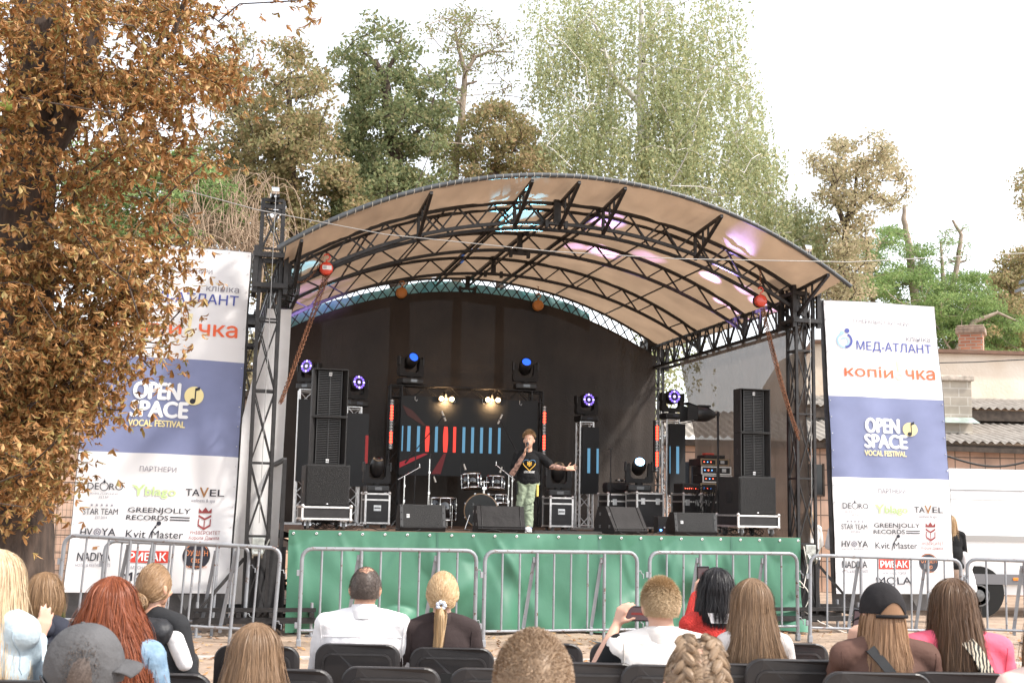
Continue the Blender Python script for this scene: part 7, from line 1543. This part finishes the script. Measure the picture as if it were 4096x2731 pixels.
# child with bob
T, hc, h, sh, nb = person('child with a light brown chin-length bob in a navy hoodie, far left', 175, 2292, 7.3, sw=.36, top=navy, puff=.022, wr=.02, skn=skin2, yaw=-.2)
long_hair(hc, HR['bob'], T, [(.15, .103, .118, 0), (.21, .106, .115, .0), (.27, .088, .092, .0), (.30, .07, .075, .01)], 2400, .004, 14, .0020, seed=12, lens=(.86, 1.04))
blob('hood', [('c', nb+Vector((-.09, -.07, -.05)), nb+Vector((.09, -.07, -.05)), .05, .05)], navy, T, .012, 3, .02)
# pale blonde woman at left, clapping
T, hc, h, sh, nb = person('woman with long pale blonde hair in a washed denim jacket clapping at the left edge', -14, 2204, 5.1, sw=.44, top=pale_denim, puff=.032, wr=.02, skn=skin2, yaw=-.35, turn=-.2, armR=((118, 2700, 5.3), (152, 2560, 5.5), (.15, .2, .95), (-1, .3, .1), .14, -1), armL=((60, 2700, 5.4), (128, 2566, 5.56), (.3, .2, .9), (1, .2, .1), .14, 1))
stm2 = mat('pale_denim_seam', (.34, .42, .48), .8); zs = nb.z; seam(T, [(-.2, zs-.13), (.2, zs-.13)], stm2); seam(T, [(.18, zs-.05), (.175, zs-.2), (.19, zs-.34)], stm2); seam(T, [(.09, zs-.14), (.07, zs-.4)], stm2)
long_hair(hc, HR['blonde'], T, [(.16, .102, .120, 0), (.26, .118, .13, -.01), (.38, .140, .145, -.02), (.52, .15, .15, -.03), (.68, .15, .13, -.03)], 4200, .010, 14, .0020, seed=13, spread=2.2, lens=(.8, 1.05))
# grey cap
def cap(hc, m_, parent, yaw=0.0, hole_=True, tilt=0.0, thm=1.62, dz=0.0, bz=0.0):
    rt = Matrix.Rotation(yaw, 3, 'Z') @ Matrix.Rotation(tilt, 3, 'X'); A_, B_, C_ = HA+.022, HB_+.020, HC+.014; b = MB()
    def fn(u, v):
        a = 2*math.pi*u; th = v*thm; se = 1-.012*abs(math.cos(3*a))**14; p = Vector((A_*math.cos(a)*math.sin(th)**.9*se, B_*math.sin(a)*math.sin(th)**.9*se, C_*math.cos(th)*1.0+.006)); return Vector(hc)+rt @ p
    b.grid(fn, 72, 18); dome = b.build('cap', m_, parent)
    b = MB(); b.ball(Vector(hc)+rt @ Vector((0, 0, C_+.006)), .008, 10, (1, 1, .6)); b.build('button', m_, dome)
    b = MB(); b.grid(lambda u, v: Vector(hc)+rt @ Vector((math.sin(-1.05+2.1*u)*(A_+.0+.02*v), B_*.62*math.cos((-1.05+2.1*u)*.9)+.022+.075*v*math.cos(-1.05+2.1*u)**.6+.0, bz-.004-.022*v*v-.03*abs(math.sin(-1.05+2.1*u))**2)), 20, 5); br = b.build('brim', m_, dome); md = br.modifiers.new('s', 'SOLIDIFY'); md.thickness = .004; bake(br)
    if hole_:
        b = MB(); pts = [Vector(hc)+rt @ Vector((A_*1.04*math.sin(q), -B_*1.04*math.cos(q), .052*math.cos(q*2.6)**1-.002+dz)) for q in [-.6+.1*k for k in range(13)]]
        low = [Vector(hc)+rt @ Vector((A_*1.04*math.sin(q), -B_*1.04*math.cos(q), -.004+dz)) for q in [-.6+.1*k for k in range(13)]]
        vs = pts+low; b.add(vs, [(i, i+1, i+14, i+13) for i in range(12)]); b.build('strap_opening', hole if hole_ is True else hole_, dome)
        b = MB(); b.tube([Vector(hc)+rt @ Vector((A_*1.05*math.sin(q), -B_*1.05*math.cos(q), -.012+dz)) for q in [-.75+.125*k for k in range(13)]], .009, 6); b.build('strap', m_, dome)
        b = MB(); b.tube([p+(p-Vector(hc)).normalized()*.002 for p in pts], .0028, 5); b.build('opening_seam', m_, dome)
    return dome
greycap = fab('washed_grey_cap_cloth', (.085, .083, .085), .25, b=.4, bs=40); blackcap = fab('black_cap_cloth', (.018, .016, .017), .15)
T, hc, h, sh, nb = person('person in a washed grey baseball cap with the peak turned right, lower left foreground', 340, 2516, 3.75, sw=.38, top=fab('grey_hoodie_cloth', (.3, .3, .32)), skn=skin, turn=-.75)
short_hair(hc, HR['grey'], T, .008, 2500, .1, back=-.45, front=.2, w_=.001); cap(hc, greycap, T, R(-62), True, .10, 1.95, -.05, .022)
# black cap girl
T, hc, h, sh, nb = person('girl in a black cap and brown sweatshirt with a black shoulder strap, holding a phone', 3533, 2344, 5.65, sw=.47, top=brownS, puff=.034, wr=.02, skn=skin2, turn=.05, armL=((3352, 2700, 5.75), (3405, 2592, 5.98), (.25, .05, .97), (.85, .5, 0), .8))
zs = nb.z; seam(T, [(-.21, zs-.03), (-.2, zs-.2), (-.215, zs-.34)], MATS['brown_sweatshirt_cloth'], .0022); seam(T, [(.21, zs-.03), (.2, zs-.2), (.215, zs-.34)], MATS['brown_sweatshirt_cloth'], .0022); seam(T, [(-.07, zs-.0), (-.06, zs-.045), (.06, zs-.045), (.07, zs-.0)], MATS['brown_sweatshirt_cloth'], .003)
long_hair(hc, hairmat('caramel_hair', [(.26, .14, .07), (.38, .22, .12), (.17, .085, .045), (.46, .29, .17)]), T, [(.15, .093, .112, 0), (.22, .100, .118, 0), (.30, .118, .122, -.01), (.38, .128, .12, -.03), (.43, .12, .11, -.04)], 2600, .009, 15, .0021, seed=14, lens=(.8, 1.06), topoff=.0, slim=.004)
cap(hc, blackcap, T, R(8), MATS['caramel_hair'], -.05)
b = MB(); pts = back_pts(T, [(nb.x+x, nb.z+z) for x, z in ((-.09, -.01), (-.05, -.06), (-.0, -.13), (.07, -.24), (.15, -.36), (.2, -.47))], .004, 2)
def strap(b, pts, w_, off=.003, nd=Vector((.5, 0, .6))):
    vs = []; 
    for i, p in enumerate(pts): t = (pts[min(i+1, len(pts)-1)]-pts[max(i-1, 0)]).normalized(); sdv = t.cross(Vector((0, -1, 0.15))).normalized()*w_/2; vs += [p-sdv+Vector((0, -off, 0)), p+sdv+Vector((0, -off, 0)), p+sdv+Vector((0, .012, 0)), p-sdv+Vector((0, .012, 0))]
    b.add(vs, [(4*i+a, 4*i+(a+1) % 4, 4*i+4+(a+1) % 4, 4*i+4+a) for i in range(len(pts)-1) for a in range(4)])
def smooth_pts(pts, n=6):
    out = []; P = [pts[0]]+list(pts)+[pts[-1]]
    for i in range(1, len(P)-2):
        for k in range(n): t = k/n; a, b2, c, d = P[i-1], P[i], P[i+1], P[i+2]; out.append(.5*((2*b2)+(c-a)*t+(2*a-5*b2+4*c-d)*t*t+(3*b2-a-3*c+d)*t*t*t))
    return out+[pts[-1]]
strap(b, smooth_pts(pts, 3), .042, .022); b.build('shoulder_strap', mat('black_webbing', (.014, .014, .015), .6), T)
b = MB(); b.rbox(pts[6]+Vector((0.0, -.012, .0)), (.055, .006, .05), .003, Matrix.Rotation(R(-40), 3, 'Y')); b.build('strap_buckle', chrome, T)
phone('white cased phone held upright by the girl in the black cap', at(3440, 2500, 6.06), (0, R(96), R(-6)))
# pink girl
T, hc, h, sh, nb = person('girl with long dark brown hair in a bright pink jacket with a zebra striped strap', 3816, 2318, 5.75, sw=.50, top=pink, puff=.03, wr=.02, skn=skin2)
zs = nb.z; seam(T, [(-.21, zs-.04), (-.2, zs-.2), (-.215, zs-.34)], pink, .0025); seam(T, [(.21, zs-.04), (.2, zs-.2), (.215, zs-.34)], pink, .0025)
long_hair(hc, HR['brown'], T, [(.16, .102, .122, 0), (.26, .112, .132, -.01), (.38, .135, .142, -.02), (.50, .155, .142, -.035), (.62, .145, .12, -.05)], 3600, .007, 11, .0021, seed=15, lens=(.72, 1.06), clumps=18)
zeb = bpy.data.materials.new('zebra_strap'); zeb.use_nodes = True; N = zeb.node_tree.nodes; L = zeb.node_tree.links; wv = N.new('ShaderNodeTexWave'); wv.inputs['Scale'].default_value = 22; wv.inputs['Distortion'].default_value = 5; wv.inputs['Detail Scale'].default_value = 1.2; tc = N.new('ShaderNodeTexCoord'); L.new(tc.outputs['Object'], wv.inputs['Vector']); rp = N.new('ShaderNodeValToRGB'); rp.color_ramp.interpolation = 'CONSTANT'; rp.color_ramp.elements[0].color = (.012, .012, .012, 1); rp.color_ramp.elements[1].position = .5; rp.color_ramp.elements[1].color = (.62, .55, .42, 1); L.new(wv.outputs['Color'], rp.inputs[0]); L.new(rp.outputs[0], N['Principled BSDF'].inputs['Base Color'])
b = MB(); pts = back_pts(T, [(nb.x+x, nb.z+z) for x, z in ((.0, -.0), (.04, -.06), (.09, -.17), (.15, -.28), (.2, -.40), (.24, -.5))], .004, 2); strap(b, smooth_pts(pts, 3), .056, .062); b.build('zebra_strap', zeb, T)
# girl lower left with long light hair
T, hc, h, sh, nb = person('girl with long straight brown hair seen from behind, lower left centre', 1020, 2498, 5.0, sw=.34, top=fab('grey_hoodie_cloth', (.3, .3, .32)), skn=skin2)
long_hair(hc, HR['light'], T, [(.16, .104, .122, 0), (.28, .122, .132, -.01), (.40, .135, .135, -.02), (.55, .14, .12, -.03)], 3600, .008, 12, .0019, seed=17, lens=(.85, 1.03))
# far right partial person
T, hc, h, sh, nb = person('partly seen person in a cream pink top at the right edge', 4215, 2430, 5.0, sw=.46, top=cream, puff=.03, skn=skin2)
long_hair(hc, HR['light'], T, [(.16, .1, .12, 0), (.3, .11, .12, -.01), (.42, .12, .12, -.02)], 1200, seed=18)
# people behind the banner and tower
T, hc, h, sh, nb = person('fair haired person in a black jacket standing behind the right banner holding white cloth', 3800, 2060, 19.6, sw=.44, standing=True, top=blackT, puff=.03, legs_m=fab('pale_trousers', (.5, .4, .34)), skn=skin2)
long_hair(hc, HR['honey'], T, [(.16, .1, .115, 0), (.3, .11, .12, 0), (.42, .10, .11, -.02)], 500, .01, 14, .004, seed=19)
blob('carried_cloth', [('c', (.20, .05, .95), (.26, .0, .55), .10, .13), ('c', (.2, 0, 1.05), (.24, .0, .9), .07, .1)], white_shirt, T, .02, 3, .04)
T, hc, h, sh, nb = person('curly haired person standing behind the right lattice tower', 3236, 2040, 21.5, sw=.42, standing=True, top=fab('pale_blouse', (.7, .68, .66)), puff=.02, skn=skin2)
long_hair(hc, HR['honey'], T, [(.16, .11, .12, 0), (.3, .14, .13, 0), (.48, .13, .12, -.02)], 500, .02, 26, .004, seed=20)
T, hc, h, sh, nb = person('person in a light grey sweater half hidden behind the left edge of the right banner', 3362, 2050, 21.5, sw=.44, standing=True, top=fab('light_grey_sweater', (.55, .56, .6)), puff=.025, skn=skin2)
short_hair(hc, HR['grey'], T, .03, 400, w_=.004)

# ---------------------------------------------------------------- the singer
s_, t_ = st(2110, 2118, .62)[0], .62; P0 = S(s_, t_, ZS); SG = thing('person', 'boy singing into a microphone with one arm stretched out, black t-shirt and sage cargo trousers', 'person', P0, SA-R(10)+math.pi, 'people')
tzp = at(2110, 1722, P0.y).z-ZS; k = tzp/1.42; sk_ = mat('singer_skin', (.62, .36, .25), .5); b2 = []
# local frame: +y faces the audience because the root is turned by pi; the boy's right hand is on screen left -> local +x
hcn = Vector((.0, 0, 1.285))*k; nbn = Vector((0, -.01, 1.13))*k; rt = Matrix.Rotation(R(-14), 3, 'Z')
def hp(x, y, z): return hcn+rt @ Vector((x, y, z))
shR, shL = Vector((.155, -.01, 1.075))*k, Vector((-.155, -.01, 1.065))*k; elR, wrR = Vector((.215, .05, .84))*k, Vector((.075, .145, 1.085))*k; elL, wrL = Vector((-.33, .03, .92))*k, Vector((-.53, .06, .895))*k
parts = [('e', hp(0, -.01, .015), (.070, .088, .100), rt), ('e', hp(0, .02, -.035), (.056, .066, .083), rt), ('c', hp(0, .045, -.088), hp(0, .05, -.09), .02, .02), ('c', hp(0, .084, .0), hp(0, .100, -.022), .007, .010), ('c', hp(-.016, .078, -.052), hp(.016, .078, -.052), .008, .008), ('e', hp(.074, -.005, -.01), (.010, .018, .028), rt), ('e', hp(-.074, -.005, -.01), (.010, .018, .028), rt),
         ('c', hp(0, -.012, -.05), nbn, .042, .048), ('e', (0, 0, .93*k), (.13, .085, .2)), ('e', (0, 0, .76*k), (.12, .085, .12)), ('c', nbn, shR, .04, .045), ('c', nbn, shL, .04, .045),
         ('c', shR, elR, .040, .032), ('c', elR, wrR, .034, .021), ('c', shL, elL, .040, .032), ('c', elL, wrL, .033, .021)]
parts += hand_parts(wrR, (-.28, .1, 1), (-.9, .3, .0), 1, .95, .9)+hand_parts(wrL, (-1, .05, .12), (0, .9, .4), 1, .12, .95, spread=.42)
legs = []
for x0, kn, an in ((.075, Vector((.095, .02, .42)), Vector((.115, .0, .085))), (-.075, Vector((.0, .05, .42)), Vector((.0, .08, .08)))):
    legs.append((Vector((x0, 0, .70*k)), kn*k, an*k)); parts += [('c', legs[-1][0], legs[-1][1], .062, .045), ('c', legs[-1][1], legs[-1][2], .043, .03), ('c', legs[-1][2], legs[-1][2]+Vector((.01, .10, -.03)), .03, .025)]
blob('body', parts, sk_, SG, .0075, 2)
sage = fab('sage_cargo_cloth', (.26, .31, .22), .08)
tr = [('e', (0, 0, .68*k), (.13, .095, .06))]
for a, c, e in legs: tr += [('c', a, c, .088, .072), ('c', c, e+Vector((0, 0, .03)), .072, .075)]
blob('trousers', tr, sage, SG, .01, 3, .03, clouds2)
b = MB(); b.rbox(legs[1][0].lerp(legs[1][1], .42)+Vector((-.082, .02, .0)), (.03, .10, .17), .01); b.build('yellow_pocket', mat('yellow_cargo_pocket', (.80, .60, .16), .8), SG)
b = MB(); b.rbox(legs[0][0].lerp(legs[0][1], .42)+Vector((.088, .02, .02)), (.03, .10, .17), .01); b.build('black_pocket', blackT, SG)
for q in (.55, .8): b = MB(); b.rbox(legs[1][1].lerp(legs[1][2], q-.5)+Vector((-.01, .070, .0)), (.11, .02, .012), .004, Matrix.Rotation(R(12), 3, 'Y')); b.build('leg_pleat', sage, SG)
ts = [('e', (0, 0, .955*k), (.165, .105, .18)), ('e', (0, 0, .78*k), (.165, .11, .14)), ('c', (-.06, 0, .715*k), (.06, 0, .715*k), .103, .103), ('c', nbn+Vector((.05, 0, -.02)), shR, .046, .058), ('c', nbn+Vector((-.05, 0, -.02)), shL, .046, .058), ('c', shR, shR.lerp(elR, .72), .060, .066), ('c', shL, shL.lerp(elL, .72), .060, .066)]
blob('tshirt', ts, blackT, SG, .0095, 3, .018, clouds2)
slv = mat('tattoo_print_sleeve', (.56, .33, .25), .7, c2=(.035, .02, .02), vs=24)
for a, c, nm in ((elR, wrR, 0), (elL, wrL, 1)): b = MB(); d = (c-a); b.tube([a-d*.18, a, a+d*.35, a+d*.8, a+d*.95], [.042, .040, .039, .029, .026], 14); b.build('tattoo_sleeve', slv, SG)
hs = mat('singer_hair', (.38, .22, .10), .45, island=[(.24, .14, .07), (.40, .26, .13), (.12, .07, .04)])
_s = (HA, HB_, HC); HA, HB_, HC = .071, .089, .103; short_hair(hp(0, -.01, .012), hs, SG, .020, 1300, .75, w_=.0022, back=.22, front=.62, top=2.0, swirl=False); HA, HB_, HC = _s
for s in (-1, 1):
    b = MB(); b.ball(hp(s*.028, .079, .012), .009, 8, (1.2, .6, .75)); b.build('eye', mat('eye_white', (.5, .48, .46), .2), SG); b = MB(); b.ball(hp(s*.028, .086, .012), .0045, 8, (1, .5, 1)); b.build('iris', mat('iris', (.05, .06, .07), .2), SG)
    b = MB(); b.bar(hp(s*.015, .088, .031), hp(s*.042, .080, .030), .005); b.build('eyebrow', hs, SG)
b = MB(); b.ball(hp(0, .086, -.050), .016, 10, (1.1, .45, .8)); b.build('open_mouth', mat('mouth_dark', (.08, .015, .012), .5), SG)
for i, (a, c, e) in enumerate(legs):
    f = Matrix.Rotation(R(8 if i == 0 else -6), 3, 'Z'); o = e+Vector((0, .045, -.045)); o.z = .045; b = MB(); b.rbox(o, (.095, .26, .06), .028, f); b.rbox(o+Vector((0, -.06, .035)), (.08, .12, .06), .025, f); sh_ = b.build('shoe', mat('white_sneaker', (.75, .76, .8), .5), SG)
    b = MB(); b.rbox(o+Vector((0, .01, .012)), (.099, .1, .035), .01, f); b.build('blue_panel', mat('blue_sneaker_panel', (.05, .08, .3), .5), sh_); b = MB(); b.rbox(Vector((o.x, o.y, .012)), (.1, .27, .022), .008, f); b.build('sole', mat('white_sole', (.8, .8, .8), .6), sh_)
MC = thing('handheld_microphone', 'dark wireless microphone in the fist of the singing boy', 'microphone', P0, SA-R(10)+math.pi); mp0 = wrR+Vector((-.035, .035, .06)); mp1 = hp(.004, .112, -.052)
b = MB(); b.cyl(mp0+(mp0-mp1)*.4, mp1, .011, .017, 10); b.build('handle', blk_plastic, MC); b = MB(); b.ball(mp1, .024, 12); b.build('grille_ball', mat('dark_grille_ball', (.05, .05, .055), .35, .7), MC)
# print on the t-shirt: heart outline, trident, slogan
def chest(x, z, off=.0):
    zz = z; y = .115-(abs(x)/.165)**2*.055-.012*abs(zz-.93*k)/.2; return Vector((x, y+off, zz))
hy = mat('yellow_print', (.80, .48, .06), .6); hb2 = mat('blue_print', (.10, .24, .42), .6); wp = mat('white_print', (.8, .8, .8), .6)
def heart(t): return (.088*math.sin(t)**3*-1, 1.1*(.052*math.cos(t)-.022*math.cos(2*t)-.008*math.cos(3*t)-.003*math.cos(4*t)))
zc_ = .93*k+.01
for nm, m_, r0, r1, rad_ in (('heart_outline', hy, math.pi*.52, math.pi*1.48, .0052), ('heart_outline', hb2, -.05, math.pi*.5, .0035)):
    segs = [(r0, r1)] if m_ is hy else [(-1.55, -.25), (.25, 1.55)]
    for a0, a1 in segs: b = MB(); b.tube([chest(heart(a0+(a1-a0)*q/20)[0], zc_+heart(a0+(a1-a0)*q/20)[1]*1.25, .0) for q in range(21)], rad_, 6); b.build(nm, m_, SG)
b = MB()
for pts in ([(0, .048), (0, -.035)], [(-.028, .035), (-.026, -.012), (-.012, -.022), (0, -.03)], [(.028, .035), (.026, -.012), (.012, -.022), (0, -.03)], [(-.026, -.012), (-.010, .0), (0, -.012)], [(.026, -.012), (.010, .0), (0, -.012)], [(-.010, .0), (-.006, .03)], [(.010, .0), (.006, .03)], [(-.028, .035), (-.016, .02), (-.014, 0)], [(.028, .035), (.016, .02), (.014, 0)]): b.tube([chest(x, zc_+z+.005, .001) for x, z in pts], .0034, 5)
b.build('trident_print', hy, SG)
tx_ = text('LOVE UKRAINE', 1, wp, None, None, bold=.02, width=.15, hgt=.03, name='lettering', shear=.15)
for v in tx_.data.vertices: v.co = chest(-v.co.x, zc_-.118+v.co.y, .004+v.co.z)
tx_.parent = SG
